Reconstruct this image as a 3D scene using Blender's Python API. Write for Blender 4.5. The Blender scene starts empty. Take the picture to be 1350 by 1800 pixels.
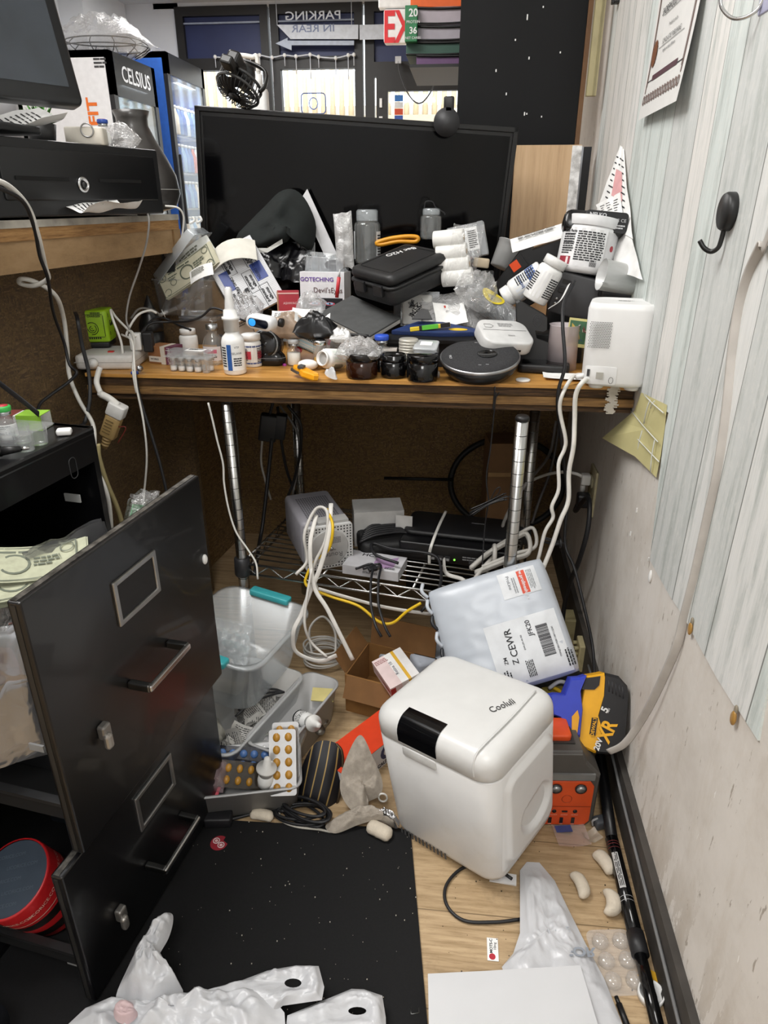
import bpy, bmesh, math, random
from mathutils import Vector as V, Matrix as MX, Euler, noise
C = bpy.context.scene.collection
random.seed(7)
pi = math.pi
R = math.radians

# ------------------------------------------------------------------ camera, world, lights, exposure
FPX, EYE = 1210.0, 1.06
PITCH, YAW = math.atan(550 / 1210.0), R(6)
cam_data = bpy.data.cameras.new('camera')
cam_data.sensor_fit = 'VERTICAL'
cam_data.sensor_height = 36
cam_data.lens = FPX / 1800 * 36
cam_data.clip_start = 0.02
cam = bpy.data.objects.new('camera', cam_data)
C.objects.link(cam)
cam.location = (0, 0, EYE)
cam.rotation_euler = (pi / 2 - PITCH, 0, YAW)
sc = bpy.context.scene
sc.camera = cam
sc.view_settings.view_transform = 'Standard'
sc.view_settings.look = 'None'
sc.view_settings.gamma = 1
sc.view_settings.use_curve_mapping = False
sc.view_settings.exposure = -0.22
w = bpy.data.worlds.new('sky')
sc.world = w
w.use_nodes = True
w.node_tree.nodes['Background'].inputs[0].default_value = (0.86, 0.93, 1.0, 1)
w.node_tree.nodes['Background'].inputs[1].default_value = 4

def area(name, loc, sx, sy, power, col=(1, 0.985, 0.965), rot=(0, 0, 0)):
    l = bpy.data.lights.new(name, 'AREA')
    l.shape = 'RECTANGLE'
    l.size, l.size_y, l.energy, l.color = sx, sy, power, col
    o = bpy.data.objects.new(name, l)
    C.objects.link(o)
    o.location = loc
    o.rotation_euler = rot
    return o
area('ceiling_light', (-1.15, 0.9, 2.57), 1.2, 0.9, 64)
area('ceiling_light', (0.0, -0.85, 2.55), 0.6, 1.0, 33)
area('ceiling_light', (-1.6, 3.6, 2.57), 1.2, 0.6, 52)
area('ceiling_light', (-1.6, 5.6, 2.57), 1.2, 0.6, 52)

# ------------------------------------------------------------------ photograph pixel -> place helpers
_cp, _sp = math.cos(PITCH), math.sin(PITCH)
def ray(px, py):
    u, v = px - 675, py - 900
    f = FPX * _cp - v * _sp
    return V((-f * math.sin(YAW) + u * math.cos(YAW), f * math.cos(YAW) + u * math.sin(YAW), -(FPX * _sp + v * _cp)))
def KZ(px, py, z):
    r = ray(px, py); return V((0, 0, EYE)) + r * ((z - EYE) / r.z)
def KY(px, py, y):
    r = ray(px, py); return V((0, 0, EYE)) + r * (y / r.y)
def KX(px, py, x):
    r = ray(px, py); return V((0, 0, EYE)) + r * (x / r.x)
def mpp(p):
    f = p.x * -math.sin(YAW) + p.y * math.cos(YAW)
    return (f * _cp - (p.z - EYE) * _sp) / FPX

# ------------------------------------------------------------------ materials
MATS = {}
def lin(h):
    if not isinstance(h, str): return tuple(h) + (1,) * (4 - len(h))
    c = [int(h[i:i + 2], 16) / 255 for i in (1, 3, 5)]
    return tuple((x / 12.92 if x < .04045 else ((x + .055) / 1.055) ** 2.4) for x in c) + (1,)
def newmat(name):
    m = bpy.data.materials.new(name); m.use_nodes = True
    return m, m.node_tree.nodes, m.node_tree.links, m.node_tree.nodes['Principled BSDF']
def coords(N, L, scale=(1, 1, 1), kind='Object', rot=(0, 0, 0)):
    tc = N.new('ShaderNodeTexCoord'); mp = N.new('ShaderNodeMapping')
    mp.inputs['Scale'].default_value = scale; mp.inputs['Rotation'].default_value = rot
    L.new(tc.outputs[kind], mp.inputs[0]); return mp.outputs[0]
def noise_tex(N, L, vec, scale, detail=4, rough=.5):
    t = N.new('ShaderNodeTexNoise'); t.inputs['Scale'].default_value = scale
    t.inputs['Detail'].default_value = detail; t.inputs['Roughness'].default_value = rough
    L.new(vec, t.inputs['Vector']); return t.outputs['Fac']
def ramp(N, L, fac, stops, interp='LINEAR'):
    r = N.new('ShaderNodeValToRGB'); r.color_ramp.interpolation = interp
    while len(r.color_ramp.elements) < len(stops): r.color_ramp.elements.new(1)
    for e, (p, c) in zip(r.color_ramp.elements, stops): e.position = p; e.color = lin(c)
    L.new(fac, r.inputs[0]); return r.outputs[0]
def mixc(N, L, fac, a, b, mode='MIX'):
    m = N.new('ShaderNodeMix'); m.data_type = 'RGBA'; m.blend_type = mode
    for s, i in ((fac, 0), (a, 6), (b, 7)):
        if hasattr(s, 'links'): L.new(s, m.inputs[i])
        elif i == 0: m.inputs[0].default_value = s
        else: m.inputs[i].default_value = lin(s)
    return m.outputs[2]
def math_(N, L, op, a, b=0.0):
    m = N.new('ShaderNodeMath'); m.operation = op
    for s, i in ((a, 0), (b, 1)):
        if hasattr(s, 'links'): L.new(s, m.inputs[i])
        else: m.inputs[i].default_value = s
    return m.outputs[0]
def bump(N, L, B, h, strength, dist=.002):
    b = N.new('ShaderNodeBump'); b.inputs['Strength'].default_value = strength; b.inputs['Distance'].default_value = dist
    L.new(h, b.inputs['Height']); L.new(b.outputs[0], B.inputs['Normal'])
def mat(hexc, rough=.5, metal=0.0, var=.06, scale=30, bmp=0.0, spec=.5, coat=0.0, dirt=None, emit=0):
    """plain surface with a little procedural wear"""
    key = ('m', hexc, rough, metal, var, scale, bmp, spec, coat, dirt, emit)
    if key in MATS: return MATS[key]
    m, N, L, B = newmat('surface_' + str(hexc).strip('#'))
    vec = coords(N, L)
    n = noise_tex(N, L, vec, scale, 5)
    c = lin(hexc)
    lo = tuple(max(0, x * (1 - var * 2)) for x in c[:3]); hi = tuple(min(1, x * (1 + var * 2)) for x in c[:3])
    col = ramp(N, L, n, [(.25, lo), (.75, hi)])
    if dirt:
        d = ramp(N, L, noise_tex(N, L, vec, 9, 6, .7), [(.55, (0, 0, 0)), (.75, (1, 1, 1))])
        col = mixc(N, L, math_(N, L, 'MULTIPLY', d, dirt[1]), col, dirt[0])
    L.new(col, B.inputs['Base Color'])
    B.inputs['Roughness'].default_value = rough; B.inputs['Metallic'].default_value = metal
    B.inputs['Specular IOR Level'].default_value = spec; B.inputs['Coat Weight'].default_value = coat
    if bmp: bump(N, L, B, noise_tex(N, L, vec, scale * 4, 4), bmp)
    if emit:
        B.inputs['Emission Color'].default_value = c; B.inputs['Emission Strength'].default_value = emit
    MATS[key] = m; return m
def clear(hexc='#ffffff', op=.12, rough=.08, edge=.75, bmp=0.0, bscale=60, metal=0.0):
    """thin clear or milky plastic / glass sheet: see-through face on, denser at grazing angles"""
    key = ('c', hexc, op, rough, edge, bmp, bscale, metal)
    if key in MATS: return MATS[key]
    m, N, L, B = newmat('clear_' + hexc.strip('#'))
    B.inputs['Base Color'].default_value = lin(hexc); B.inputs['Roughness'].default_value = rough
    B.inputs['Metallic'].default_value = metal
    tr = N.new('ShaderNodeBsdfTransparent'); mx = N.new('ShaderNodeMixShader')
    lw = N.new('ShaderNodeLayerWeight'); lw.inputs['Blend'].default_value = .35
    vec = coords(N, L)
    if bmp:
        v = N.new('ShaderNodeTexVoronoi'); v.inputs['Scale'].default_value = bscale; v.feature = 'SMOOTH_F1'
        n = noise_tex(N, L, vec, bscale * .4, 3)
        va = N.new('ShaderNodeVectorMath'); va.operation = 'ADD'
        L.new(vec, va.inputs[0]); L.new(n, va.inputs[1]); L.new(va.outputs[0], v.inputs['Vector'])
        b = N.new('ShaderNodeBump'); b.inputs['Strength'].default_value = bmp; b.inputs['Distance'].default_value = .004
        L.new(v.outputs['Distance'], b.inputs['Height']); L.new(b.outputs[0], B.inputs['Normal']); L.new(b.outputs[0], lw.inputs['Normal'])
    mx.inputs[0].default_value = op; L.new(tr.outputs[0], mx.inputs[1]); L.new(B.outputs[0], mx.inputs[2])
    g = N.new('ShaderNodeBsdfGlossy'); g.inputs['Roughness'].default_value = rough; g.inputs['Color'].default_value = lin(hexc)
    if bmp: L.new(b.outputs[0], g.inputs['Normal'])
    m2 = N.new('ShaderNodeMixShader')
    f = math_(N, L, 'MULTIPLY', math_(N, L, 'POWER', lw.outputs['Facing'], 2.2), edge - op)
    L.new(math_(N, L, 'ADD', f, .05), m2.inputs[0]); L.new(mx.outputs[0], m2.inputs[1]); L.new(g.outputs[0], m2.inputs[2])
    L.new(m2.outputs[0], N['Material Output'].inputs[0])
    MATS[key] = m; return m

WHITE = mat('#e8e8e6', .45); PAPER = mat('#eeeeec', .8); BLACK = mat('#141415', .45); INK = mat('#222226', .7)
GLOSSB = mat('#0b0b0c', .12); CHROME = mat('#c8c8c8', .22, 1.0); STEEL = mat('#a9a9a8', .35, 1.0)
CLEAR = clear('#f4f8fa', .14, .1, .8); GLASS = clear('#f6fafa', .08, .04, .75); MILKY = clear('#e6e8e8', .42, .35, .85)
FILM = clear('#ffffff', .22, .12, .85, 1.0, 45); BAG = clear('#f6f6f6', .8, .35, .95, .35, 30)
CORDW = mat('#dcdad4', .5); CORDB = mat('#17171a', .5); CORDY = mat('#d8b21e', .45)
AMBER = clear('#2a0f04', .8, .08, .95)

# ------------------------------------------------------------------ mesh builder
def rr(w, d, r, n=5, cx=0, cy=0):
    r = min(r, w / 2 - 1e-5, d / 2 - 1e-5); o = []
    for sx, sy, a in ((1, 1, 0), (-1, 1, 90), (-1, -1, 180), (1, -1, 270)):
        for k in range(n + 1):
            t = R(a + 90 * k / n)
            o.append((cx + sx * (w / 2 - r) + r * math.cos(t), cy + sy * (d / 2 - r) + r * math.sin(t)))
    return o
def T(x=0, y=0, z=0, rx=0, ry=0, rz=0):
    return MX.Translation((x, y, z)) @ Euler((R(rx), R(ry), R(rz))).to_matrix().to_4x4()
FRONT = T(rx=90)            # text or outline stood up to face -Y
def catmull(pts, n=6, closed=False):
    P = [V(p) for p in pts]
    if len(P) < 3: return P
    o = []; m = len(P); rng = range(m if closed else m - 1)
    for i in rng:
        a, b, c, d = (P[(i - 1) % m] if closed or i else P[0] * 2 - P[1]), P[i], P[(i + 1) % m], (P[(i + 2) % m] if closed or i + 2 < m else P[-1] * 2 - P[-2])
        for k in range(n):
            t = k / n
            o.append(.5 * ((2 * b) + (c - a) * t + (2 * a - 5 * b + 4 * c - d) * t * t + (3 * b - a - 3 * c + d) * t ** 3))
    if not closed: o.append(P[-1])
    return o
class MB:
    def __init__(s): s.bm = bmesh.new(); s.mats = []
    def mi(s, m):
        if m not in s.mats: s.mats.append(m)
        return s.mats.index(m)
    def add(s, vs, fs, m, smooth=False, M=None, warp=None):
        i = s.mi(m); out = []
        for v in vs:
            v = V(v)
            if warp: v = V(warp(v))
            if M is not None: v = M @ v
            out.append(s.bm.verts.new(v))
        for f in fs:
            try:
                q = s.bm.faces.new([out[k] for k in f]); q.material_index = i; q.smooth = smooth
            except ValueError: pass
        return s
    def merge(s, t, m, smooth=False, M=None):
        t.verts.ensure_lookup_table(); t.verts.index_update()
        s.add([v.co.copy() for v in t.verts], [[v.index for v in f.verts] for f in t.faces], m, smooth, M); t.free(); return s
    def box(s, c, size, m, M=None, bev=0.0, seg=2):
        t = bmesh.new(); bmesh.ops.create_cube(t, size=1)
        for v in t.verts: v.co = V((v.co.x * size[0], v.co.y * size[1], v.co.z * size[2])) + V(c)
        if bev: bmesh.ops.bevel(t, geom=t.edges[:], offset=min(bev, min(size) * .49), segments=seg, affect='EDGES', profile=.5)
        return s.merge(t, m, False, M)
    def loft(s, loops, m, M=None, cap0=True, cap1=True, smooth=True, warp=None):
        n = len(loops[0]); vs = [p for l in loops for p in l]; fs = []
        for i in range(len(loops) - 1):
            for k in range(n):
                fs.append((i * n + k, i * n + (k + 1) % n, (i + 1) * n + (k + 1) % n, (i + 1) * n + k))
        if cap0: fs.append(tuple(reversed(range(n))))
        if cap1: fs.append(tuple(range((len(loops) - 1) * n, len(loops) * n)))
        return s.add(vs, fs, m, smooth, M, warp)
    def prism(s, pts, z0, z1, m, M=None, bev=0.0, smooth=False):
        if bev:
            cx = sum(p[0] for p in pts) / len(pts); cy = sum(p[1] for p in pts) / len(pts)
            ext = max(max(abs(p[0] - cx), abs(p[1] - cy)) for p in pts); k = 1 - bev / ext
            q = [(cx + (p[0] - cx) * k, cy + (p[1] - cy) * k) for p in pts]
            lp = [[(*p, z0) for p in q], [(*p, z0 + bev) for p in pts], [(*p, z1 - bev) for p in pts], [(*p, z1) for p in q]]
        else: lp = [[(*p, z0) for p in pts], [(*p, z1) for p in pts]]
        return s.loft(lp, m, M, smooth=smooth)
    def rbox(s, w, d, z0, z1, r, m, M=None, bev=0.003, cx=0, cy=0, n=5, smooth=True):
        b = min(bev, (z1 - z0) * .45)
        lp = []
        for z, k in ((z0, b), (z0 + b * .3, b * .3), (z0 + b, 0), (z1 - b, 0), (z1 - b * .3, b * .3), (z1, b)):
            lp.append([(x, y, z) for x, y in rr(w - 2 * k, d - 2 * k, max(r - k, 1e-4), n, cx, cy)])
        return s.loft(lp, m, M, smooth=smooth)
    def lathe(s, prof, m, M=None, seg=24, cap0=True, cap1=True, smooth=True, sx=1, sy=1):
        return s.loft([[(r * math.cos(2 * pi * k / seg) * sx, r * math.sin(2 * pi * k / seg) * sy, z) for k in range(seg)] for r, z in prof], m, M, cap0, cap1, smooth)
    def cyl(s, p0, p1, r0, m, r1=None, seg=14, smooth=True):
        p0, p1 = V(p0), V(p1); d = p1 - p0; q = d.to_track_quat('Z', 'Y').to_matrix().to_4x4()
        return s.lathe([(r0, 0), (r0 if r1 is None else r1, d.length)], m, MX.Translation(p0) @ q, seg, smooth=smooth)
    def band(s, r, z0, z1, a0, a1, m, M=None, n=16):
        vs = []; fs = []
        for k in range(n + 1):
            a = R(a0 + (a1 - a0) * k / n); vs += [(r * math.sin(a), -r * math.cos(a), z0), (r * math.sin(a), -r * math.cos(a), z1)]
        for k in range(n): fs.append((2 * k, 2 * k + 2, 2 * k + 3, 2 * k + 1))
        return s.add(vs, fs, m, True, M)
    def tube(s, pts, r, m, seg=8, n=6, flat=1.0, closed=False, M=None, up=None):
        P = catmull(pts, n, closed); loops = []; prev = None
        for i, p in enumerate(P):
            a = P[i - 1] if (i or closed) else P[0]; b = P[(i + 1) % len(P)] if (closed or i + 1 < len(P)) else P[-1]
            t = (b - a)
            t = t.normalized() if t.length > 1e-9 else V((0, 0, 1))
            if prev is None:
                u = V(up) if up else (V((0, 0, 1)) if abs(t.z) < .8 else V((0, 1, 0)))
            else: u = prev
            u = (u - t * u.dot(t)).normalized(); prev = u; b2 = t.cross(u)
            loops.append([p + u * (r * flat * math.cos(2 * pi * k / seg)) + b2 * (r * math.sin(2 * pi * k / seg)) for k in range(seg)])
        if closed: loops.append(loops[0])
        return s.loft(loops, m, M, not closed, not closed)
    def grid(s, f, nu, nv, m, M=None, smooth=True):
        vs = [f(i / nu, j / nv) for j in range(nv + 1) for i in range(nu + 1)]
        fs = [(j * (nu + 1) + i, j * (nu + 1) + i + 1, (j + 1) * (nu + 1) + i + 1, (j + 1) * (nu + 1) + i) for j in range(nv) for i in range(nu)]
        return s.add(vs, fs, m, smooth, M)
    def ball(s, c, r, m, M=None, seg=14):
        if not hasattr(r, '__len__'): r = (r, r, r)
        pr = [(math.sin(pi * k / 10), -math.cos(pi * k / 10)) for k in range(11)]
        return s.loft([[(c[0] + a * r[0] * math.cos(2 * pi * k / seg), c[1] + a * r[1] * math.sin(2 * pi * k / seg), c[2] + z * r[2]) for k in range(seg)] for a, z in [(max(x, 1e-3), y) for x, y in pr]], m, M)
    def text(s, body, size, m, M=None, warp=None, ext=.0002, align='CENTER', bold=0.0, wide=1.0):
        cu = bpy.data.curves.new('t', 'FONT'); cu.body = body; cu.size = size; cu.align_x = align; cu.align_y = 'CENTER'
        cu.extrude = ext; cu.offset = bold * size; cu.resolution_u = 3
        o = bpy.data.objects.new('t', cu); C.objects.link(o)
        dg = bpy.context.evaluated_depsgraph_get(); me = o.evaluated_get(dg).to_mesh()
        vs = [V((v.co.x * wide, v.co.y, v.co.z)) for v in me.vertices]; fs = [tuple(p.vertices) for p in me.polygons]
        o.evaluated_get(dg).to_mesh_clear(); bpy.data.objects.remove(o); bpy.data.curves.remove(cu)
        return s.add(vs, fs, m, False, M, warp)
    def bars(s, x0, y0, w, h, rows, m, M=None, warp=None, fill=.55, words=5):
        rng = random.Random(int(abs(x0 * 1e5 + y0 * 1e4 + w * 1e6) + rows))
        for k in range(rows):
            y = y0 - (k + .5) * h / rows; x = x0; t = h / rows * fill * .5; end = x0 + w * (rng.uniform(.6, 1) if k == rows - 1 else rng.uniform(.9, 1))
            while x < end - w * .02:
                l = min(w / words * rng.uniform(.5, 1.3), end - x)
                s.add([(x, y - t, .0003), (x + l, y - t, .0003), (x + l, y + t, .0003), (x, y + t, .0003)], [(0, 1, 2, 3)], m, False, M, warp)
                x += l + w * .03
        return s
    def rect(s, x0, y0, x1, y1, m, M=None, warp=None, z=0.0002, n=1):
        vs = []; 
        for k in range(n + 1):
            x = x0 + (x1 - x0) * k / n; vs += [(x, y0, z), (x, y1, z)]
        return s.add(vs, [(2 * k, 2 * k + 2, 2 * k + 3, 2 * k + 1) for k in range(n)], m, False, M, warp)
def link(name, mb, parent=None, stuff=False):
    me = bpy.data.meshes.new(name)
    bmesh.ops.recalc_face_normals(mb.bm, faces=mb.bm.faces[:]) if not getattr(mb, 'keep', False) else None
    mb.bm.to_mesh(me); mb.bm.free()
    for m in mb.mats: me.materials.append(m)
    o = bpy.data.objects.new(name, me); C.objects.link(o)
    if parent is not None: o.parent = parent
    if stuff: o['kind'] = 'stuff'
    return o
def part(parent, name, mb, label=None, stuff=False):
    o = link(name, mb, parent, stuff)
    if label: o['label'] = label
    return o
def tag(o, label, cat, group=None):
    o['label'] = label; o['category'] = cat
    if group: o['group'] = group
    return o
def thing(name, label, cat, loc=(0, 0, 0), rot=(0, 0, 0), group=None):
    o = bpy.data.objects.new(name, None); C.objects.link(o); o.empty_display_size = .02
    o.location = loc; o.rotation_euler = [R(a) for a in rot]
    return tag(o, label, cat, group)
def solo(name, mb, label, cat, loc=(0, 0, 0), rot=(0, 0, 0), group=None):
    o = link(name, mb); o.location = loc; o.rotation_euler = [R(a) for a in rot]
    return tag(o, label, cat, group)
def struct(name, mb, parent=None, loc=(0, 0, 0), rot=(0, 0, 0)):
    o = link(name, mb, parent); o.location = loc; o.rotation_euler = [R(a) for a in rot]
    if parent is None: o['kind'] = 'structure'
    return o
def dup(root, loc=None, rot=None, label=None, group=None):
    r = root.copy(); C.objects.link(r)
    if loc is not None: r.location = loc
    if rot is not None: r.rotation_euler = [R(a) for a in rot]
    if label: r['label'] = label
    if group: r['group'] = group
    for ch in list(root.children):
        c = ch.copy(); C.objects.link(c); c.parent = r
        for g in list(ch.children):
            d = g.copy(); C.objects.link(d); d.parent = c
    return r
def cyl_warp(r):
    return lambda v: (r * math.sin(v.x / r) * (1 + v.z / r), -r * math.cos(v.x / r) * (1 + v.z / r), v.y)
def rn(p, f, seed=0): return noise.noise(V((p[0] * f + seed * 7.3, p[1] * f - seed * 3.1, (p[2] if len(p) > 2 else 0) * f + seed)))
def ridge(p, f, seed=0): return 1 - abs(rn(p, f, seed)) * 2
def cable(name, label, pts, r, m, cat='cable', flat=1.0, n=6, group=None, up=None, seg=8):
    return solo(name, MB().tube(pts, r, m, n=n, flat=flat, up=up, seg=seg), label, cat, group=group)
def open_bin(mb, w, d, h, r, m, t=.002, taper=.9, lip=.006, M=None, n=5, base=0.003):
    lp = lambda k, z, o=0: [(x, y, z) for x, y in rr(w * k + o, d * k + o, r, n)]
    return mb.loft([lp(taper, 0), lp(taper + (1 - taper) * .95, h * .95), lp(1, h * .955, lip), lp(1, h, lip), lp(1, h, -2 * t), lp(taper, base, -2 * t)], m, M)
# ------------------------------------------------------------------ setting materials
def m_floor():
    m, N, L, B = newmat('oak_vinyl')
    v = coords(N, L, (1, 1, 1), 'Object')
    sep = N.new('ShaderNodeSeparateXYZ'); L.new(v, sep.inputs[0])
    row = math_(N, L, 'FLOOR', math_(N, L, 'DIVIDE', sep.outputs['Y'], .152))
    wn = N.new('ShaderNodeTexWhiteNoise'); wn.noise_dimensions = '1D'; L.new(row, wn.inputs['W'])
    v2 = coords(N, L, (2.2, 30, 1)); add = N.new('ShaderNodeVectorMath'); add.operation = 'ADD'
    L.new(v2, add.inputs[0]); L.new(math_(N, L, 'MULTIPLY', wn.outputs['Value'], 17), add.inputs[1])
    g = noise_tex(N, L, add.outputs[0], 5, 8, .62)
    g2 = noise_tex(N, L, coords(N, L, (9, 90, 1)), 4, 4, .6)
    c = ramp(N, L, g, [(.25, '#8d7551'), (.45, '#ad9370'), (.6, '#bda37f'), (.8, '#c8b08d')])
    c = mixc(N, L, math_(N, L, 'MULTIPLY', math_(N, L, 'GREATER_THAN', g2, .6), .3), c, '#7d6544')
    c = mixc(N, L, math_(N, L, 'MULTIPLY', wn.outputs['Value'], .22), c, '#8b7350')
    fr = math_(N, L, 'FRACT', math_(N, L, 'DIVIDE', sep.outputs['Y'], .152))
    seam = math_(N, L, 'LESS_THAN', fr, .012)
    c = mixc(N, L, math_(N, L, 'MULTIPLY', seam, .7), c, '#54432c')
    d = ramp(N, L, noise_tex(N, L, coords(N, L), 7, 7, .72), [(.56, (0, 0, 0)), (.72, (.6, .6, .6))])
    c = mixc(N, L, d, c, '#75624a')
    L.new(c, B.inputs['Base Color']); B.inputs['Roughness'].default_value = .5
    bump(N, L, B, g, .12); return m
def m_osb(k=1.0):
    m, N, L, B = newmat('strand_board')
    v = coords(N, L)
    cols = []
    for i, (rot, sc_) in enumerate((((0.3, 0, .5), (45, 210, 300)), ((.9, 1.2, 0), (220, 60, 260)), ((0, .8, 1.1), (130, 280, 60)))):
        vv = coords(N, L, sc_, 'Object', rot)
        t = N.new('ShaderNodeTexVoronoi'); t.inputs['Scale'].default_value = 1.2; L.new(vv, t.inputs['Vector'])
        s = N.new('ShaderNodeSeparateColor'); L.new(t.outputs['Color'], s.inputs[0]); cols.append(s.outputs[0])
    n = noise_tex(N, L, v, 4, 5)
    c = ramp(N, L, cols[0], [(0, '#77603f'), (.5, '#8f7347'), (1, '#a98856')])
    c2 = ramp(N, L, cols[1], [(0, '#66503a'), (.6, '#876a45'), (1, '#b59465')])
    c = mixc(N, L, math_(N, L, 'GREATER_THAN', cols[2], .5), c, c2)
    c = mixc(N, L, math_(N, L, 'MULTIPLY', n, .6), c, '#6b553a')
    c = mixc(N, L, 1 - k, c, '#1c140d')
    L.new(c, B.inputs['Base Color']); B.inputs['Roughness'].default_value = .8
    bump(N, L, B, cols[0], .2); return m
def m_paper_planks():
    m, N, L, B = newmat('plank_wallpaper')
    v = coords(N, L); sep = N.new('ShaderNodeSeparateXYZ'); L.new(v, sep.inputs[0])
    yy = math_(N, L, 'ADD', sep.outputs['Y'], math_(N, L, 'MULTIPLY', sep.outputs['Z'], .018))
    q = math_(N, L, 'DIVIDE', yy, .098)
    q = math_(N, L, 'ADD', q, math_(N, L, 'MULTIPLY', math_(N, L, 'SINE', math_(N, L, 'MULTIPLY', q, 2.1)), .22))
    idx = math_(N, L, 'FLOOR', q); fr = math_(N, L, 'FRACT', q)
    wn = N.new('ShaderNodeTexWhiteNoise'); wn.noise_dimensions = '1D'; L.new(idx, wn.inputs['W'])
    base = ramp(N, L, wn.outputs['Value'], [(0, '#e9e7e3'), (.17, '#dfe2df'), (.34, '#dae2df'), (.5, '#e5e6e4'), (.62, '#d3d6d4'), (.8, '#ebe9e6'), (.9, '#d6dfdc')], 'CONSTANT')
    vv = coords(N, L, (1, 100, 2.4)); a = N.new('ShaderNodeVectorMath'); a.operation = 'ADD'
    L.new(vv, a.inputs[0]); L.new(math_(N, L, 'MULTIPLY', wn.outputs['Value'], 31), a.inputs[1])
    g = noise_tex(N, L, a.outputs[0], 3.2, 8, .66)
    c = mixc(N, L, ramp(N, L, g, [(.42, (0, 0, 0)), (.72, (.34, .34, .34))]), base, '#b4b8b5')
    w2 = noise_tex(N, L, coords(N, L, (1, 12, 1.3)), 3, 6, .7)
    c = mixc(N, L, ramp(N, L, w2, [(.48, (0, 0, 0)), (.68, (.75, .75, .75))]), c, '#a0a8a3')
    w3 = noise_tex(N, L, coords(N, L, (1, 34, 20)), 4, 6, .7)
    c = mixc(N, L, ramp(N, L, w3, [(.5, (0, 0, 0)), (.72, (.4, .4, .4))]), c, '#eceae6')
    line = math_(N, L, 'LESS_THAN', fr, .026)
    c = mixc(N, L, math_(N, L, 'MULTIPLY', line, .85), c, '#62645f')
    L.new(c, B.inputs['Base Color']); B.inputs['Roughness'].default_value = .55
    bump(N, L, B, g, .15, .001); return m
def m_dirty_wall():
    m, N, L, B = newmat('dirty_beige_paint')
    v = coords(N, L)
    n1 = noise_tex(N, L, v, 5, 7, .7)
    n2 = noise_tex(N, L, coords(N, L, (1, 60, 16)), 1.6, 4, .6)
    n3 = noise_tex(N, L, coords(N, L, (1, 3, .7)), 6, 6, .7)
    c = ramp(N, L, n1, [(.3, '#cbc4bb'), (.55, '#dcd7d0'), (.8, '#e4dfd9')])
    c = mixc(N, L, ramp(N, L, n3, [(.52, (0, 0, 0)), (.75, (.35, .35, .35))]), c, '#b7a893')
    sep = N.new('ShaderNodeSeparateXYZ'); L.new(v, sep.inputs[0])
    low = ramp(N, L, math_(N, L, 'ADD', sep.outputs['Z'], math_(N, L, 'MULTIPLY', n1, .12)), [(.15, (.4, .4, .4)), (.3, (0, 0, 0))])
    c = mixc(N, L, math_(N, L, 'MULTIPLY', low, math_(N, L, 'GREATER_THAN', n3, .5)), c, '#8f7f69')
    c = mixc(N, L, ramp(N, L, n2, [(.66, (0, 0, 0)), (.70, (.6, .6, .6))]), c, '#7a6a55')
    n4 = noise_tex(N, L, coords(N, L, (1, 70, 22)), 1.3, 3, .6)
    c = mixc(N, L, ramp(N, L, n4, [(.72, (0, 0, 0)), (.74, (.9, .9, .9))]), c, '#f1efeb')
    L.new(c, B.inputs['Base Color']); B.inputs['Roughness'].default_value = .75
    bump(N, L, B, noise_tex(N, L, v, 120, 5), .12, .001); return m
def m_wood(h0, h1, h2, sc=(2, 24, 24), rough=.5, k=4):
    m, N, L, B = newmat('wood_grain')
    g = noise_tex(N, L, coords(N, L, sc), k, 8, .65)
    c = ramp(N, L, g, [(.3, h0), (.5, h1), (.72, h2)])
    d = noise_tex(N, L, coords(N, L), 14, 6, .7)
    c = mixc(N, L, ramp(N, L, d, [(.6, (0, 0, 0)), (.78, (.55, .55, .55))]), c, h0)
    L.new(c, B.inputs['Base Color']); B.inputs['Roughness'].default_value = rough
    bump(N, L, B, g, .2); return m
FLOOR_M, OSB_M, PLANK_M, WALL_M = m_floor(), m_osb(.9), m_paper_planks(), m_dirty_wall()
OSB_SHADED = m_osb(.4)  # same strand board, darkened: shade under the counter put into the colour
DESKTOP_M = m_wood('#9a6a2e', '#c18d48', '#d3a45f', (2, 30, 30), .38)
EDGE_M = m_wood('#21170e', '#46311b', '#76552f', (3, 60, 60), .7, 5)
EDGE2_M = m_wood('#4e3820', '#7a5a32', '#9a7645', (3, 50, 50), .7, 5)
PINE_M = m_wood('#b59571', '#c6a680', '#cfb08b', (30, 30, 2.2), .5, 2)
PLAINW = mat('#e4e5e8', .7, var=.02, scale=3)

# ------------------------------------------------------------------ room shell
XW = .349
b = MB(); b.box((-1.4, 2.9, -.05), (4.0, 9.4, .1), FLOOR_M); struct('floor', b)
b = MB(); b.box((-1.4, 2.9, 2.65), (4.0, 9.4, .1), mat('#d5d8dd', .9, var=.25, scale=220, bmp=.2)); struct('ceiling', b)
b = MB(); b.box((XW + .05, 2.9, 1.3), (.1, 9.4, 2.6), WALL_M)
wr = struct('wall_right', b)
b = MB(); b.box((-3.25, 2.9, 1.3), (.1, 9.4, 2.6), PLAINW)
for y0, y1 in ((5.35, 5.75), (6.2, 6.99)):
    b.box((-3.1, (y0 + y1) / 2, 1.3), (.2, y1 - y0, 2.6), PLAINW)
struct('wall_left', b)
b = MB(); b.box((-1.4, -1.7, 1.3), (3.8, .1, 2.6), PLAINW); struct('wall_back', b)
b = MB(); b.box((-2.88, 7.06, 1.3), (.7, .12, 2.6), PLAINW); b.box((-1.2, 7.06, .3), (3.1, .12, .6), PLAINW)
b.box((-1.2, 7.06, 2.59), (3.1, .12, .06), PLAINW); struct('wall_front', b)
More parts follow.
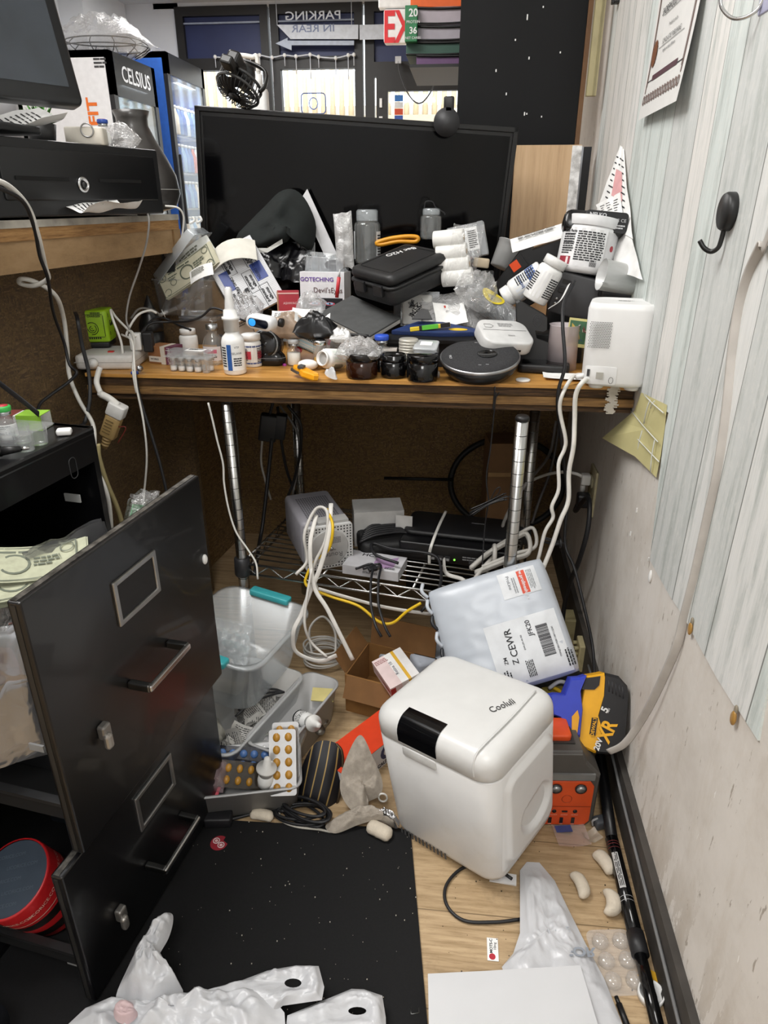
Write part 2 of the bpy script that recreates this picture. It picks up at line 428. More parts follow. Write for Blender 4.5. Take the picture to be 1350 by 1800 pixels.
# wallpaper: printed planks above a ragged lower edge
def wp(px, py): p = KX(px, py, XW); return (p.y, p.z)
edge = [(2.1, 2.59), (2.1, .72), wp(1128, 692), wp(1178, 726), wp(1172, 750), wp(1160, 850), wp(1145, 985), wp(1180, 1048), wp(1205, 1085), wp(1232, 1135), wp(1262, 1190), wp(1292, 1238), wp(1304, 1252), wp(1336, 1302), wp(1352, 1215), wp(1362, 1188), (.55, .56), (.4, .52), (.2, .5), (-1.6, .5), (-1.6, 2.59)]
YZ = MX(((0, 0, 1, 0), (1, 0, 0, 0), (0, 1, 0, 0), (0, 0, 0, 1)))
b = MB(); b.prism(edge, XW - .0025, XW + .001, PLANK_M, YZ); struct('wallpaper', b, wr)
# peeled corner of yellow tile paper under the desk end
TILE = mat('#d3cb95', .35, var=.05, scale=12); GROUT = mat('#c9cbc4', .7)
b = MB()
def tl(px, py, off):
    p = KX(px, py, XW); return (p.x - off, p.y, p.z)
q = [((1130, 690), .003), ((1176, 712), .003), ((1172, 752), .003), ((1165, 800), .003), ((1158, 840), .004), ((1128, 803), .012), ((1088, 771), .035), ((1104, 742), .014), ((1119, 722), .004)]
vs = [tl(*a, o) for a, o in q]
ctr = tl(1140, 755, .006)
b.add(vs + [ctr], [(i, (i + 1) % len(vs), len(vs)) for i in range(len(vs))], TILE)
for A, B_ in (((1140, 694), (1176, 726)), ((1119, 725), (1166, 777)), ((1102, 742), (1168, 812)), ((1151, 703), (1141, 745)), ((1159, 705), (1153, 718)), ((1137, 757), (1129, 800)), ((1160, 772), (1153, 830))):
    b.tube([tl(*A, .008), tl((A[0] + B_[0]) / 2, (A[1] + B_[1]) / 2, .010), tl(*B_, .009)], .0012, GROUT, seg=4, n=2)
struct('tile_paper', b, wr)
b = MB(); b.box((XW - .006, .6, .047), (.012, 2.9, .094), mat('#3b3733', .7, var=.25, scale=14, dirt=('#6b6155', .6))); struct('baseboard_right', b)
b = MB(); b.tube([(XW - .016, -.4, .055), (XW - .016, .35, .052), (XW - .015, .7, .062), (XW - .015, .95, .068), (XW - .015, 1.15, .082), (XW - .014, 1.35, .075)], .0028, mat('#6f6f6f', .5), seg=6)
tag(link('cable', b), 'thin grey cord running along the dark baseboard of the right wall', 'cord')
# white frass: torn paint nicks
b = MB()
for px, py, l in ((1119, 897, 8), (1108, 938, 8), (1140, 983, 6)):
    p = KX(px, py, XW - .001); b.box(p, (.002, .003, l * .0011), WHITE)
p = KX(1143, 1013, XW - .002); b.ball(p, (.003, .006, .012), WHITE)
struct('paint_chips', b, wr)
for px, py, lab in ((1213, 1105, 'brown torn lump of dried glue at the wallpaper edge beside the grey cable'), (1289, 1262, 'amber drip of dried glue below the wallpaper tip at the right')):
    b = MB(); b.ball((0, 0, 0), (.003, .006, .010), mat('#a27b3e', .3)); b.ball((.001, .001, .011), (.002, .004, .007), mat('#8a8170', .6))
    solo('glue_blob', b, lab, 'glue', KX(px, py, XW - .005))

# storefront: frames, navy transoms, clear panes, door
FR = mat('#1c1a19', .5); NAVY = mat('#26305a', .5, var=.1, scale=3); PANE = clear('#eef4f8', .05, .03, .5)
def bar(b, x0, x1, z0, z1, y=7.02, d=.08): b.box(((x0 + x1) / 2, y, (z0 + z1) / 2), (x1 - x0, d, z1 - z0), FR)
for nm, x0, x1 in (('window_1', -2.56, -1.74), ('window_2', -1.72, -.92)):
    b = MB(); bar(b, x0, x0 + .07, .6, 2.57); bar(b, x1 - .07, x1, .6, 2.57); bar(b, x0 + .07, x1 - .07, 2.50, 2.57); bar(b, x0 + .07, x1 - .07, 2.10, 2.19); bar(b, x0 + .07, x1 - .07, .6, .7)
    f = struct(nm, b)
    b = MB(); b.box(((x0 + x1) / 2, 7.03, 2.345), (x1 - x0 - .14, .015, .32), NAVY); struct('transom', b, f)
    b = MB(); b.box(((x0 + x1) / 2, 7.03, 1.4), (x1 - x0 - .14, .008, 1.4), PANE); struct('pane', b, f)
    b = MB(); b.box(((x0 + x1) / 2, 7.0, 2.45), (x1 - x0 - .14, .02, .012), mat('#9aa3b5', .4)); struct('blind_rail', b, f)
b = MB(); bar(b, -.9, -.82, 0, 2.57); bar(b, .2, .28, 0, 2.57); bar(b, -.82, .2, 2.50, 2.57); bar(b, -.82, .2, 2.03, 2.14); bar(b, -.80, -.70, .05, 2.03, 7.0, .06); bar(b, .1, .2, .05, 2.03, 7.0, .06); bar(b, -.7, .1, 1.92, 2.03, 7.0, .06); bar(b, -.7, .1, .05, .3, 7.0, .06)
f = struct('door_1', b)
b = MB(); b.box((-.31, 7.03, 2.32), (1.02, .015, .36), NAVY); struct('transom', b, f)
b = MB(); b.box((-.3, 7.02, 1.1), (.8, .008, 1.66), PANE); struct('pane', b, f)
b = MB(); b.box((-.76, 6.96, 1.83), (.022, .01, .07), WHITE); b.box((-.76, 6.96, 1.72), (.03, .014, .012), WHITE); struct('latch', b, f)
# card sticker strip and inside-out notice on the glass
b = MB()
for k, cc in enumerate(('#2d6fb5', '#d7d7d7', '#c8461e', '#2b4f9c', '#e7e7e7')): b.box((0, 0, -k * .052), (.075, .002, .048), mat(cc, .5))
solo('card_sticker', b, 'strip of small payment card stickers on the shop door glass', 'sticker', (-.605, 7.008, 1.87))
b = MB(); b.tube([(x, 0, z) for x, z in rr(.22, .16, .03, 3)], .005, mat('#4a5f9a', .5), closed=True, n=1, seg=6)
b.tube([(.038 * math.cos(a), 0, .045 * math.sin(a)) for a in [k * pi / 5 for k in range(10)]], .004, mat('#3f63b0', .5), closed=True, seg=6)
solo('window_notice', b, 'small rounded notice with a ring on the middle shop window glass', 'notice', KY(551, 182, 7.01))

# things seen through the glass
b = MB(); b.box((-1.5, 16, -.05), (30, 17.6, .1), mat('#b9b6b0', .9)); struct('pavement', b)
t = thing('shop_building', 'cream corrugated building across the street seen through the shop windows', 'building', (-1.5, 17, 0))
b = MB(); b.box((0, .2, 1.45), (26, .3, 2.9), mat('#efe8dc', .8)); part(t, 'wall', b)
b = MB()
for k in range(130): b.cyl((-13 + k * .2, 0, 2.7), (-13 + k * .2, 0, 3.8), .055, mat('#e2cda6', .6), seg=6)
part(t, 'corrugated_panel', b)
b = MB(); b.box((0, -.1, 2.62), (26, .3, .14), mat('#c7b79a', .7)); part(t, 'gutter', b)
for k, x in enumerate((-3.4, 1.2, 5.0)):
    b = MB(); b.box((x, -.02, 1.35), (1.5, .1, 1.4), mat('#dfe6ee', .2)); part(t, 'window', b)

# ------------------------------------------------------------------ back of the desk bay
t = thing('black_partition', 'tall black panel standing behind the television against the right wall', 'panel', (0, 2.15, .735))
BP = KY(805, 150, 2.15); BQ = KY(1018, 150, 2.15)
b = MB(); b.box(((BP.x + BQ.x) / 2, 0, .93), (BQ.x - BP.x, .035, 1.86), mat('#0a0b0d', .6, var=.15, scale=6, spec=.25)); part(t, 'board', b)
b = MB(); b.box((BQ.x + .007, -.001, .93), (.012, .037, 1.86), mat('#6f5035', .7)); part(t, 'wooden_edge', b)
b = MB()
for px, py, l in ((927, 30, .012), (930, 102, .006), (906, 70, .004), (922, 200, .008), (926, 200, .004), (952, 205, .004), (872, 124, .006), (985, 92, .004), (890, 165, .006), (955, 12, .004)):
    p = KY(px, py, 2.13); b.box((p.x, -.019, p.z - .735), (.003, .002, l), WHITE)
part(t, 'paint_nick', b)
b = MB(); p = KY(1046, 85, 2.09); z0 = KY(1046, 170, 2.09).z; zc = (2.59 + z0) / 2; zh = 2.59 - z0; b.box((p.x, 2.08, zc), (.024, .02, zh), mat('#a89e78', .5)); b.box((p.x + .004, 2.069, zc), (.003, .004, zh), mat('#8c8460', .6)); struct('trim_1', b)
b = MB(); p = KY(1034, 250, 2.09); b.box((p.x, 2.1, .96), (.02, .03, .45), mat('#15161a', .4)); b.box((p.x - .014, 2.1, .96), (.007, .03, .45), mat('#a9adb3', .35)); struct('trim_2', b)
# loose wooden shelf board standing on the desk
p0 = KY(897, 400, 2.03); p1 = KY(1024, 254, 2.03)
t = thing('shelf_board', 'light wood shelf board with a chipped white edge standing beside the television', 'board', (p0.x, 2.03, .735), (-2, 0, 0))
wd = p1.x - p0.x; hh = p1.z - .735
b = MB(); b.box((wd / 2, 0, hh / 2), (wd, .018, hh), PINE_M); part(t, 'board', b)
b = MB(); b.box((wd - .012, -.0105, hh / 2), (.024, .003, hh - .004), mat('#d8d5cf', .8, var=.3, scale=60)); part(t, 'chipped_edge', b)

# ------------------------------------------------------------------ desk
t = thing('desk', 'thick layered plywood desk top with golden surface built against the right wall', 'desk', (0, 0, 0))
YF = 1.352
b = MB(); b.box((-.211, (YF + 2.12) / 2, .7265), (1.116, 2.12 - YF, .007), DESKTOP_M); part(t, 'desk_surface', b)
b = MB(); b.box((-.211, (YF + 2.12) / 2 + .004, .714), (1.114, 2.12 - YF - .008, .018), EDGE_M); b.box((-.211, (YF + 2.12) / 2, .6965), (1.116, 2.12 - YF, .015), EDGE2_M); b.box((-.211, (YF + 2.12) / 2 + .005, .682), (1.114, 2.12 - YF - .01, .014), EDGE_M)
part(t, 'ply_layers', b)
b = MB()
for k in range(26):
    z = .677 + k * .0021; x = .305 + random.uniform(-.004, .004); b.box((x, YF - .0006, z), (random.uniform(.012, .026), .003, .0024), mat('#cfcac2', .8))
part(t, 'paint_patch', b)
# strand board panels under the desk and counter
b = MB(); b.box((-.16, 2.10, .336), (1.5, .02, .67), OSB_M); tag(link('strand_board_panel', b), 'brown strand board panel closing the space at the back beneath the desk', 'board')
# ------------------------------------------------------------------ counter on the left with the till
CT = MX.Translation((-.66, 1.69, 0)) @ Euler((0, 0, R(-8.2))).to_matrix().to_4x4()
t = thing('counter', 'tall sales counter of strand board with worn wooden edge at the left', 'counter', (-.66, 1.69, 0), (0, 0, -8.2))
b = MB(); b.box((-.35, -.75, 1.022), (.70, 1.5, .012), mat('#a9a49a', .6, var=.2, scale=20, dirt=('#4c463c', .7))); part(t, 'counter_top', b)
b = MB(); b.box((-.351, -.75, 1.006), (.698, 1.498, .02), m_wood('#6f4c2b', '#9b7446', '#b78f5d', (50, 4, 60), .7, 5)); part(t, 'edge_board', b)
b = MB(); b.box((-.02, -.75, .971), (.03, 1.5, .05), m_wood('#7c6243', '#9a7d59', '#ab8d68', (8, 3, 8), .8, 3)); b.box((-.35, -.015, .971), (.70, .03, .05), mat('#8a6d49', .8)); part(t, 'apron', b)
b = MB(); b.box((-.115, -.30, .485), (.02, .58, .945), OSB_SHADED); b.box((-.115, -1.05, .842), (.02, .92, .232), OSB_SHADED); part(t, 'strand_board_front', b)
b = MB(); b.box((-.063, -.012, .485), (.084, .02, .945), OSB_SHADED); part(t, 'end_panel', b)
b = MB(); b.box((-.025, -.027, .92), (.03, .006, .10), mat('#3a3a3c', .5, .6)); b.cyl((-.025, -.03, .94), (-.025, -.034, .94), .005, STEEL); part(t, 'bracket', b)
# side board below the desk, continuing the counter front
b = MB(); b.box((-.115, .22, .33), (.02, .42, .66), OSB_M)
o = solo('side_board', b, 'brown strand board panel closing the left side beneath the desk', 'board', (-.66, 1.69, 0), (0, 0, -8.2))

# cash drawer
t = thing('cash_drawer', 'black metal cash drawer with round lock on the worn counter', 'cash drawer', (-.633, 1.542, 1.030), (0, 0, -16))
BM = mat('#101113', .42, var=.1, scale=40, bmp=.05)
b = MB(); b.box((-.22, -.215, .062), (.44, .43, .120), BM, bev=.003); part(t, 'body', b)
b = MB(); b.rbox(.38, .080, -.002, .0035, .004, mat('#0c0d0f', .38), T(.0, -.207, .068) @ T(rx=90, rz=90) , bev=.0015); part(t, 'drawer_front', b)
b = MB()
for y0 in (-.125, -.315):
    b = MB(); b.box((.0042, y0, .062), (.003, .115, .006), mat('#020202', .9)); part(t, 'slot', b)
LK = T(.0035, -.225, .054) @ T(ry=90)
b = MB(); b.lathe([(.0135, 0), (.0135, .003), (.011, .005), (.0095, .0045), (.0095, .004), (0.001, .004)], CHROME, LK); l = part(t, 'lock', b, 'round chrome lock')
b = MB(); b.cyl((.0036 + .004, -.225, .054), (.0036 + .0052, -.225, .054), .0055, mat('#2b2b2b', .4)); b.box((.009, -.225, .050), (.001, .002, .007), BLACK); part(l, 'keyhole', b)
for x, y in ((-.03, -.03), (-.03, -.4), (-.4, -.03), (-.4, -.4)):
    b = MB(); b.cyl((x, y, -.002), (x, y, .013), .013, BLACK); part(t, 'foot', b)
# receipts and small things on top of the cash drawer
CD = MX.Translation((-.633, 1.542, 1.030)) @ Euler((0, 0, R(-16))).to_matrix().to_4x4()
def curl_paper(w, d, amp, seed, nu=10, nv=8):
    def f(u, v): return ((u - .5) * w, (v - .5) * d, amp * (.5 + rn((u, v), 2.2, seed)) + amp * 1.2 * (2 * u - 1) ** 2)
    return f
def receipt(nm, lab, loc, rot, w, d, amp, seed, printed=True, mt=PAPER):
    b = MB(); f = curl_paper(w, d, amp, seed); b.grid(f, 14, 12, mt)
    if printed:
        rng = random.Random(seed)
        for k in range(9):
            v = .12 + k * .085; u = .1
            while u < .85:
                l = rng.uniform(.05, .16); 
                P = [V(f(uu, vv)) + V((0, 0, .0006)) for uu, vv in ((u, v), (min(u + l, .9), v), (min(u + l, .9), v + .028), (u, v + .028))]
                b.add(P, [(0, 1, 2, 3)], INK); u += l + .03
    return solo(nm, b, lab, 'paper', loc, rot)
receipt('receipt', 'curled white receipt lying before the stand on the cash drawer', CD @ V((-.06, -.27, .142)), (14, 10, -30), .09, .12, .012, 3)
receipt('receipt', 'crumpled receipt sticking out beneath the front of the cash drawer', CD @ V((.028, -.205, .006)), (4, 4, -16), .07, .13, .012, 9)
receipt('receipt', 'flat white paper lying under the monitor stand at the left', CD @ V((-.1, -.40, .138)), (0, 4, -20), .12, .14, .004, 5, False)
b = MB(); b.rbox(.07, .038, 0, .03, .006, mat('#cfc9bd', .7), bev=.003); b.tube([(.008 + .011 * math.cos(a), -.02, .024 + .011 * math.sin(a)) for a in [k * pi / 5 for k in range(10)]], .0014, STEEL, closed=True, seg=6)
solo('clip_block', b, 'cream stone block with a split ring on the cash drawer', 'block', CD @ V((-.035, -.155, .122)), (0, 0, 12))
def vial(parent_name, lab, loc, s=1.0, cap='#3c4a9c', top=None, liquid='#f2f2f2', rot=(0, 0, 0), group=None, labelled=True, txt=None, fill=.45, cat='vial'):
    t = thing('glass_vial', lab, cat, loc, rot, group)
    r, h = .0115 * s, .036 * s
    b = MB(); b.lathe([(r * .9, 0), (r, .002 * s), (r, h * .62), (r * .85, h * .72), (r * .52, h * .78), (r * .52, h * .86), (r * .62, h * .87), (r * .62, h * .93)], GLASS, seg=18); part(t, 'bottle', b)
    if fill: b = MB(); b.lathe([(r * .86, .0015 * s), (r * .92, .003 * s), (r * .92, h * .62 * fill)], mat(liquid, .6), seg=18); part(t, 'contents', b)
    b = MB(); b.lathe([(r * .66, h * .86), (r * .68, h * .87), (r * .68, h * 1.0)], mat('#b5b7b9', .3, 1.0), seg=18); part(t, 'crimp', b)
    if cap: b = MB(); b.lathe([(r * .74, h * .98), (r * .78, h * 1.0), (r * .78, h * 1.12), (r * .7, h * 1.15)], mat(cap, .4), seg=18); part(t, 'cap', b)
    if top: b = MB(); b.lathe([(r * .55, h * 1.15), (r * .55, h * 1.165)], mat(top, .5), seg=14); part(t, 'cap_top', b)
    if labelled:
        b = MB(); b.band(r * 1.01, h * .14, h * .58, -80, 80, PAPER)
        wf = cyl_warp(r * 1.02)
        if txt: b.text(txt, r * .5, INK, T(), lambda v: (lambda q: (q[0], q[1], q[2]))(wf(V((v.x, v.y + h * .3, v.z)))))
        b.bars(-r * .8, h * .55, r * 1.5, h * .12, 2, INK, None, wf)
        part(t, 'label', b)
    return t
vial('v', 'small glass vial with red and blue cap beside the grey vase on the cash drawer', CD @ V((-.028, -.115, .122)), 1.12, '#2c4b9c', '#b0353a', labelled=True, fill=0)
b = MB(); b.rbox(.05, .022, 0, .018, .004, mat('#caa79c', .6)); b.box((.026, 0, .009), (.004, .02, .014), BLACK)
solo('eraser', b, 'pale pink stub lying between the stone block and small vial', 'eraser', CD @ V((-.06, -.115, .122)), (0, 0, 20))
def crumple(w, d, h, seed, f1=9, mt=FILM, nu=22, nv=16, edge=1.0):
    """a crumpled bag lying as a closed pillow of film"""
    b = MB()
    def top(u, v, s):
        x, y = (u - .5) * w, (v - .5) * d
        e = max(0, (1 - (2 * u - 1) ** 2) * (1 - (2 * v - 1) ** 2)) ** .62
        z = h * (.5 + s * .5 * e) + e * s * h * .45 * (ridge((x, y), f1 / max(w, d) * .5, seed) + .5 * ridge((x, y), f1 * 1.1 / max(w, d), seed + 3))
        jx = .06 * w * rn((u, v), 3, seed + 5); jy = .06 * d * rn((u, v), 3, seed + 8)
        return (x + jx, y + jy, max(z, 0.0005))
    b.grid(lambda u, v: top(u, v, 1), nu, nv, mt); b.grid(lambda u, v: top(u, 1 - v, -.9), nu, nv, mt)
    return b
solo('plastic_bag', crumple(.075, .05, .03, 4), 'crumpled clear plastic wrap lying on the cash drawer by the vial', 'plastic bag', CD @ V((-.03, -.072, .122)), (0, 0, -25))
# small green plant and brush behind
t = thing('potted_plant', 'small green leafy plant behind the monitor on the counter', 'plant', CD @ V((-.20, -.10, .122)))
b = MB(); b.lathe([(.022, 0), (.03, .045), (.026, .045)], mat('#2a2a2a', .5)); part(t, 'pot', b)
b = MB(); rng = random.Random(3)
for k in range(60):
    a, e, l = rng.uniform(0, 2 * pi), rng.uniform(.2, 1.4), rng.uniform(.03, .055)
    d = V((math.cos(a) * math.cos(e), math.sin(a) * math.cos(e), math.sin(e))); q = d.cross(V((0, 0, 1))).normalized() * .006; o_ = V((0, 0, .04))
    b.add([o_, o_ + d * l * .5 + q, o_ + d * l, o_ + d * l * .5 - q], [(0, 1, 2, 3)], mat('#3f7d2c' if k % 2 else '#5c9a3c', .5))
part(t, 'leaves', b)
# monitor
mp = KY(150, 188, 1.385)
t = thing('monitor', 'large black touch screen monitor tilted back on its stand at the left', 'monitor', mp, (0, 0, 0))
ax = V((-.50, -.866, 0)); up0 = V((0, 0, 1)); nn = V((.866, -.5, 0)); tau = R(13)
upv = up0 * math.cos(tau) - nn * math.sin(tau); n2 = nn * math.cos(tau) + up0 * math.sin(tau)
MT = MX((( ax.x, upv.x, n2.x, 0), (ax.y, upv.y, n2.y, 0), (ax.z, upv.z, n2.z, 0), (0, 0, 0, 1)))
MT = MX(((-ax.x, upv.x, n2.x, 0), (-ax.y, upv.y, n2.y, 0), (-ax.z, upv.z, n2.z, 0), (0, 0, 0, 1)))
b = MB(); b.rbox(.40, .33, -.028, 0, .014, mat('#17181a', .35), MT, .006, cx=-.20, cy=.165); part(t, 'housing', b)
b = MB(); b.rect(-.382, .030, -.022, .31, mat('#2b3038', .16, spec=.7, var=.2, scale=6), MT, z=.0006); part(t, 'screen', b)
b = MB(); b.box((-.2, .06, -.045), (.09, .14, .03), mat('#8f9293', .4), MT); b.box((-.255, -.012, -.05), (.12, .09, .012), mat('#1c2326', .4), MT); b.cyl(MT @ V((-.2, .1, -.05)), MT @ V((-.2, -.03, -.05)), .02, mat('#b5b7b8', .4)); part(t, 'stand', b)
b = MB(); b.rbox(.2, .16, -.062, -.05, .02, mat('#202224', .5), T(-.14, -.16, .01)); part(t, 'base', b)
# vase
vz = KY(222, 195, 1.70)
t = thing('vase', 'dark grey flask shaped vase with flared rim behind the cash drawer', 'vase', (vz.x + .01, 1.70, 1.03))
b = MB(); VP = mat('#3a3735', .35, var=.1, scale=30, coat=.2)
hz = vz.z - 1.03
prof = [(.035, 0), (.075, .012), (.088, hz * .2), (.083, hz * .38), (.066, hz * .56), (.045, hz * .74), (.034, hz * .86), (.0345, hz * .93), (.040, hz), (.037, hz), (.030, hz * .9), (.03, hz * .7)]
b.lathe(prof, VP, seg=32, cap1=False); part(t, 'body', b)
b = MB(); b.lathe([(.0885, hz * .235), (.0887, hz * .24), (.0885, hz * .245)], mat('#9a9894', .4), seg=32, cap0=False, cap1=False); part(t, 'inlay_ring', b)

# television
tl_, tr_ = KY(342, 185, 1.83), KY(912, 224, 1.90)
wd = (tr_ - tl_).length; ang = math.degrees(math.atan2(tl_.z - tr_.z, tr_.x - tl_.x)); yw = math.degrees(math.atan2(tr_.y - tl_.y, tr_.x - tl_.x)); hh = .475
t = thing('television', 'wide black flat television leaning on the back of the desk', 'television', tl_, (2, ang, yw))
TVB = mat('#0d0d0e', .3, var=.05)
b = MB(); b.box((wd / 2, .018, -hh / 2), (wd, .036, hh), TVB, bev=.004); b.box((wd / 2, .045, -hh / 2 - .03), (wd * .7, .03, hh * .6), TVB, bev=.01); part(t, 'housing', b)
b = MB(); b.box((wd / 2, -.0005, -hh / 2 + .005), (wd - .036, .002, hh - .05), mat('#050506', .1, spec=.22, var=.02)); part(t, 'screen', b)
b = MB()
for a in ((.009, wd - .009),):
    b.box((wd / 2, -.003, -.006), (wd, .006, .012), TVB, bev=.002); b.box((wd / 2, -.003, -hh + .012), (wd, .006, .024), TVB, bev=.002); b.box((.006, -.003, -hh / 2), (.012, .006, hh), TVB, bev=.002); b.box((wd - .006, -.003, -hh / 2), (.012, .006, hh), TVB, bev=.002)
part(t, 'bezel', b)
TVM = MX.Translation(tl_) @ Euler((R(2), R(ang), R(yw))).to_matrix().to_4x4()
# round black puck on the television corner
t = thing('camera_puck', 'round black disc clipped on the top right corner of the television', 'gadget', KY(785, 215, 1.835))
b = MB(); b.cyl((0, .012, 0), (0, -.006, 0), .030, mat('#2a2a2c', .5), seg=28); part(t, 'disc', b)
b = MB(); b.rbox(.024, .024, .02, .052, .006, mat('#1b1b1c', .4), T(.004, .006, 0)); b.box((.0, .03, .02), (.02, .04, .01), BLACK); part(t, 'clip', b)
# clip fan
fc = KY(418, 158, 1.80)
t = thing('clip_fan', 'black clip on fan tilted down on the top left of the television', 'fan', fc, (148, 16, -14))
FB = mat('#151515', .35)
b = MB()
for k in range(30):
    a = 2 * pi * k / 30
    b.tube([(.012 * math.cos(a), .012 * math.sin(a), .018), (.04 * math.cos(a + .15), .04 * math.sin(a + .15), .016), (.05 * math.cos(a + .2), .05 * math.sin(a + .2), 0), (.048 * math.cos(a + .2), .048 * math.sin(a + .2), -.02)], .0014, FB, seg=4, n=3)
for r_, z in ((.0505, 0), (.049, -.02)): b.tube([(r_ * math.cos(2 * pi * k / 24), r_ * math.sin(2 * pi * k / 24), z) for k in range(24)], .0035, mat('#3b3b3b', .35), closed=True, n=1, seg=6)
b.cyl((0, 0, .014), (0, 0, .021), .014, FB); part(t, 'grille', b)
b = MB()
for k in range(5):
    a = 2 * pi * k / 5
    b.grid(lambda u, v: ((.01 + .034 * u) * math.cos(a + (v - .5) * 1.0), (.01 + .034 * u) * math.sin(a + (v - .5) * 1.0), .006 * (v - .5)), 4, 4, mat('#2c2c2e', .35))
part(t, 'blades', b)
b = MB(); b.lathe([(.022, -.016), (.026, -.022), (.024, -.045), (.018, -.058)], mat('#232323', .4)); part(t, 'motor', b)
b = MB(); b.tube([(.052, 0, -.01), (.058, .0, -.03), (.045, 0, -.06), (0, 0, -.07), (-.045, 0, -.06), (-.058, 0, -.03), (-.052, 0, -.01)], .004, FB, flat=1.6); part(t, 'yoke', b)
b = MB(); b.box((0, .045, -.03), (.03, .05, .03), FB, bev=.006); b.box((0, .07, -.01), (.028, .03, .02), FB, bev=.004); part(t, 'clip', b)
# white pump bottle behind
pb = KY(458, 190, 2.35)
t = thing('pump_bottle', 'white pump dispenser bottle with curved spout behind the television', 'bottle', (pb.x, 2.35, 1.035))
h_ = KY(458, 155, 2.35).z - 1.035
b = MB(); b.rbox(.05, .04, 0, h_, .012, WHITE, bev=.01); part(t, 'body', b)
b = MB(); b.cyl((0, 0, h_), (0, 0, h_ + .035), .012, WHITE); b.cyl((0, 0, h_ + .035), (0, 0, h_ + .05), .006, WHITE); part(t, 'collar', b)
zz = KY(420, 98, 2.35).z - 1.035
b = MB(); b.tube([(0, 0, h_ + .04), (-.002, 0, h_ + .08), (-.014, 0, zz - .004), (-.04, 0, zz), (-.085, 0, zz + .002)], .0065, mat('#eceae4', .4)); part(t, 'spout', b)
b = MB(); b.box((0, 0, 0), (.18, .16, 1.035), mat('#20242a', .7)); tag(link('display_plinth', b), 'dark plinth behind the television carrying the white pump bottle', 'plinth').location = (pb.x - .03, 2.35, .5175)
# ------------------------------------------------------------------ drink coolers by the left wall
EAST = MX(((0, 0, 1, 0), (1, 0, 0, 0), (0, 1, 0, 0), (0, 0, 0, 1)))      # outline x->+Y, y->+Z, faces +X
def cooler(name, lab, x, y0, y1, h, body, side, glow, stock, txt=None):
    t = thing(name, lab, 'drink cooler', (x, y0, 0))
    d = .62; w_ = y1 - y0
    b = MB(); b.box((-d / 2 - .03, .012, h / 2), (d, .024, h), side); b.box((-d / 2 - .03, w_ - .012, h / 2), (d, .024, h), side)
    b.box((-d / 2 - .03, w_ / 2, h - .02), (d, w_, .04), body); b.box((-d / 2 - .03, w_ / 2, .1), (d, w_, .2), body); b.box((-d - .015, w_ / 2, h / 2), (.03, w_, h), body)
    part(t, 'body', b)
    b = MB(); b.box((-d + .02, w_ / 2, h / 2 + .05), (.02, w_ - .05, h - .3), glow); part(t, 'back_liner', b)
    b = MB()
    for z in stock: b.box((-d / 2 - .03, w_ / 2, z - .008), (d - .1, w_ - .06, .012), clear('#eaf1f6', .4, .2))
    part(t, 'wire_shelf', b)
    b = MB(); fr = .055; hd = .1 if txt else 0
    b.box((-.012, fr / 2, h / 2), (.03, fr, h), body); b.box((-.012, w_ - fr / 2, h / 2), (.03, fr, h), body); b.box((-.012, w_ / 2, h - .07 - hd / 2), (.03, w_, .14 + hd), body); b.box((-.012, w_ / 2, .12), (.03, w_, .24), body)
    f = part(t, 'door', b)
    b = MB(); b.box((-.006, w_ / 2, h / 2 + .05), (.006, w_ - 2 * fr, h - .38), clear('#e8f0f6', .06, .03, .45)); part(f, 'glass', b)
    b = MB(); b.box((.02, .03, h * .55), (.02, .02, .5), BLACK, bev=.005); part(f, 'handle', b)
    if txt: txt(t, w_, h, d)
    l = area('cooler_lamp', (x - .12, (y0 + y1) / 2, h - .17), .3, .4, 1 if txt else 5, (.85, .93, 1))
    return t
def txt1(t, w_, h, d):
    b = MB(); b.text('CELSIUS', .125, mat('#c9ccd0', .4), MX.Translation((.005, w_ * .53, h - .11)) @ EAST, bold=.012); part(t, 'brand_lettering', b, 'pale grey wordmark')
    b = MB(); M_ = MX.Translation((-.15, -.002, 1.44)) @ FRONT @ T(rz=90); b.text('LIVE FIT', .095, mat('#d86a1f', .5), M_, align='CENTER', bold=.03, wide=1.25); part(t, 'side_lettering', b, 'orange slogan running up the side')
    b = MB(); b.bars(-.10, h - .04, .085, .06, 3, mat('#3b3b3d', .5), MX.Translation((-.0, -.002, 0)) @ FRONT, words=2); part(t, 'small_print', b)
SIDEW = mat('#d6d7da', .5, var=.03)
cooler('drink_cooler', 'black upright drink cooler with white side and orange lettering near the left wall', -2.22, 4.83, 5.53, 1.90, mat('#121316', .35), SIDEW, mat('#43525f', .5), (.5, .8, 1.1, 1.4), txt1)
cooler('drink_cooler', 'blue sided drink cooler with bright shelves just left of the television', -2.23, 5.80, 6.62, 2.05, mat('#17181c', .35), mat('#2456a8', .4), mat('#dfe8f0', .5), (.45, .72, .99, 1.26, 1.53))
b = MB(); b.box((0, 0, 0), (.006, .42, .30), mat('#86b5cc', .4)); b.bars(-.15, .13, .12, .2, 7, mat('#35586b', .5), EAST @ T(z=.004), words=2)
solo('poster', b, 'pale blue poster stuck inside the black drink cooler door', 'poster', (-2.262, 5.17, 1.52))
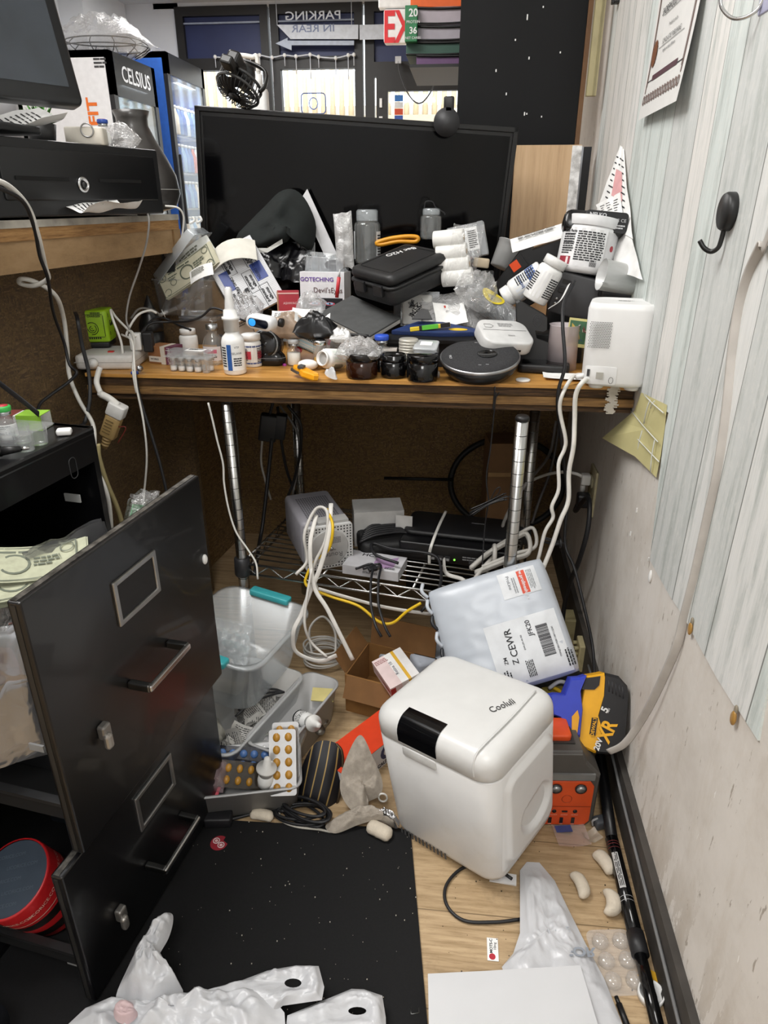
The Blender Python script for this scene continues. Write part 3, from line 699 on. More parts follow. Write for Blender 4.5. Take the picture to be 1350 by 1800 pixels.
# bottles on the bright cooler shelves
cols = ['#e9eef2', '#5d86c4', '#d7e3ee', '#3f66b0', '#c9503f', '#e6dccb', '#7fa7cf']
proto = {}
rng = random.Random(5)
for z in (.72, .99, 1.26, 1.53):
    for k in range(9):
        c = rng.choice(cols)
        loc = (-2.30, 5.90 + k * .078, z)
        if c not in proto:
            t = thing('drink_bottle', 'small bottle standing on the lit shelves of the blue cooler', 'bottle', loc, group='bottles in the blue drink cooler')
            b = MB(); b.lathe([(.026, 0), (.03, .01), (.03, .12), (.012, .17), (.012, .185)], mat(c, .25), seg=10); part(t, 'body', b)
            b = MB(); b.lathe([(.014, .185), (.014, .205)], mat('#e8e8e8', .4), seg=10); part(t, 'cap', b)
            proto[c] = t
        else: dup(proto[c], loc)
# wire basket in a clear bag on top of the coolers
bp = KY(228, 84, 5.0)
b = MB()
for r_, z in ((.2, .06), (.17, .10)): b.tube([(r_ * 1.5 * math.cos(2 * pi * k / 16), r_ * math.sin(2 * pi * k / 16), z) for k in range(16)], .004, BLACK, closed=True, n=2, seg=5)
for k in range(12):
    a = 2 * pi * k / 12; b.tube([(.2 * math.cos(a), .13 * math.sin(a), .005), (.3 * math.cos(a), .2 * math.sin(a), .06), (.25 * math.cos(a), .17 * math.sin(a), .10)], .003, BLACK, seg=5, n=3)
solo('wire_basket', b, 'black wire basket on top of the drink coolers', 'basket', (bp.x - .25, 5.18, 1.905))
b = crumple(.60, .5, .15, 11, 16); solo('plastic_bag', b, 'clear crumpled plastic bag draped over the wire basket on the coolers', 'plastic bag', (bp.x - .25, 5.16, 1.92))

# ------------------------------------------------------------------ storefront signs
t = thing('parking_sign', 'white parking arrow sign seen from behind hanging in the shop window', 'sign', (-1.32, 6.9, 2.39))
s = .00515
def sw(px, py): p = KY(px, py, 6.9); return (p.x + 1.32, p.z - 2.39)
MIR = MX.Translation((0, 0, 0)) @ T(rx=90) @ MX.Scale(-1, 4, (1, 0, 0))
WG = mat('#cdd2da', .5); 
b = MB(); pts = [sw(487, 44), sw(630, 44), sw(630, 69), sw(511, 69)]; b.prism([(x, y) for x, y in pts], .0, .012, WG, FRONT)
b.prism([sw(484, 76), sw(505, 66), sw(505, 71), sw(622, 71), sw(622, 79), sw(512, 79), sw(512, 88)], -.02, -.008, mat('#aab3c2', .5), FRONT); part(t, 'arrow_and_reflection', b)  # lower pale prism: the arrow's shadow/reflection built as a solid
p1 = sw(550, 28); p2 = sw(551, 51)
b = MB(); b.text('PARKING', .085, WG, T(p1[0], -.004, p1[1]) @ MIR, wide=1.35, bold=.01); part(t, 'upper_lettering', b)
b = MB(); b.text('IN REAR', .075, mat('#7782a0', .5), T(p2[0], -.0135, p2[1]) @ MIR, wide=1.35, bold=.01); part(t, 'lower_lettering', b)
b = MB(); p3 = sw(632, 44); p4 = sw(676, 69); b.box(((p3[0] + p4[0]) / 2, 0, (p3[1] + p4[1]) / 2), (p4[0] - p3[0], .012, p3[1] - p4[1]), WG); part(t, 'tail_panel', b)
b = MB()
for a in ((487, 44), (618, 44)): q = sw(*a); b.cyl((q[0], .003, q[1]), (q[0], .003, .2), .003, WG)
part(t, 'hanger', b)
# icicle string lights
pts = [KY(x, y, 6.93) for x, y in ((378, 100), (395, 102), (418, 106), (440, 99), (456, 97), (478, 101), (500, 97), (520, 99), (545, 96), (560, 100), (590, 102), (612, 97), (622, 96))]
t = thing('string_lights', 'unlit string of icicle lights hanging below the shop window transom', 'lights', pts[6])
b = MB(); b.tube([p - pts[6] for p in pts], .006, mat('#c9ccd2', .5), seg=5, n=3); part(t, 'wire', b)
b = MB()
for i, p in enumerate(pts):
    b = MB(); q = p - pts[6]; b.ball(q, .016, WHITE, seg=8); b.cyl(q, q - V((0, 0, .08 + .05 * (i % 3))), .004, mat('#c9ccd2', .5), seg=5); part(t, 'bulb', b)
# exit sign
ep = KY(712, 48, 4.4)
t = thing('exit_sign', 'white exit sign with red letters hanging before the shop door', 'sign', ep)
w_ = KY(748, 48, 4.4).x - KY(675, 48, 4.4).x; h_ = KY(712, 36, 4.4).z - KY(712, 95, 4.4).z
b = MB(); b.rbox(w_ + .16, h_, -.03, .03, .012, WHITE, T(x=.08) @ FRONT); part(t, 'housing', b)
b = MB(); b.text('EXIT', .20, mat('#d8252b', .4), T(x=-.115, y=-.032, z=-.01) @ FRONT, bold=.02, wide=.66, align='LEFT'); part(t, 'red_lettering', b)
b = MB(); b.box((-.01, 0, h_ * .75), (.26, .055, h_ * .42), WHITE, bev=.006); b.cyl((0, 0, h_ * .7), (0, 0, 2.6 - ep.z), .01, WHITE); part(t, 'mount', b)
# product boxes on the far side shelf at the panel edge
def pbox(nm, lab, px0, py0, px1, py1, y, col, d=.30, extra=None):
    a, c = KY(px0, py0, y), KY(px1, py1, y)
    t = thing(nm, lab, 'box', ((a.x + c.x) / 2, y, c.z))
    b = MB(); b.box((0, d / 2, (a.z - c.z) / 2), (c.x - a.x, d, a.z - c.z), mat(col, .55), bev=.002); part(t, 'carton', b)
    if extra: extra(t, c.x - a.x, a.z - c.z)
    return t, a, c
def flap(t, w, h):
    b = MB(); b.tube([(-w * .5, -.003, h * .93), (0, -.003, h * .86), (w * .5, -.003, h * .9)], .0035, BLACK, seg=5); b.tube([(-w * .5, -.003, h * .1), (0, -.003, h * .06), (w * .5, -.003, h * .12)], .0022, BLACK, seg=5); part(t, 'black_edge', b)
YB = 2.42
pbox('snack_box', 'orange box topmost in the stack beside the black panel', 722, -34, 830, 11, YB, '#e8641c')
pbox('snack_box', 'grey lilac box under the orange box in the stack', 728, 12, 830, 42, YB, '#b3a9b0', extra=flap)
pbox('snack_box', 'lower grey box above the green boxes in the stack', 734, 45, 830, 71, YB, '#a9a3ab', extra=flap)
pbox('snack_box', 'dark green box in the lower part of the stack', 714, 73, 830, 96, YB, '#2f5245', extra=flap)
pbox('snack_box', 'purple box at the bottom of the stack beside the black panel', 732, 97, 830, 115, YB, '#6a4a72', extra=flap)
def gtxt(t, w, h):
    b = MB(); MM = FRONT @ T(x=w * .17, z=.001)
    b.text('20', h * .30, WHITE, MM @ T(y=h * .78), bold=.02); b.text('PROTEIN', h * .11, WHITE, MM @ T(y=h * .54)); b.text('36', h * .26, WHITE, MM @ T(y=h * .3), bold=.02); b.text('NET CARBS', h * .1, WHITE, MM @ T(y=h * .1)); part(t, 'white_lettering', b)
pbox('snack_box', 'bright green box end with white numbers standing left of the box stack', 712, 9, 733, 73, YB - .03, '#2f7d4f', .03, gtxt)
a, c = KY(722, 117, YB), KY(830, 121, YB)
t = thing('wall_shelf', 'thin black shelf on the black panel carrying the stacked boxes', 'shelf', (a.x, YB, a.z))
b = MB(); b.box(((c.x - a.x) / 2 + .05, .13, -.006), (c.x - a.x + .1, .36, .008), BLACK); part(t, 'board', b)
b = MB(); b.box(((c.x - a.x) + .08, .13, (2.6 - a.z) / 2), (.02, .34, 2.6 - a.z), BLACK); part(t, 'upright', b)
# hanging strap on the door
sp = [KY(*q, 6.85) for q in ((700, 108), (702, 125), (712, 155), (728, 178), (742, 180), (758, 160), (766, 135), (764, 122), (752, 117))]
t = thing('hanging_strap', 'grey webbing strap hanging in a loop at the shop door', 'strap', sp[0])
b = MB(); b.tube([p - sp[0] for p in sp], .006, mat('#4a4a4c', .6), seg=6, flat=3, up=(0, 1, 0)); part(t, 'webbing', b)
b = MB(); b.box((0, 0, .01), (.05, .03, .05), mat('#b9babc', .4)); b.cyl((0, 0, 0), (0, .14, .02), .01, STEEL); part(t, 'hook', b)

# ------------------------------------------------------------------ right wall: hooks, certificate, outlets, cords
def wallM(p, yawd=0): return p
hp = KX(1290, 372, XW)
t = thing('adhesive_hook', 'round black adhesive hook on the plank wallpaper at the right', 'hook', hp)
b = MB(); b.lathe([(.0235, 0), (.0235, .011), (.0215, .0145), (0.001, .0145)], mat('#1a1a1b', .45), T(ry=-90), seg=28); part(t, 'disc', b)
b = MB(); b.tube([(-.008, 0, -.014), (-.009, 0, -.034), (-.011, .001, -.044), (-.017, .006, -.049), (-.025, .012, -.045), (-.031, .017, -.036)], .0032, mat('#161616', .4)); part(t, 'hook', b)
hp = KX(1340, 5, XW)
t = thing('wire_hook', 'shiny wire coat hook on the wallpaper at the top right corner', 'hook', hp)
b = MB(); b.tube([(-.003, -.018, .03), (-.004, -.012, -.002), (-.015, -.006, -.014), (-.03, .004, -.014), (-.042, .016, 0), (-.046, .02, .018)], .0022, CHROME); b.ball((-.046, .02, .019), .0042, CHROME); part(t, 'hook', b)
b = MB(); b.rbox(.04, .06, 0, .004, .006, mat('#b9bad6', .3), T(ry=-90) @ T(x=.005, y=-.03)); part(t, 'backplate', b)
p = KX(1090, 2, XW); b = MB(); b.box((-.008, 0, .01), (.016, .022, .03), BLACK, bev=.003); b.box((-.016, 0, 0), (.008, .016, .012), BLACK, bev=.002)
solo('clip_hook', b, 'small black clip on the wallpaper at the top of the photo', 'hook', p)
# certificate, curling off the wall at the bottom
cp = KX(1157, 60, XW - .003)
t = thing('certificate', 'white award certificate with brown seal and ornate border on the wallpaper', 'certificate', (XW - .0035, KX(1165, 0, XW).y, 1.20))
y0 = KX(1165, 0, XW).y; cw, chh = .30, .335
def cf(x, y): # x 0..cw to the right (towards the camera), y 0..chh up
    v = 1 - y / chh
    off = .003 + .022 * max(0, v - .35) ** 2 + .012 * max(0, v - .3) * (x / cw)
    return (-off, -x, y)
def cgrid(b, xa, ya, xb, yb, m, lift, nu=8, nv=10):
    b.grid(lambda u, v: (lambda q: (q[0] - lift, q[1], q[2]))(cf(xa + (xb - xa) * u, ya + (yb - ya) * v)), nu, nv, m)
cwarp = lambda lift=.0012: (lambda v: (lambda q: (q[0] - lift, q[1], q[2]))(cf(v.x, v.y)))
b = MB(); cgrid(b, 0, 0, cw, chh, mat('#e0dfdc', .55, var=.02), 0); part(t, 'paper', b)
BR = mat('#6d544c', .6); MAR = mat('#4e2431', .5)
b = MB()
for xa, ya, xb, yb in ((.018, .042, .024, chh), (cw - .024, .042, cw - .018, chh), (.027, .052, .029, chh), (cw - .029, .052, cw - .027, chh)): cgrid(b, xa, ya, xb, yb, BR, .0006, 1, 10)
for k in range(15):
    x = .022 + k * .0182
    for r_ in (.009, .006): 
        ring = [V((x + r_ * math.cos(a), .031 + r_ * .9 * math.sin(a), 0)) for a in [2 * pi * i / 10 for i in range(10)]]
        b.add([cwarp()(q) for q in ring] + [cwarp()(V((x + (q.x - x) * .72, .031 + (q.y - .031) * .72, 0))) for q in ring], [(i, (i + 1) % 10, 10 + (i + 1) % 10, 10 + i) for i in range(10)], BR)
part(t, 'ornate_border', b, 'brown ornamental border')
b = MB(); cgrid(b, .06, .058, .24, .067, MAR, .0008, 6, 1); cgrid(b, .022, .059, .28, .061, INK, .0006, 8, 1); part(t, 'banner', b, 'dark maroon ribbon strip')
b = MB(); pts = [V((.045 + (.019 if i % 2 else .0165) * math.cos(2 * pi * i / 40), .103 + (.0225 if i % 2 else .02) * math.sin(2 * pi * i / 40), 0)) for i in range(40)]
b.add([cwarp(.0015)(q) for q in pts], [tuple(range(40))], mat('#7a4a2a', .4)); part(t, 'seal', b, 'brown rosette seal')
b = MB()
for s_, sz, x, y, bo in (('Certificate of', .02, .12, .325, .01), ('Recognition', .036, .145, .295, .02), ('Presented to', .009, .15, .268, 0), ('TOMMY KY WHOLESALE SUPPLEMENTS', .0125, .15, .245, .015), ('in sincere appreciation of your generous support', .0085, .15, .222, 0), ('and commitment to quality and caring', .0085, .15, .211, 0), ('Your valuable contribution is appreciated by the students of', .0074, .15, .186, 0), ('SHOREWOOD HIGH SCHOOL', .016, .155, .163, .015), ('Provided to you by', .008, .15, .134, 0), ('SCHOLASTIC PUBLISHING', .0115, .155, .113, 0), ('together we make a difference', .0074, .15, .098, 0)):
    b.text(s_, sz, INK, None, (lambda xx, yy: (lambda v: cwarp(.0014)(V((v.x + xx, v.y + yy, 0)))))(x, y), bold=bo, wide=.92, ext=0)
for y in (.238, .156, .106): cgrid(b, .07, y, .24, y + .0008, INK, .001, 4, 1)
part(t, 'lettering', b)
b = MB(); cgrid(b, .03, .275, .055, .325, mat('#27305c', .5), .0008, 2, 4)
for k in range(4): cgrid(b, .055, .278 + k * .012, .075, .284 + k * .012, mat('#a03038', .5), .0008, 2, 1)
part(t, 'flag_print', b, 'flag picture in the corner')
# papers stuck behind the clutter on the wall
def wpap(nm, lab, corners, off, seed, mt=PAPER, red=False, lines=True):
    q = [KX(px, py, XW - o) for px, py, o in corners]
    t = thing(nm, lab, 'paper', q[3])
    f = lambda u, v: (q[3].lerp(q[2], u)).lerp(q[0].lerp(q[1], u), v) - q[3] + V((-.004 * rn((u, v), 3, seed) - off, 0, 0))
    b = MB(); b.grid(f, 10, 12, mt); part(t, 'sheet', b)
    if lines:
        b = MB(); rng = random.Random(seed)
        for k in range(10):
            v = .12 + k * .08
            for j in range(3):
                u = .15 + j * .27; l = rng.uniform(.1, .22)
                P = [V(f(a, c)) - V((.001, 0, 0)) for a, c in ((u, v), (u + l, v), (u + l, v + .018), (u, v + .018))]
                b.add(P, [(0, 1, 2, 3)], INK)
        part(t, 'printing', b)
    if red:
        b = MB(); P = [V(f(a, c)) - V((.0012, 0, 0)) for a, c in ((.35, .35), (.75, .35), (.75, .7), (.35, .7))]; b.add(P, [(0, 1, 2, 3)], mat('#dba3a5', .7)); part(t, 'pink_patch', b)
wpap('wall_leaflet', 'pointed printed sheet with pink patch taped to the wallpaper above the jar', ((1090, 255, .01), (1096, 262, .006), (1112, 420, .012), (1046, 376, .05)), 0, 3, red=True)
wpap('wall_leaflet', 'white folded leaflets standing against the wallpaper behind the jar', ((1086, 395, .022), (1102, 380, .012), (1132, 492, .006), (1078, 474, .035)), .002, 5, lines=False)
wpap('wall_leaflet', 'printed white leaflet tucked behind the label printer beside the wallpaper', ((1048, 360, .05), (1090, 338, .018), (1098, 400, .02), (1058, 400, .05)), .0, 8)
# outlet on the right wall with two plugs
op = KX(1043, 862, XW)
t = thing('wall_outlet', 'beige electrical outlet plate on the lower right wall', 'outlet', op)
b = MB(); b.rbox(.075, .118, 0, .006, .005, mat('#b9b08e', .45), T(ry=-90) @ T(rz=90), .002); part(t, 'cover_plate', b)
b = MB(); 
for z in (.024, -.024): b.rbox(.034, .03, .006, .009, .01, mat('#a79f80', .5), T(ry=-90) @ T(x=z) @ T(rz=90), .001)
part(t, 'receptacle', b)
t = thing('power_plug', 'black plug with thick cord in the wall outlet', 'plug', op + V((-.009, -.012, -.022)))
b = MB(); b.rbox(.03, .036, 0, .03, .008, CORDB, T(ry=-90) @ T(rz=90)); part(t, 'plug_body', b)
e = [KX(1034, 875, .316), KX(1034, 925, .315), KX(1018, 985, .305), KX(1000, 1030, .30), KX(990, 1080, .30), KX(988, 1150, .30)]
b = MB(); b.tube([V((-.025, 0, -.004)), V((-.03, 0, -.03))] + [p - t.location for p in e], .0058, CORDB); part(t, 'cord', b)
t = thing('power_plug', 'white angled plug in the upper socket of the wall outlet', 'plug', op + V((-.009, .012, .024)))
b = MB(); b.rbox(.026, .028, 0, .022, .006, CORDW, T(ry=-90) @ T(rz=90)); b.cyl((-.015, 0, .004), (-.015, 0, -.032), .007, CORDW); part(t, 'plug_body', b)
e = [KY(1010, 832, 1.62), KY(985, 830, 1.66), KY(950, 838, 1.75), KY(900, 862, 1.8)]
b = MB(); b.tube([V((-.018, 0, .006))] + [p - t.location for p in e], .004, CORDW); part(t, 'cord', b)
# grey flat cable running down the wallpaper
pts = [V((XW - .008, .72, 1.75)), V((XW - .008, .74, 1.4)), KX(1362, 380, XW - .01), KX(1340, 430, XW - .008), KX(1318, 478, XW - .006), KX(1300, 540, XW - .006), KX(1288, 620, XW - .006), KX(1278, 720, XW - .006), KX(1262, 830, XW - .006), KX(1240, 930, XW - .006), KX(1222, 1010, XW - .006), KX(1204, 1080, XW - .006), KX(1188, 1140, XW - .008), KX(1150, 1225, XW - .012), KX(1122, 1275, XW - .016), KX(1097, 1308, XW - .03), KX(1070, 1322, XW - .05)]
cable('flat_cable', 'long grey flat cable hanging down the right wall to the cordless tool', pts, .0016, mat('#b9b4ae', .5), flat=4.2, n=8, up=(0, 1, 0))
# junction boxes low on the right wall
p = KX(1015, 1105, XW)
t = thing('junction_box', 'grimy beige junction box low on the right wall behind the parcel', 'junction box', (XW - .001, p.y, p.z))
b = MB(); b.box((-.02, 0, 0), (.04, .055, .085), mat('#a59a72', .5, dirt=('#4d452f', .8)), bev=.004); part(t, 'housing', b)
b = MB(); b.box((-.042, 0, .0), (.004, .04, .05), mat('#8d8462', .5, dirt=('#3d3725', .8)), bev=.001); part(t, 'cover', b)
p = KX(1032, 1150, XW)
t = thing('phone_jack', 'open beige phone terminal block low on the right wall below the junction box', 'terminal block', (XW - .001, p.y, p.z))
b = MB(); b.box((-.012, 0, 0), (.024, .05, .075), mat('#c9bd92', .5, dirt=('#5d5338', .7)), bev=.003); part(t, 'base', b)
b = MB()
for k in range(4):
    for s_ in (-.012, .012): b.cyl((-.024, s_, -.024 + k * .016), (-.034, s_, -.024 + k * .016), .005, mat('#b3a97f', .4))
part(t, 'terminal', b)
# ------------------------------------------------------------------ black filing cabinet with two open drawers
CABL, CABR = (-.59, 1.01, 0), (0, 0, -9)
CAB = MX.Translation(CABL) @ Euler((0, 0, R(-9))).to_matrix().to_4x4()
KBL = mat('#0b0b0d', .32, var=.15, scale=14, coat=.15); KIN = mat('#050506', .8)
t = thing('filing_cabinet', 'black two drawer filing cabinet with both drawers pulled open at the left', 'filing cabinet', CABL, CABR)
HC = .722
b = MB(); b.box((-.26, .012, HC / 2), (.52, .012, HC), KBL); b.box((-.26, -.448, HC / 2), (.52, .012, HC), KBL); b.box((-.52, -.218, HC / 2), (.012, .46, HC), KBL)
b.box((-.26, -.218, HC - .007), (.524, .474, .014), KBL, bev=.004); b.box((-.006, -.218, HC - .035), (.012, .45, .045), KBL); b.box((-.26, -.218, .008), (.52, .46, .016), KBL); b.box((-.006, -.218, .278), (.014, .45, .018), KBL)
part(t, 'body', b)
b = MB(); b.tube([(.0005, y, z) for y, z in rr(.016, .034, .007, 3, -.045, .672)], .0008, mat('#3a3a3c', .4), closed=True, n=1, seg=5); part(t, 'lock_opening', b)
b = MB(); b.box((-.045, -.008, .60), (.03, .003, .014), mat('#c9cac8', .5)); part(t, 'inner_tab', b, 'small white tab inside the opening')
b = MB()
for q in range(4):
    for z in (.681, .690, .699): b.box((.0008, -.318 + q * .007, z), (.0008, .0052, .0062), mat('#9a9a98', .4))
part(t, 'badge', b, 'small silver badge')
def drawer(parent, xo, y0, y1, z0, z1, lab):
    d = part(parent, 'drawer', MB().box((xo - .009, (y0 + y1) / 2, (z0 + z1) / 2), (.018, y1 - y0, z1 - z0), KBL, bev=.0025), lab)
    w_ = y1 - y0; cy = (y0 + y1) / 2; h = z1 - z0
    b = MB(); b.box((xo - .010, cy, z1 + .0002), (.008, w_ - .004, .0010), mat('#55524d', .4, .5, var=.6, scale=90)); b.box((xo - .010, y0 - .0002, (z0 + z1) / 2), (.006, .0008, h - .01), mat('#3a3937', .4, .5)); part(d, 'worn_edge', b, 'scuffed bare metal edge')
    b = MB(); b.box((xo - .02 - .25, y0 + .03, z0 + .035), (.48, .004, .03), KIN); b.box((xo - .02 - .25, y1 - .03, z0 + .09), (.48, .004, .14), KIN); b.box((xo - .27, cy, z0 + .02), (.48, w_ - .06, .004), KIN)
    b.box((xo - .27, y0 + .028, z0 + .052), (.48, .012, .006), mat('#3b3b3c', .4, .6)); b.box((xo - .27, y1 - .028, z0 + .162), (.48, .012, .006), mat('#3b3b3c', .4, .6))
    part(d, 'tub', b)
    b = MB(); zc, hw, hh = z1 - (.092 if h > .3 else .055), .046, .030
    for s in (-1, 1): b.box((xo + .0015, cy + s * hw, zc), (.005, .008, hh * 2 + .008), STEEL, bev=.0015); b.box((xo + .0015, cy, zc + s * hh), (.005, hw * 2, .008), STEEL, bev=.0015)
    b.box((xo + .0006, cy, zc), (.0012, hw * 2, hh * 2), mat('#0d0d0f', .5)); part(d, 'label_frame', b, 'steel label frame')
    b = MB(); zh = z0 + h * (.43 if h > .3 else .37); hl = .054
    b.box((xo + .034, cy, zh), (.007, 2 * hl, .010), CHROME, bev=.002)
    for s in (-1, 1): b.box((xo + .017, cy + s * (hl - .004), zh), (.034, .010, .012), mat('#6e6e6e', .3, 1.0), bev=.002)
    part(d, 'handle', b, 'steel bar handle')
    b = MB(); yl, zl = y0 + .075, z0 + h * .36 if h > .3 else z0 + h * .33
    b.box((xo + .006, yl, zl + .006), (.012, .016, .022), mat('#8d8a86', .4, .8), bev=.003); b.box((xo + .013, yl - .004, zl - .006), (.010, .012, .024), mat('#a8a49e', .35, .8), bev=.004); part(d, 'thumb_latch', b, 'grey thumb latch')
    return d
d1 = drawer(t, .195, -.392, .0, .276, .662, None)
b = MB(); b.ball((.197, -.016, .52), (.004, .006, .009), WHITE); part(d1, 'paint_chip', b)
d2 = drawer(t, .185, -.425, -.02, .012, .268, None)
for px, py, y in ((65, 1314, .63), (130, 1692, .60)):
    b = MB(); b.box(CAB.inverted() @ KY(px, py, y), (.022, .003, .010), mat('#8d8d8c', .4)); part(t, 'inner_tab', b, 'small grey tab')
# --- things in the top drawer
def cl(x, y, z): return CAB @ V((x, y, z))
GREENB = mat('#9fa189', .7, var=.08, scale=90); INKG = mat('#5a6052', .7)
def banknote(nm, lab, loc, rot, curl=.012, n=9, seed=0, mt=GREENB):
    t = thing(nm, lab, 'banknotes', loc, rot)
    w_, h_ = .156, .066
    def f(u, v, k=0): return ((u - .5) * w_ + .001 * k * rn((k, 1), 1.7), (v - .5) * h_ + .001 * rn((k, 5), 1.3), curl * (2 * u - 1) ** 2 + k * .0009 + .002 * rn((u, v, k * .1), 2, seed))
    b = MB()
    for k in range(n): b.grid(lambda u, v: f(u, v, k), 10, 3, mt)
    part(t, 'notes', b)
    b = MB(); up = lambda v: V(f(v.x / w_ + .5, v.y / h_ + .5, n)) 
    for x0, y0, x1, y1 in ((-.074, -.03, -.072, .03), (.072, -.03, .074, .03)): b.grid(lambda u, v: up(V((x0 + (x1 - x0) * u, y0 + (y1 - y0) * v))), 2, 4, INKG)
    for y0 in (-.0305, .0290): b.grid(lambda u, v: up(V((-.074 + .148 * u, y0 + .0015 * v))), 12, 1, INKG)
    for cx, cy, r_ in ((-.062, .02, .010), (.062, -.02, .010), (-.062, -.02, .009), (.062, .02, .009), (0, 0, .019), (-.04, -.004, .0085)):
        ring = [(cx + r_ * math.cos(2 * pi * i / 16), cy + r_ * math.sin(2 * pi * i / 16)) for i in range(16)]
        b.add([up(V(q)) for q in ring] + [up(V((cx + (q[0] - cx) * .82, cy + (q[1] - cy) * .82))) for q in ring], [(i, (i + 1) % 16, 16 + (i + 1) % 16, 16 + i) for i in range(16)], INKG)
    for cx in (-.062, .062): b.text('1', .012, INKG, None, (lambda c, d_: (lambda v: up(V((v.x + c, v.y + d_)))))(cx, .02 if cx < 0 else -.02), ext=0, bold=.03)
    b.bars(-.045, .026, .09, .007, 1, INKG, None, up); b.bars(.022, .012, .034, .018, 3, INKG, None, up); b.bars(-.05, .015, .028, .012, 2, INKG, None, up)
    part(t, 'engraving', b); return t
banknote('banknotes', 'fanned stack of one dollar bills in the top file drawer', KY(36, 1002, .73), (16, 8, 30), .014, 12, 2)
banknote('banknotes', 'second wad of dollar bills under the fanned stack at the photo edge', KY(18, 1035, .70), (12, 4, 42), .010, 10, 6)
b = MB(); b.rbox(.12, .09, 0, .035, .006, mat('#8a5a3c', .6), bev=.002); solo('brown_packet', b, 'brown carton standing behind the dollar bills in the top drawer', 'box', cl(.06, -.155, .50), (6, 20, 10))
b = MB(); b.box((0, 0, .115), (.26, .22, .23), mat('#141416', .6)); solo('hanging_file', b, 'dark hanging file under the things in the top drawer', 'file', cl(-.03, -.19, .304), (0, 0, -9))
SILV = clear('#a5a6a9', .75, .14, .95, .45, 16, .7)
def foil(nm, lab, loc, rot, w_, h_, seed, mt, cat='pouch'):
    b = MB()
    f = lambda s: (lambda u, v: ((u - .5) * w_ * (1 + .06 * rn((u, v), 2, seed)), s * (.018 * (1 - (2 * u - 1) ** 2) * (1 - v ** 3) + .006 * ridge((u, v), 4, seed + s)), v * h_ + .012 * rn((u, v), 3, seed + 2)))
    b.grid(f(1), 14, 14, mt); b.grid(f(-1), 14, 14, mt)
    return solo(nm, b, lab, cat, loc, rot)
foil('foil_pouch', 'tall silver foil pouch with a pointed corner behind the top drawer front', cl(.11, -.19, .50), (4, -8, 50), .11, .15, 1, SILV)
foil('foil_pouch', 'crumpled shiny silver pouch at the near end of the top drawer', cl(.075, -.325, .36), (-4, 6, 35), .13, .20, 4, SILV)
foil('zip_bag', 'pale zip bag with orange and pink card inside the top drawer', cl(.075, -.30, .47), (-8, 10, 40), .13, .13, 7, FILM, 'plastic bag')
b = MB(); b.box((0, 0, .045), (.10, .004, .08), mat('#d98d86', .6), bev=.001); b.box((.01, -.003, .075), (.06, .003, .03), mat('#e2572b', .6)); solo('card', b, 'pink and orange card inside the zip bag in the top drawer', 'card', cl(.075, -.298, .46), (-8, 10, 40))
b = MB(); b.box((0, 0, .04), (.09, .008, .07), mat('#a98a62', .7)); solo('card', b, 'tan card sleeve between the dollar bills and the foil pouch', 'card', cl(.05, -.29, .45), (10, 10, 48))
foil('zip_bag', 'small clear zip bag with green strip at the far end of the top drawer', cl(.12, -.065, .60), (0, 25, 60), .05, .05, 12, FILM, 'plastic bag')
b = MB(); b.box((0, 0, .02), (.035, .002, .026), mat('#3f9a57', .6)); solo('card', b, 'green card in the small zip bag at the far end of the drawer', 'card', cl(.117, -.067, .595), (0, 25, 60))
b = MB(); b.box((0, 0, .09), (.02, .10, .18), mat('#5c5a14', .6)); solo('folder', b, 'olive folder edge showing below the silver pouch in the top drawer', 'folder', cl(.12, -.22, .33), (0, 0, -9))
# --- bottom drawer: red striped tin
tp = KZ(100, 1580, .055)
t = thing('round_tin', 'red cylindrical box with black stripes lying tilted in the bottom drawer', 'tin', tp, (22, -14, 10))
b = MB(); b.lathe([(.051, 0), (.053, .006), (.056, .118), (.055, .121), (.053, .121)], mat('#b51f23', .35), seg=40, cap1=False); part(t, 'body', b)
b = MB(); b.lathe([(.0525, .119), (.001, .1185)], mat('#3a4450', .5), seg=40, cap0=False)
for a in range(5): b.text('LICORICE.COM', .007, mat('#55606c', .5), T((-.01, .012)[a % 2], -.036 + a * .017, .1197), ext=0)
part(t, 'lid', b, 'slate grey lid with printed words')
b = MB()
for z0, z1 in ((.018, .036), (.052, .070)): b.lathe([(.0536 + z0 * .024, z0), (.0536 + z1 * .024, z1)], mat('#16120f', .4), seg=40, cap0=False, cap1=False)
b.lathe([(.0562, .078), (.0562, .0793)], mat('#d8b7a8', .5), seg=40, cap0=False, cap1=False)
part(t, 'stripes', b, 'black stripes')
b = MB()
wf = cyl_warp(.0565)
for a in (0, 50, -50, 100, -100): b.text('LICORICE.COM', .0085, mat('#e6c9b9', .5), T(rz=a) @ T(z=.095), wf, ext=0)
part(t, 'lettering', b)
b = MB(); b.rbox(.09, .06, 0, .12, .01, mat('#2b3036', .4)); solo('dark_box', b, 'dark grey plastic box behind the red tin in the bottom drawer', 'box', cl(.0, -.19, .08), (0, 10, 0))
t = thing('dark_bottle', 'dark bottle with purple label lying at the bottom left corner', 'bottle', cl(.05, -.505, .035), (0, 62, -30))
b = MB(); b.lathe([(.033, -.05), (.035, -.045), (.035, .045), (.015, .06), (.015, .075)], mat('#23252a', .25)); part(t, 'body', b)
b = MB(); b.band(.0353, -.03, .03, -150, 150, mat('#c9b9c6', .6)); b.band(.0356, -.018, .0, -150, 150, mat('#5c2447', .6)); b.bars(-.03, .024, .06, .014, 2, INK, None, cyl_warp(.036)); part(t, 'label', b)
b = MB(); b.box((0, 0, .03), (.05, .04, .06), mat('#b08f4e', .7)); solo('cardboard_corner', b, 'tan cardboard box corner at the lower left edge by the cabinet', 'box', cl(-.005, -.51, .09), (0, 20, 20))
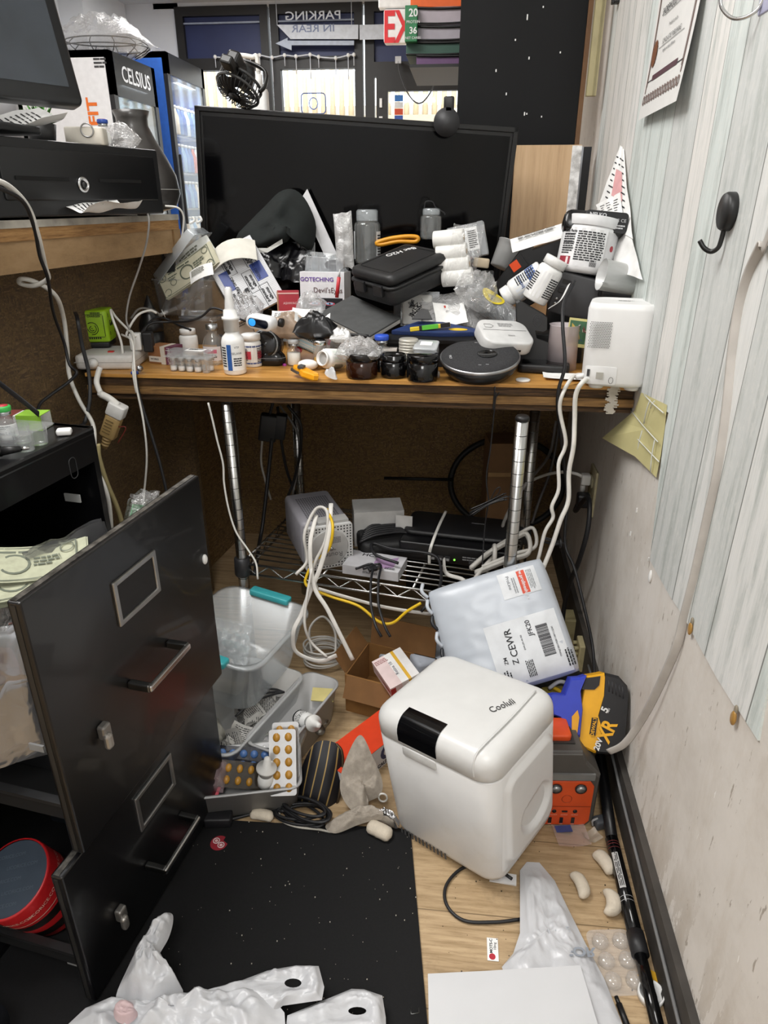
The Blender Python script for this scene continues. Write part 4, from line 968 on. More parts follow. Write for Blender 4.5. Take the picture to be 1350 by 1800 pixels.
# --- on top of the cabinet: vial trays, pen, box
TOP = .723
tp = cl(-.075, -.11, TOP)
def vial_tray(nm, lab, loc, rot, nx, ny, pitch=.0255, h=.022, taper=True, mt=CLEAR):
    b = MB()
    W_, D_ = nx * pitch, ny * pitch
    for i in range(nx):
        for j in range(ny):
            cx, cy = (i + .5) * pitch - W_ / 2, (j + .5) * pitch - D_ / 2; r_ = pitch * .47
            b.lathe([(r_ * .82, 0), (r_ * .86, h * .05), (r_, h)], mt, MX.Translation((cx, cy, 0)), 14, True, False)
    o = [(x, y) for x, y in rr(W_ + .008, D_ + .008, .005, 3)]
    b.prism(o, h, h + .0012, clear('#f4f8fa', .10, .1, .5))
    return solo(nm, b, lab, 'tray', loc, rot)
vial_tray('vial_tray', 'clear plastic tray holding vials on top of the filing cabinet', cl(-.078, -.10, TOP), (0, 0, -7), 5, 2, .030, .028)
vial_tray('vial_tray', 'clear plastic tray end with vials at the left edge of the cabinet top', cl(-.115, -.20, TOP), (0, 0, -7), 3, 2, .030, .028)
LB = 'Solution Labs'
for x, y, cap, topc, lab in ((-.138, -.085, '#d9b323', None, 'vial with a yellow cap at the photo edge on the cabinet'), (-.108, -.085, '#a9aca9', None, 'vial with a grey cap in the cabinet tray'), (-.078, -.115, '#3b8f6c', None, 'vial with a teal cap in front in the cabinet tray'), (-.070, -.085, '#3fae4f', '#c33b45', 'vial with green cap topped red in the cabinet tray'), (-.115, -.185, '#4fc24f', None, 'vial with a bright green cap in the near tray on the cabinet'), (-.112, -.216, '#3fae4f', '#d8d8d8', 'vial with green and white cap at the very left edge of the cabinet')):
    vial('v', lab, cl(x, y, TOP + .003), 1.28, cap, topc, fill=.55, txt='tion Labs', rot=(0, 0, 20))
t = thing('marker_pen', 'black marker pen lying on the cabinet edge before the vial trays', 'pen', cl(-.045, -.158, TOP + .009), (0, 0, 28))
b = MB(); b.cyl((-.05, 0, 0), (.02, 0, 0), .008, GLOSSB); part(t, 'cap', b)
b = MB(); b.cyl((.02, 0, 0), (.045, 0, 0), .007, BLACK, .004); b.cyl((.045, 0, 0), (.056, 0, 0), .003, CHROME, .0025); part(t, 'tip', b)
t = thing('carton', 'slim white carton with maroon and lime panels behind the cabinet vials', 'box', cl(-.125, -.026, TOP), (0, 0, 4))
b = MB(); b.box((0, 0, .012), (.13, .032, .024), WHITE); part(t, 'box', b)
b = MB(); b.box((-.005, -.0005, .0125), (.05, .034, .025), mat('#7a3a34', .6)); b.box((.045, -.0005, .0125), (.04, .034, .0252), mat('#8fbf3c', .6)); part(t, 'colour_panels', b)
b = MB(); b.rbox(.022, .016, 0, .01, .003, WHITE); solo('white_clip', b, 'small white plastic clip on the corner of the cabinet top', 'clip', cl(-.012, -.035, TOP + .0), (0, 0, 20))
# cables in front of the strand board on the left
Kd = lambda px, py, y: KY(px, py, y)
t = thing('white_power_cable', 'thick white cable looping down in front of the dark counter board', 'cable', Kd(5, 315, 1.25))
P = [Kd(-30, 312, 1.00), Kd(12, 325, 1.05), Kd(48, 362, 1.10), Kd(66, 410, 1.13), Kd(80, 470, 1.18), Kd(84, 490, 1.20), Kd(60, 502, 1.21), Kd(35, 498, 1.21), Kd(38, 490, 1.20), Kd(65, 497, 1.22), Kd(98, 520, 1.26), Kd(112, 560, 1.32), Kd(118, 610, 1.32), Kd(122, 660, 1.315), Kd(140, 705, 1.30), Kd(163, 745, 1.28), Kd(166, 785, 1.26), Kd(162, 810, 1.25), Kd(182, 850, 1.24), Kd(192, 885, 1.24), Kd(196, 930, 1.24)]
b = MB(); b.tube([p - t.location for p in P], .0042, CORDW, n=7); part(t, 'cord', b)
cable('black_cable', 'thin black cable twisting down beside the white loop on the counter board', [Kd(-20, 322, 1.0), Kd(38, 352, 1.08), Kd(60, 400, 1.12), Kd(70, 450, 1.15), Kd(84, 490, 1.18), Kd(94, 550, 1.26), Kd(112, 600, 1.30), Kd(122, 640, 1.295), Kd(135, 655, 1.29), Kd(120, 672, 1.28), Kd(95, 690, 1.25), Kd(72, 708, 1.22), Kd(66, 722, 1.2)], .0032, CORDB)
cable('black_cable', 'flat black strap cable hanging over the green charger', [Kd(132, 549, 1.40), Kd(136, 560, 1.33), Kd(144, 605, 1.325), Kd(156, 655, 1.32), Kd(158, 700, 1.30), Kd(150, 740, 1.28), Kd(142, 748, 1.25)], .0012, CORDB, flat=3.2, up=(1, 0, 0))
cable('black_strap', 'black strap lying from the left edge to the vial boxes', [Kd(-25, 655, 1.05), Kd(10, 682, 1.02), Kd(40, 705, 1.0), Kd(68, 728, .985)], .0012, mat('#1a1a1c', .8), flat=5, up=(0, 0, 1))
cable('beige_cable', 'beige cable hanging beside the plug down behind the file cabinet', [Kd(172, 780, 1.27), Kd(174, 805, 1.27), Kd(188, 850, 1.29), Kd(205, 890, 1.31), Kd(216, 930, 1.32), Kd(222, 1000, 1.33)], .0055, mat('#b3a678', .5))
cable('thin_cable', 'thin white cable hanging from the power strip down past the plug', [Kd(214, 588, 1.40), Kd(232, 600, 1.37), Kd(236, 640, 1.335), Kd(240, 680, 1.325), Kd(252, 740, 1.32), Kd(258, 800, 1.32), Kd(254, 860, 1.33), Kd(246, 930, 1.34)], .0022, CORDW)
cable('thin_cable', 'thin grey cable dropping from the counter edge to the power strip', [Kd(258, 372, 1.50), Kd(262, 388, 1.48), Kd(258, 425, 1.48), Kd(245, 470, 1.48), Kd(228, 520, 1.47), Kd(222, 560, 1.46), Kd(228, 580, 1.45)], .0021, mat('#8d8a86', .5))
cable('thin_cable', 'short white cable over the far counter corner', [Kd(290, 362, 1.65), Kd(312, 365, 1.66), Kd(322, 378, 1.67), Kd(322, 400, 1.68), Kd(318, 425, 1.69)], .0022, CORDW)
cable('black_cable', 'black cable slanting down behind the tan plug to the cabinet', [Kd(236, 650, 1.345), Kd(246, 700, 1.33), Kd(268, 770, 1.32), Kd(285, 830, 1.31), Kd(300, 900, 1.30)], .0034, CORDB)
# tan mains plug with white adaptor
a = Kd(205, 722, 1.30)
t = thing('mains_adaptor', 'tan and white mains plug joined to the power strip cord', 'plug', a, (0, 27, 0))
b = MB(); b.rbox(.036, .028, -.012, .016, .006, mat('#dcdbd8', .4), bev=.003); part(t, 'socket_end', b, 'white socket end')
b = MB(); b.rbox(.032, .026, -.062, -.012, .007, mat('#a88d5c', .5), bev=.003)
for k in range(5): b.box((-.002, -.0135, -.022 - k * .007), (.016, .002, .0018), mat('#6f5b38', .6))
part(t, 'plug_body', b, 'tan ribbed plug body')
b = MB()
for k in range(3): b.lathe([(.010 - k * .001, 0), (.010 - k * .001, .005)], mat('#a88d5c', .5), T(z=-.07 - k * .0075), 14)
b.cyl((0, 0, -.062), (0, 0, -.09), .0065, mat('#a88d5c', .5)); part(t, 'strain_relief', b)
b = MB(); b.tube([V((0, 0, .012)), V((-.02, 0, .017)), V((-.040, 0, .0176))], .0075, CORDW); part(t, 'white_boot', b, 'white cord boot')
b = MB(); b.tube([(.016, -.006, -.028), (.03, -.004, -.024), (.026, -.008, -.062)], .0012, mat('#6d241d', .5)); part(t, 'red_tie', b, 'thin red tie')
cable('extension_cable', 'white cord bending from the power strip down to the tan plug', [KZ(176, 646, .746), Kd(172, 658, 1.33), Kd(170, 674, 1.315), Kd(178, 694, 1.305), Kd(205, 722, 1.30) + V((-.030, 0, .036))], .0058, CORDW)
# ------------------------------------------------------------------ chrome wire shelf under the desk
SHZ = .290
SHM = MX.Translation((-.477, 1.372, 0)) @ Euler((0, 0, R(-10.3))).to_matrix().to_4x4()
t = thing('wire_shelf_rack', 'chrome wire shelf rack with grooved poles standing beneath the desk', 'shelf rack', (-.477, 1.372, 0), (0, 0, -10.3))
WX, DY = .614, .355
def pole(name, x, y, h):
    b = MB(); b.cyl((x, y, 0), (x, y, h), .0125, mat('#b9b9b7', .25, 1.0), seg=16)
    for k in range(int(h / .0254)): b.lathe([(.0127, 0), (.0127, .0012)], mat('#4a4a4a', .4, .8), T(x, y, .02 + k * .0254), 16, False, False)
    p = part(t, 'pole', b)
    return p
pole('p', 0, 0, .668); pole('p', 0, DY, .668); fr = pole('p', WX, 0, .684); pole('p', WX, DY, .668)
b = MB(); b.lathe([(.0135, .684), (.0135, .689), (.011, .693)], BLACK, T(WX, 0, 0), 16); part(fr, 'end_cap', b, 'black plastic cap')
for x, y in ((0, 0), (0, DY), (WX, 0), (WX, DY)):
    b = MB(); b.lathe([(.017, SHZ - .035), (.020, SHZ - .03), (.018, SHZ + .01), (.0135, SHZ + .012)], mat('#38383a', .4, .5), T(x, y, 0), 16); part(t, 'clamp', b)
b = MB(); CH = mat('#c4c4c2', .25, 1.0)
for z in (SHZ - .004, SHZ - .030):
    for a, c in (((0, 0), (WX, 0)), ((0, DY), (WX, DY)), ((0, 0), (0, DY)), ((WX, 0), (WX, DY))): b.cyl((*a, z), (*c, z), .0030, CH, seg=8)
for y in (0, DY):
    n_ = 18; b.tube([(WX * k / n_, y, SHZ - .004 - .026 * (k % 2)) for k in range(n_ + 1)], .0019, CH, seg=5, n=1)
for x in (0, WX):
    n_ = 10; b.tube([(x, DY * k / n_, SHZ - .004 - .026 * (k % 2)) for k in range(n_ + 1)], .0019, CH, seg=5, n=1)
for k in range(1, 16): b.cyl((0, DY * k / 16, SHZ), (WX, DY * k / 16, SHZ), .0020, CH, seg=6)
for x in (.2, .41): b.cyl((x, 0, SHZ - .006), (x, DY, SHZ - .006), .003, CH, seg=6)
part(t, 'wire_shelf', b)
def sh(x, y, z=SHZ + .003): return SHM @ V((x, y, z))
# router lying on its side
RP = V((-.319, 1.337, SHZ + .003))
RW, RL, RH = .112, .20, .108
t = thing('router_box', 'white perforated router lying on its side at the left of the wire shelf', 'router', RP, (0, 0, 26))
RB = mat('#8f8d93', .5, var=.03, dirt=('#77757a', .4)); RWH = mat('#c3c3c2', .5, var=.02)
b = MB(); b.rbox(RW, RL - .02, 0, RH, .014, RB, T(RW / 2, RL / 2 + .012, 0), .010); part(t, 'housing', b)
b = MB(); b.rbox(RW, RH, -.006, .006, .008, RWH, T(RW / 2, 0, RH / 2) @ FRONT, .002); f = part(t, 'end_grille', b, 'pale square end grille')
b = MB(); HD = mat('#2f2f31', .7)
for i in range(15):
    for j in range(15):
        x, z = .006 + i * (RW - .012) / 14, .006 + j * (RH - .012) / 14
        if (x - RW / 2) ** 2 + (z - RH / 2) ** 2 > .046 ** 2:
            b.add([(x - .0017, -.0064, z - .0017), (x + .0017, -.0064, z - .0017), (x + .0017, -.0064, z + .0017), (x - .0017, -.0064, z + .0017)], [(0, 1, 2, 3)], HD)
part(f, 'vent_holes', b)
b = MB(); b.lathe([(.044, 0), (.044, .002), (.042, .003), (.001, .003)], mat('#a7a6a4', .5), T(RW / 2, -.006, RH / 2) @ T(rx=90), 32); part(f, 'round_plate', b)
b = MB(); MM = T(RW / 2 + .006, -.0095, RH / 2 - .018) @ FRONT @ T(rz=180); b.text('Router', .017, mat('#6a6a6a', .5), MM); b.text('verizon', .006, mat('#7a7a7a', .5), MM @ T(y=-.012 + .024 * 0 - .0)); b.bars(-.02, -.028, .02, .016, 5, mat('#707070', .5), MM); b.cyl((RW / 2 + .004, -.009, RH / 2 - .002), (RW / 2 + .004, -.0125, RH / 2 - .002), .004, STEEL); part(f, 'lettering', b)
b = MB()
for i in range(14):
    for j in range(18): b.add([(.02 + i * .0055, .03 + j * .0075, RH + .0003), (.0235 + i * .0055, .03 + j * .0075, RH + .0003), (.0235 + i * .0055, .034 + j * .0075, RH + .0003), (.02 + i * .0055, .034 + j * .0075, RH + .0003)], [(0, 1, 2, 3)], HD)
part(t, 'top_vents', b)
b = MB(); b.box((RW * .62, .016, RH - .0), (.07, .03, .012), mat('#a9a8a6', .5)); part(t, 'port_strip', b)
p = sh(.27, .20); t = thing('white_carton', 'open grey white carton behind the router on the wire shelf', 'box', p, (0, 0, 12))
b = MB(); b.box((0, 0, .045), (.12, .08, .09), mat('#b9b8b6', .6)); part(t, 'carton', b)
b = MB(); b.box((.075, -.04, .05), (.04, .003, .075), mat('#c3c2c0', .6), T(rz=-20) @ T(0, 0, 0)); part(t, 'flap', b)
# black set top box
p = sh(.475, .19); t = thing('modem', 'long black modem box with ports lying on the wire shelf', 'modem', p, (0, 0, -8))
MB1 = mat('#0e0e10', .35)
b = MB(); b.rbox(.26, .16, .004, .050, .008, MB1, bev=.004); b.rbox(.255, .12, .050, .062, .02, mat('#141416', .5), T(y=.015), .006); part(t, 'housing', b)
b = MB()
for k in range(3): b.box((-.048 + k * .017, -.0805, .018), (.012, .002, .012), mat('#2a2a2c', .5)); b.box((-.048 + k * .017, -.0815, .016), (.007, .001, .006), mat('#8d8d8d', .4))
b.box((.045, -.0805, .016), (.02, .002, .008), mat('#3a3a3c', .5)); part(t, 'ports', b)
b = MB(); b.text('motorola', .008, mat('#8f8f92', .5), T(.04, .03, .0626)); b.bars(.02, .030, .04, .012, 2, mat('#777', .5) if False else mat('#777777', .5), T(y=-.081) @ FRONT); part(t, 'lettering', b)
b = MB(); b.ball((.002, -.082, .018), .0025, mat('#7dd84a', .3, emit=1.5), seg=8); b.ball((.098, -.082, .02), .0018, mat('#7dd84a', .3, emit=1.5), seg=8); part(t, 'status_lights', b, 'tiny green lights')
b = MB(); b.tube([(-.055, -.084, .0), (-.055, -.086, .03), (-.05, -.08, .056), (-.048, 0, .064), (-.045, .075, .066)], .0035, CORDW, flat=.5); part(t, 'white_strap', b)
p = sh(.30, .155); t = thing('cable_box', 'low black box of bundled black cords beside the router on the shelf', 'box', p, (0, 0, 14))
b = MB(); b.rbox(.13, .13, 0, .045, .02, mat('#0d0d0e', .6), bev=.01); part(t, 'body', b)
b = MB()
for k in range(9): b.tube([(-.065 + k * .004, -.05 + k * .012, .045), (-.02, -.04 + k * .011, .056), (.05, -.03 + k * .01, .052), (.08, -.05 + k * .012, .03)], .0035, CORDB)
part(t, 'cords', b)
# HCG carton
p = KZ(642, 1008, SHZ + .004)
t = thing('medicine_carton', 'white carton printed with black letters and purple swirl on the front of the wire shelf', 'box', (p.x + .02, p.y + .02, SHZ + .004), (0, 0, -11))
b = MB(); b.box((0, 0, .011), (.13, .075, .022), mat('#b9b8bb', .55)); part(t, 'carton', b)
b = MB(); b.text('HCG', .017, INK, T(-.015, .022, .0223), bold=.01, wide=1.2); b.text('SYRINGES', .008, INK, T(.0, -.038, .011) @ FRONT); b.bars(.03, -.02, .025, .01, 2, INK, T(z=.0225)); part(t, 'lettering', b)
b = MB()
pts = [(.0 + .012 * k, .02 - .012 * math.sin(k * 1.1) + .012) for k in range(5)] + [(.048 - .012 * k, -.005 - .010 * math.sin(k)) for k in range(5)]
b.prism([(x, y - .012) for x, y in pts], .022, .0223, mat('#9b7fa0', .6)); part(t, 'purple_swirl', b, 'purple swirl print')
# usb leads hanging over the rail
for k, (x0, x1) in enumerate(((655, 665), (668, 680))):
    cable('usb_lead', ('left' if k == 0 else 'right') + ' black lead of the pair hanging over the shelf rail below the white carton', [KZ(x0 - 30, 1000, .32), KZ(x0, 992, .325), KZ(x0, 1008, .325) - V((0, .03, 0)), KZ(x0 + 2, 1040, .30) - V((0, .05, 0)), KZ(x1, 1075, .28) - V((0, .05, 0)), KZ(x1 + 10, 1095, .26) - V((0, .05, 0))], .0028, CORDB)
b = MB(); b.box((0, 0, 0), (.012, .02, .008), CORDB, bev=.002); b.box((0, .014, 0), (.009, .008, .005), STEEL); solo('usb_plug', b, 'black usb plug lying before the carton on the shelf', 'plug', KZ(655, 1000, .325), (0, 10, -60))
# cord bundle on the right of the shelf
b = MB(); rng = random.Random(4); c0 = KZ(880, 985, .33)
for k in range(5):
    o = V((rng.uniform(-.01, .01), rng.uniform(-.01, .01), rng.uniform(0, .02)))
    b.tube([c0 + o + V((-.06, -.03, -.01)), c0 + o + V((-.02, 0, .015)), c0 + o + V((.03, .02, .04)), c0 + o + V((.06, .03, .05)), c0 + o + V((.065, .0, .02)), c0 + o + V((.02, -.02, .01)), c0 + o + V((-.05, -.05, -.01))], .0042, mat('#a9a6a0', .5), closed=False)
b.tube([c0 + V((-.015, .022 * math.cos(a), .012 + .022 * math.sin(a))) for a in [k * pi / 4 for k in range(8)]], .005, mat('#a9a6a0', .5), closed=True)
solo('cord_bundle', b, 'tied bundle of grey white cord on the right of the wire shelf', 'cord')
cable('white_cable', 'white cable running off the shelf front towards the parcel', [KZ(870, 975, .335), KZ(840, 1010, .33), KZ(815, 1050, .315), KZ(800, 1085, .30)], .0045, mat('#b9b6b0', .5))
cable('white_cable', 'white curved cable behind the chrome pole rising to the desk back', [KZ(880, 960, .33), KY(885, 920, 1.5), KY(905, 880, 1.55), KY(925, 850, 1.6), KY(965, 800, 1.9), KY(978, 740, 1.95)], .0042, mat('#8f8c88', .5))
cable('white_cable', 'flat white cable on the front rail beside the green light', [KZ(780, 980, .31), KZ(785, 1000, .315) - V((0, .02, 0)), KZ(815, 1020, .31), KZ(822, 1045, .30)], .0015, mat('#b9b6b0', .5), flat=3, up=(0, 1, 0))
cable('black_cable', 'black cable looping over the shelf from the modem', [KZ(700, 990, .33), KZ(660, 975, .335), KZ(655, 955, .34), KZ(690, 965, .335), KZ(760, 975, .34), KZ(775, 1000, .33), KZ(770, 1040, .315), KZ(740, 1075, .28)], .0034, CORDB)
# coiled thin wire hanging from the desk
p = KY(860, 885, 1.36)
t = thing('wire_coil', 'bundle of thin black wire hanging on its lead beneath the desk', 'wire', p)
b = MB(); rng = random.Random(8)
for k in range(11):
    o = V((rng.uniform(-.006, .006), rng.uniform(-.008, .008), rng.uniform(-.008, .008)))
    b.tube([V((-.036, 0, -.022)) + o, V((-.012, 0, -.006)) + o * .6, V((.012, 0, .008)) + o * .6, V((.034, 0, .018)) + o], .0014, mat('#1b1b1d', .25), seg=5)
b.tube([(0, 0, .002), (.01, 0, .03), (.02, 0, .038), (.018, 0, .024), (.004, 0, .005)], .0012, CORDB, seg=5); part(t, 'coil', b)
b = MB(); b.tube([V((0, 0, 0)), KY(855, 840, 1.36) - p, KY(862, 790, 1.355) - p, KY(868, 730, 1.345) - p, KY(872, 690, 1.335) - p], .0016, CORDB, seg=5); b.tube([V((-.002, 0, 0)), KY(852, 930, 1.36) - p, KY(848, 1000, 1.33) - p, KY(852, 1060, 1.28) - p], .0016, CORDB, seg=5); part(t, 'lead', b)
b = MB(); b.tube([KY(870, 680, 1.335), KY(867, 720, 1.34), KY(871, 700, 1.338), KY(878, 690, 1.335)], .0016, CORDB, seg=5)
solo('wire_loop', b, 'small loop of thin black wire over the desk edge below the round dish', 'wire')
# hoop and cardboard box in the back
p = KY(890, 850, 1.98)
t = thing('hoop', 'black hoop leaning on the strand board at the right under the desk', 'hoop', p)
r_ = (KY(990, 850, 1.98) - p).x
b = MB(); b.tube([(r_ * math.cos(a), .03 * math.sin(a), r_ * .8 * math.sin(a)) for a in [2 * pi * k / 24 for k in range(24)]], .009, mat('#0a0a0a', .6), closed=True, n=2); part(t, 'ring', b)
b = MB(); b.cyl((-r_ * .95, -.01, .01), (-r_ * 2.2, -.02, .01), .005, BLACK); part(t, 'handle', b)
a, c = KY(862, 935, 1.86), KY(905, 815, 1.86)
b = MB(); b.box((0, 0, .18), (.13, .10, .36), mat('#7a5a3a', .8)); b.box((0, -.051, .27), (.13, .002, .012), mat('#a58458', .4)); b.box((0, -.051, .10), (.13, .002, .04), mat('#7d3a24', .6))
solo('cardboard_box', b, 'upright brown cardboard box behind the chrome poles beneath the desk', 'box', (KY(888, 900, 1.86).x, 1.87, .09), (0, 0, 6))
b = MB(); b.box((0, 0, .045), (.3, .2, .09), mat('#141414', .7)); solo('dark_crate', b, 'dark low crate on the floor behind the wire shelf', 'crate', (.03, 1.87, 0))
# black adapter hanging at the left
p = KY(472, 748, 1.66)
t = thing('power_adapter', 'black power adapter hanging on its cord at the left beneath the desk', 'adapter', p, (0, 10, 10))
b = MB(); b.rbox(.045, .03, -.04, .03, .005, CORDB, bev=.004); b.rbox(.03, .03, -.03, .035, .005, CORDB, T(.03, 0, 0)); part(t, 'body', b)
b = MB(); b.tube([(0, 0, .03), (.004, 0, .06), (.006, 0, .10)], .004, CORDB); part(t, 'cord', b)
for lab, pts, r_, m in (('black cord hanging straight from the adapter beneath the desk', [KY(478, 770, 1.65), KY(472, 830, 1.64), KY(462, 920, 1.6), KY(455, 960, 1.55), KY(448, 1010, 1.45)], .005, CORDB),
    ('black cord crossing behind the router up to the desk', [KY(488, 715, 1.7), KY(495, 780, 1.7), KY(505, 830, 1.72), KY(520, 870, 1.74)], .004, CORDB),
    ('black cord bowing round the back left pole', [KY(505, 712, 1.66), KY(528, 745, 1.66), KY(528, 790, 1.68), KY(518, 840, 1.70), KY(505, 876, 1.70)], .004, CORDB),
    ('grey cord beside the back left pole of the shelf', [KY(492, 713, 1.69), KY(522, 760, 1.69), KY(525, 810, 1.70), KY(514, 872, 1.71)], .003, mat('#6a6866', .5)),
    ('thin white cord below the black adapter', [KY(461, 772, 1.66), KY(459, 810, 1.66), KY(465, 840, 1.67), KY(476, 878, 1.68)], .003, mat('#9a9792', .5)),
    ('thin white cable hanging at the left in front of the shelf pole', [KY(366, 708, 1.345), KY(374, 740, 1.345), KY(382, 775, 1.345), KY(392, 815, 1.345), KY(394, 850, 1.34), KY(402, 895, 1.33), KY(415, 935, 1.32), KY(435, 965, 1.31), KY(450, 990, 1.30), KY(453, 1018, 1.29)], .0022, CORDW),
    ('grey cable behind the front left pole of the shelf', [KY(406, 710, 1.45), KY(416, 780, 1.46), KY(420, 850, 1.46), KY(424, 930, 1.46)], .004, mat('#4a4743', .5)),
    ('wavy white flat cable falling from the white camera to the shelf', [KZ(1028, 658, .748), KZ(1008, 662, .745), KY(990, 690, 1.325), KY(984, 720, 1.325), KY(994, 770, 1.325), KY(992, 790, 1.325), KY(982, 815, 1.32), KY(982, 860, 1.31), KY(970, 890, 1.30), KY(972, 910, 1.30), KY(958, 935, 1.29), KY(948, 975, 1.28), KY(938, 1010, 1.27)], .0038, CORDW),
    ('straight white cable falling from the white camera to the parcel', [KZ(1042, 662, .748), KY(1024, 672, 1.31), KY(1012, 695, 1.31), KY(1010, 740, 1.31), KY(1008, 785, 1.30), KY(1000, 830, 1.30), KY(999, 880, 1.29), KY(985, 915, 1.28), KY(970, 960, 1.27), KY(950, 1010, 1.26)], .0045, CORDW),
    ('black cable running from the phone stand down over the desk edge', [KY(1010, 495, 1.46), KY(992, 530, 1.40), KY(989, 570, 1.36), KY(993, 640, 1.33), KY(983, 680, 1.325), KY(980, 710, 1.33), KY(985, 760, 1.38), KY(992, 820, 1.42), KY(997, 880, 1.42), KY(993, 955, 1.40), KY(1010, 1000, 1.36), KY(1030, 1080, 1.30), KY(1042, 1140, 1.26), KY(1045, 1190, 1.2)], .0034, CORDB),
    ('dim white cord hanging in the right back corner beneath the desk', [KY(985, 735, 1.9), KY(970, 820, 1.88), KY(948, 880, 1.84), KY(935, 920, 1.8)], .004, mat('#5f5d5b', .5))):
    cable('cable', lab, pts, r_, m)
b = MB(); c0 = KY(990, 955, 1.36)
for k in range(3): b.tube([c0 + V((-.048, 0, .008 + k * .003)), c0 + V((-.02, -.006, .006 + k * .002)), c0 + V((0, 0, 0)), c0 + V((-.02, .006, -.004 - k * .002)), c0 + V((-.048, 0, .003))], .0016, CORDB, seg=5)
b.tube([c0 + V((-.006, .008 * math.cos(a), .008 * math.sin(a))) for a in [k * pi / 4 for k in range(8)]], .003, CORDB, closed=True); solo('cable_tie', b, 'tied loop of thin black lead around the white cables', 'cable')
# white telephone cord looping from the router down to a coil on the floor
P1 = [KZ(520, 1010, .33), KY(540, 985, 1.28), KY(535, 940, 1.29), KY(555, 895, 1.32), KY(575, 900, 1.31), KY(572, 950, 1.28), KY(550, 1000, 1.26), KY(560, 1040, 1.25), KY(570, 1045, 1.25)]
cable('router_cable', 'round white cable knotted in front of the router', P1, .0036, mat('#c9c6c0', .5))
cable('router_cable', 'flat white cable hanging from the router down to the coil on the floor', [KY(582, 885, 1.33), KY(578, 940, 1.28), KY(562, 1000, 1.25), KY(545, 1040, 1.24), KY(530, 1080, 1.22), KY(516, 1110, 1.2), KY(520, 1145, 1.2), KY(560, 1162, 1.19), KY(592, 1152, 1.2)], .0016, mat('#cfccc6', .5), flat=3.2, up=(1, 0, 0))
cable('router_cable', 'second flat white cable slanting from the router to the carton', [KY(556, 905, 1.32), KY(545, 960, 1.27), KY(552, 1030, 1.24), KY(575, 1070, 1.22), KY(600, 1120, 1.2), KY(620, 1160, 1.19)], .0016, mat('#cfccc6', .5), flat=3.0, up=(1, 0, 0))
cable('router_cable', 'thin white cable hanging between the flat ones to the coil', [KY(548, 1000, 1.25), KY(538, 1060, 1.22), KY(536, 1100, 1.2), KY(548, 1130, 1.2), KY(575, 1155, 1.19)], .003, mat('#c9c6c0', .5))
cable('yellow_cable', 'yellow network cable from the router along under the shelf rail', [KY(575, 895, 1.33), KY(585, 925, 1.28), KY(578, 965, 1.27), KY(555, 985, 1.27), KY(540, 1010, 1.26), KY(540, 1030, 1.25), KY(580, 1048, 1.24), KY(630, 1065, 1.23), KY(665, 1092, 1.22), KY(690, 1095, 1.22), KY(715, 1075, 1.22), KY(740, 1060, 1.22)], .0032, CORDY)
cable('flat_cable', 'flat white cable running right along below the shelf front', [KY(560, 1035, 1.24), KY(610, 1050, 1.235), KY(680, 1068, 1.225), KY(760, 1080, 1.22)], .0014, mat('#c9c6c0', .5), flat=3)
c0 = KZ(568, 1160, .01); b = MB(); rng = random.Random(2)
for k in range(9):
    r_ = .036 + .006 * rng.random(); z = .006 + k * .0048; tl2 = rng.uniform(-.12, .12)
    b.tube([c0 + V((r_ * 1.15 * math.cos(a) + rng.uniform(-.002, .002), r_ * math.sin(a), z + r_ * tl2 * math.cos(a + k))) for a in [2 * pi * i / 14 for i in range(14)]], .0026, mat('#c9c6c0', .5), closed=True, n=2, seg=6)
b.tube([c0 + V(q) for q in ((-.02, -.03, .03), (-.03, 0, .09), (.0, .02, .115), (.03, .01, .08), (.035, -.02, .03))], .003, mat('#cfccc6', .5), flat=1.6)
solo('cable_coil', b, 'coil of white telephone cable on the floor under the shelf', 'cable')

# ------------------------------------------------------------------ floor: mat, bins, carton, cooler
def zone(px, py): p = KZ(px, py, .004); return (p.x, p.y)
b = MB(); b.prism([zone(722, 1462), (.0, .585), (.015, .30), (-1.0, .28), (-1.0, .905), zone(300, 1436), zone(480, 1446), zone(700, 1455)], .0005, .004, mat('#121213', .75, var=.12, scale=300, bmp=.12, spec=.25))
solo('floor_mat', b, 'large black floor mat with crumbs covering the floor in front', 'mat')
b = MB(); rng = random.Random(12)
for k in range(110):
    x, y = rng.uniform(-.45, -.02), rng.uniform(.56, .9); s_ = rng.choice((.0006, .0006, .0009, .0014)); b.box((x, y, .0042 + s_ / 2), (s_, s_, s_), mat('#c9c2b4', .8))
o = solo('crumbs', b, 'scattered pale crumbs and grit on the black mat', 'crumbs'); o['kind'] = 'stuff'
b = MB(); 
for k in range(60):
    x, y = rng.uniform(.0, .3), rng.uniform(.62, 1.0); s_ = rng.choice((.0007, .001, .0016)); b.box((x, y, s_ / 2), (s_ * 1.3, s_, s_), mat('#3f3628', .9))
o = solo('grit', b, 'dark grit scattered on the wooden floor', 'grit'); o['kind'] = 'stuff'
p = KZ(728, 1778, .0045); b = MB(); b.tube([p + V(q) for q in ((-.006, .004, 0), (-.004, -.004, 0), (.007, -.001, 0), (.0065, .006, 0))], .0004, STEEL, seg=4, n=1); solo('staple', b, 'tiny metal staple at the right of the black mat', 'staple')
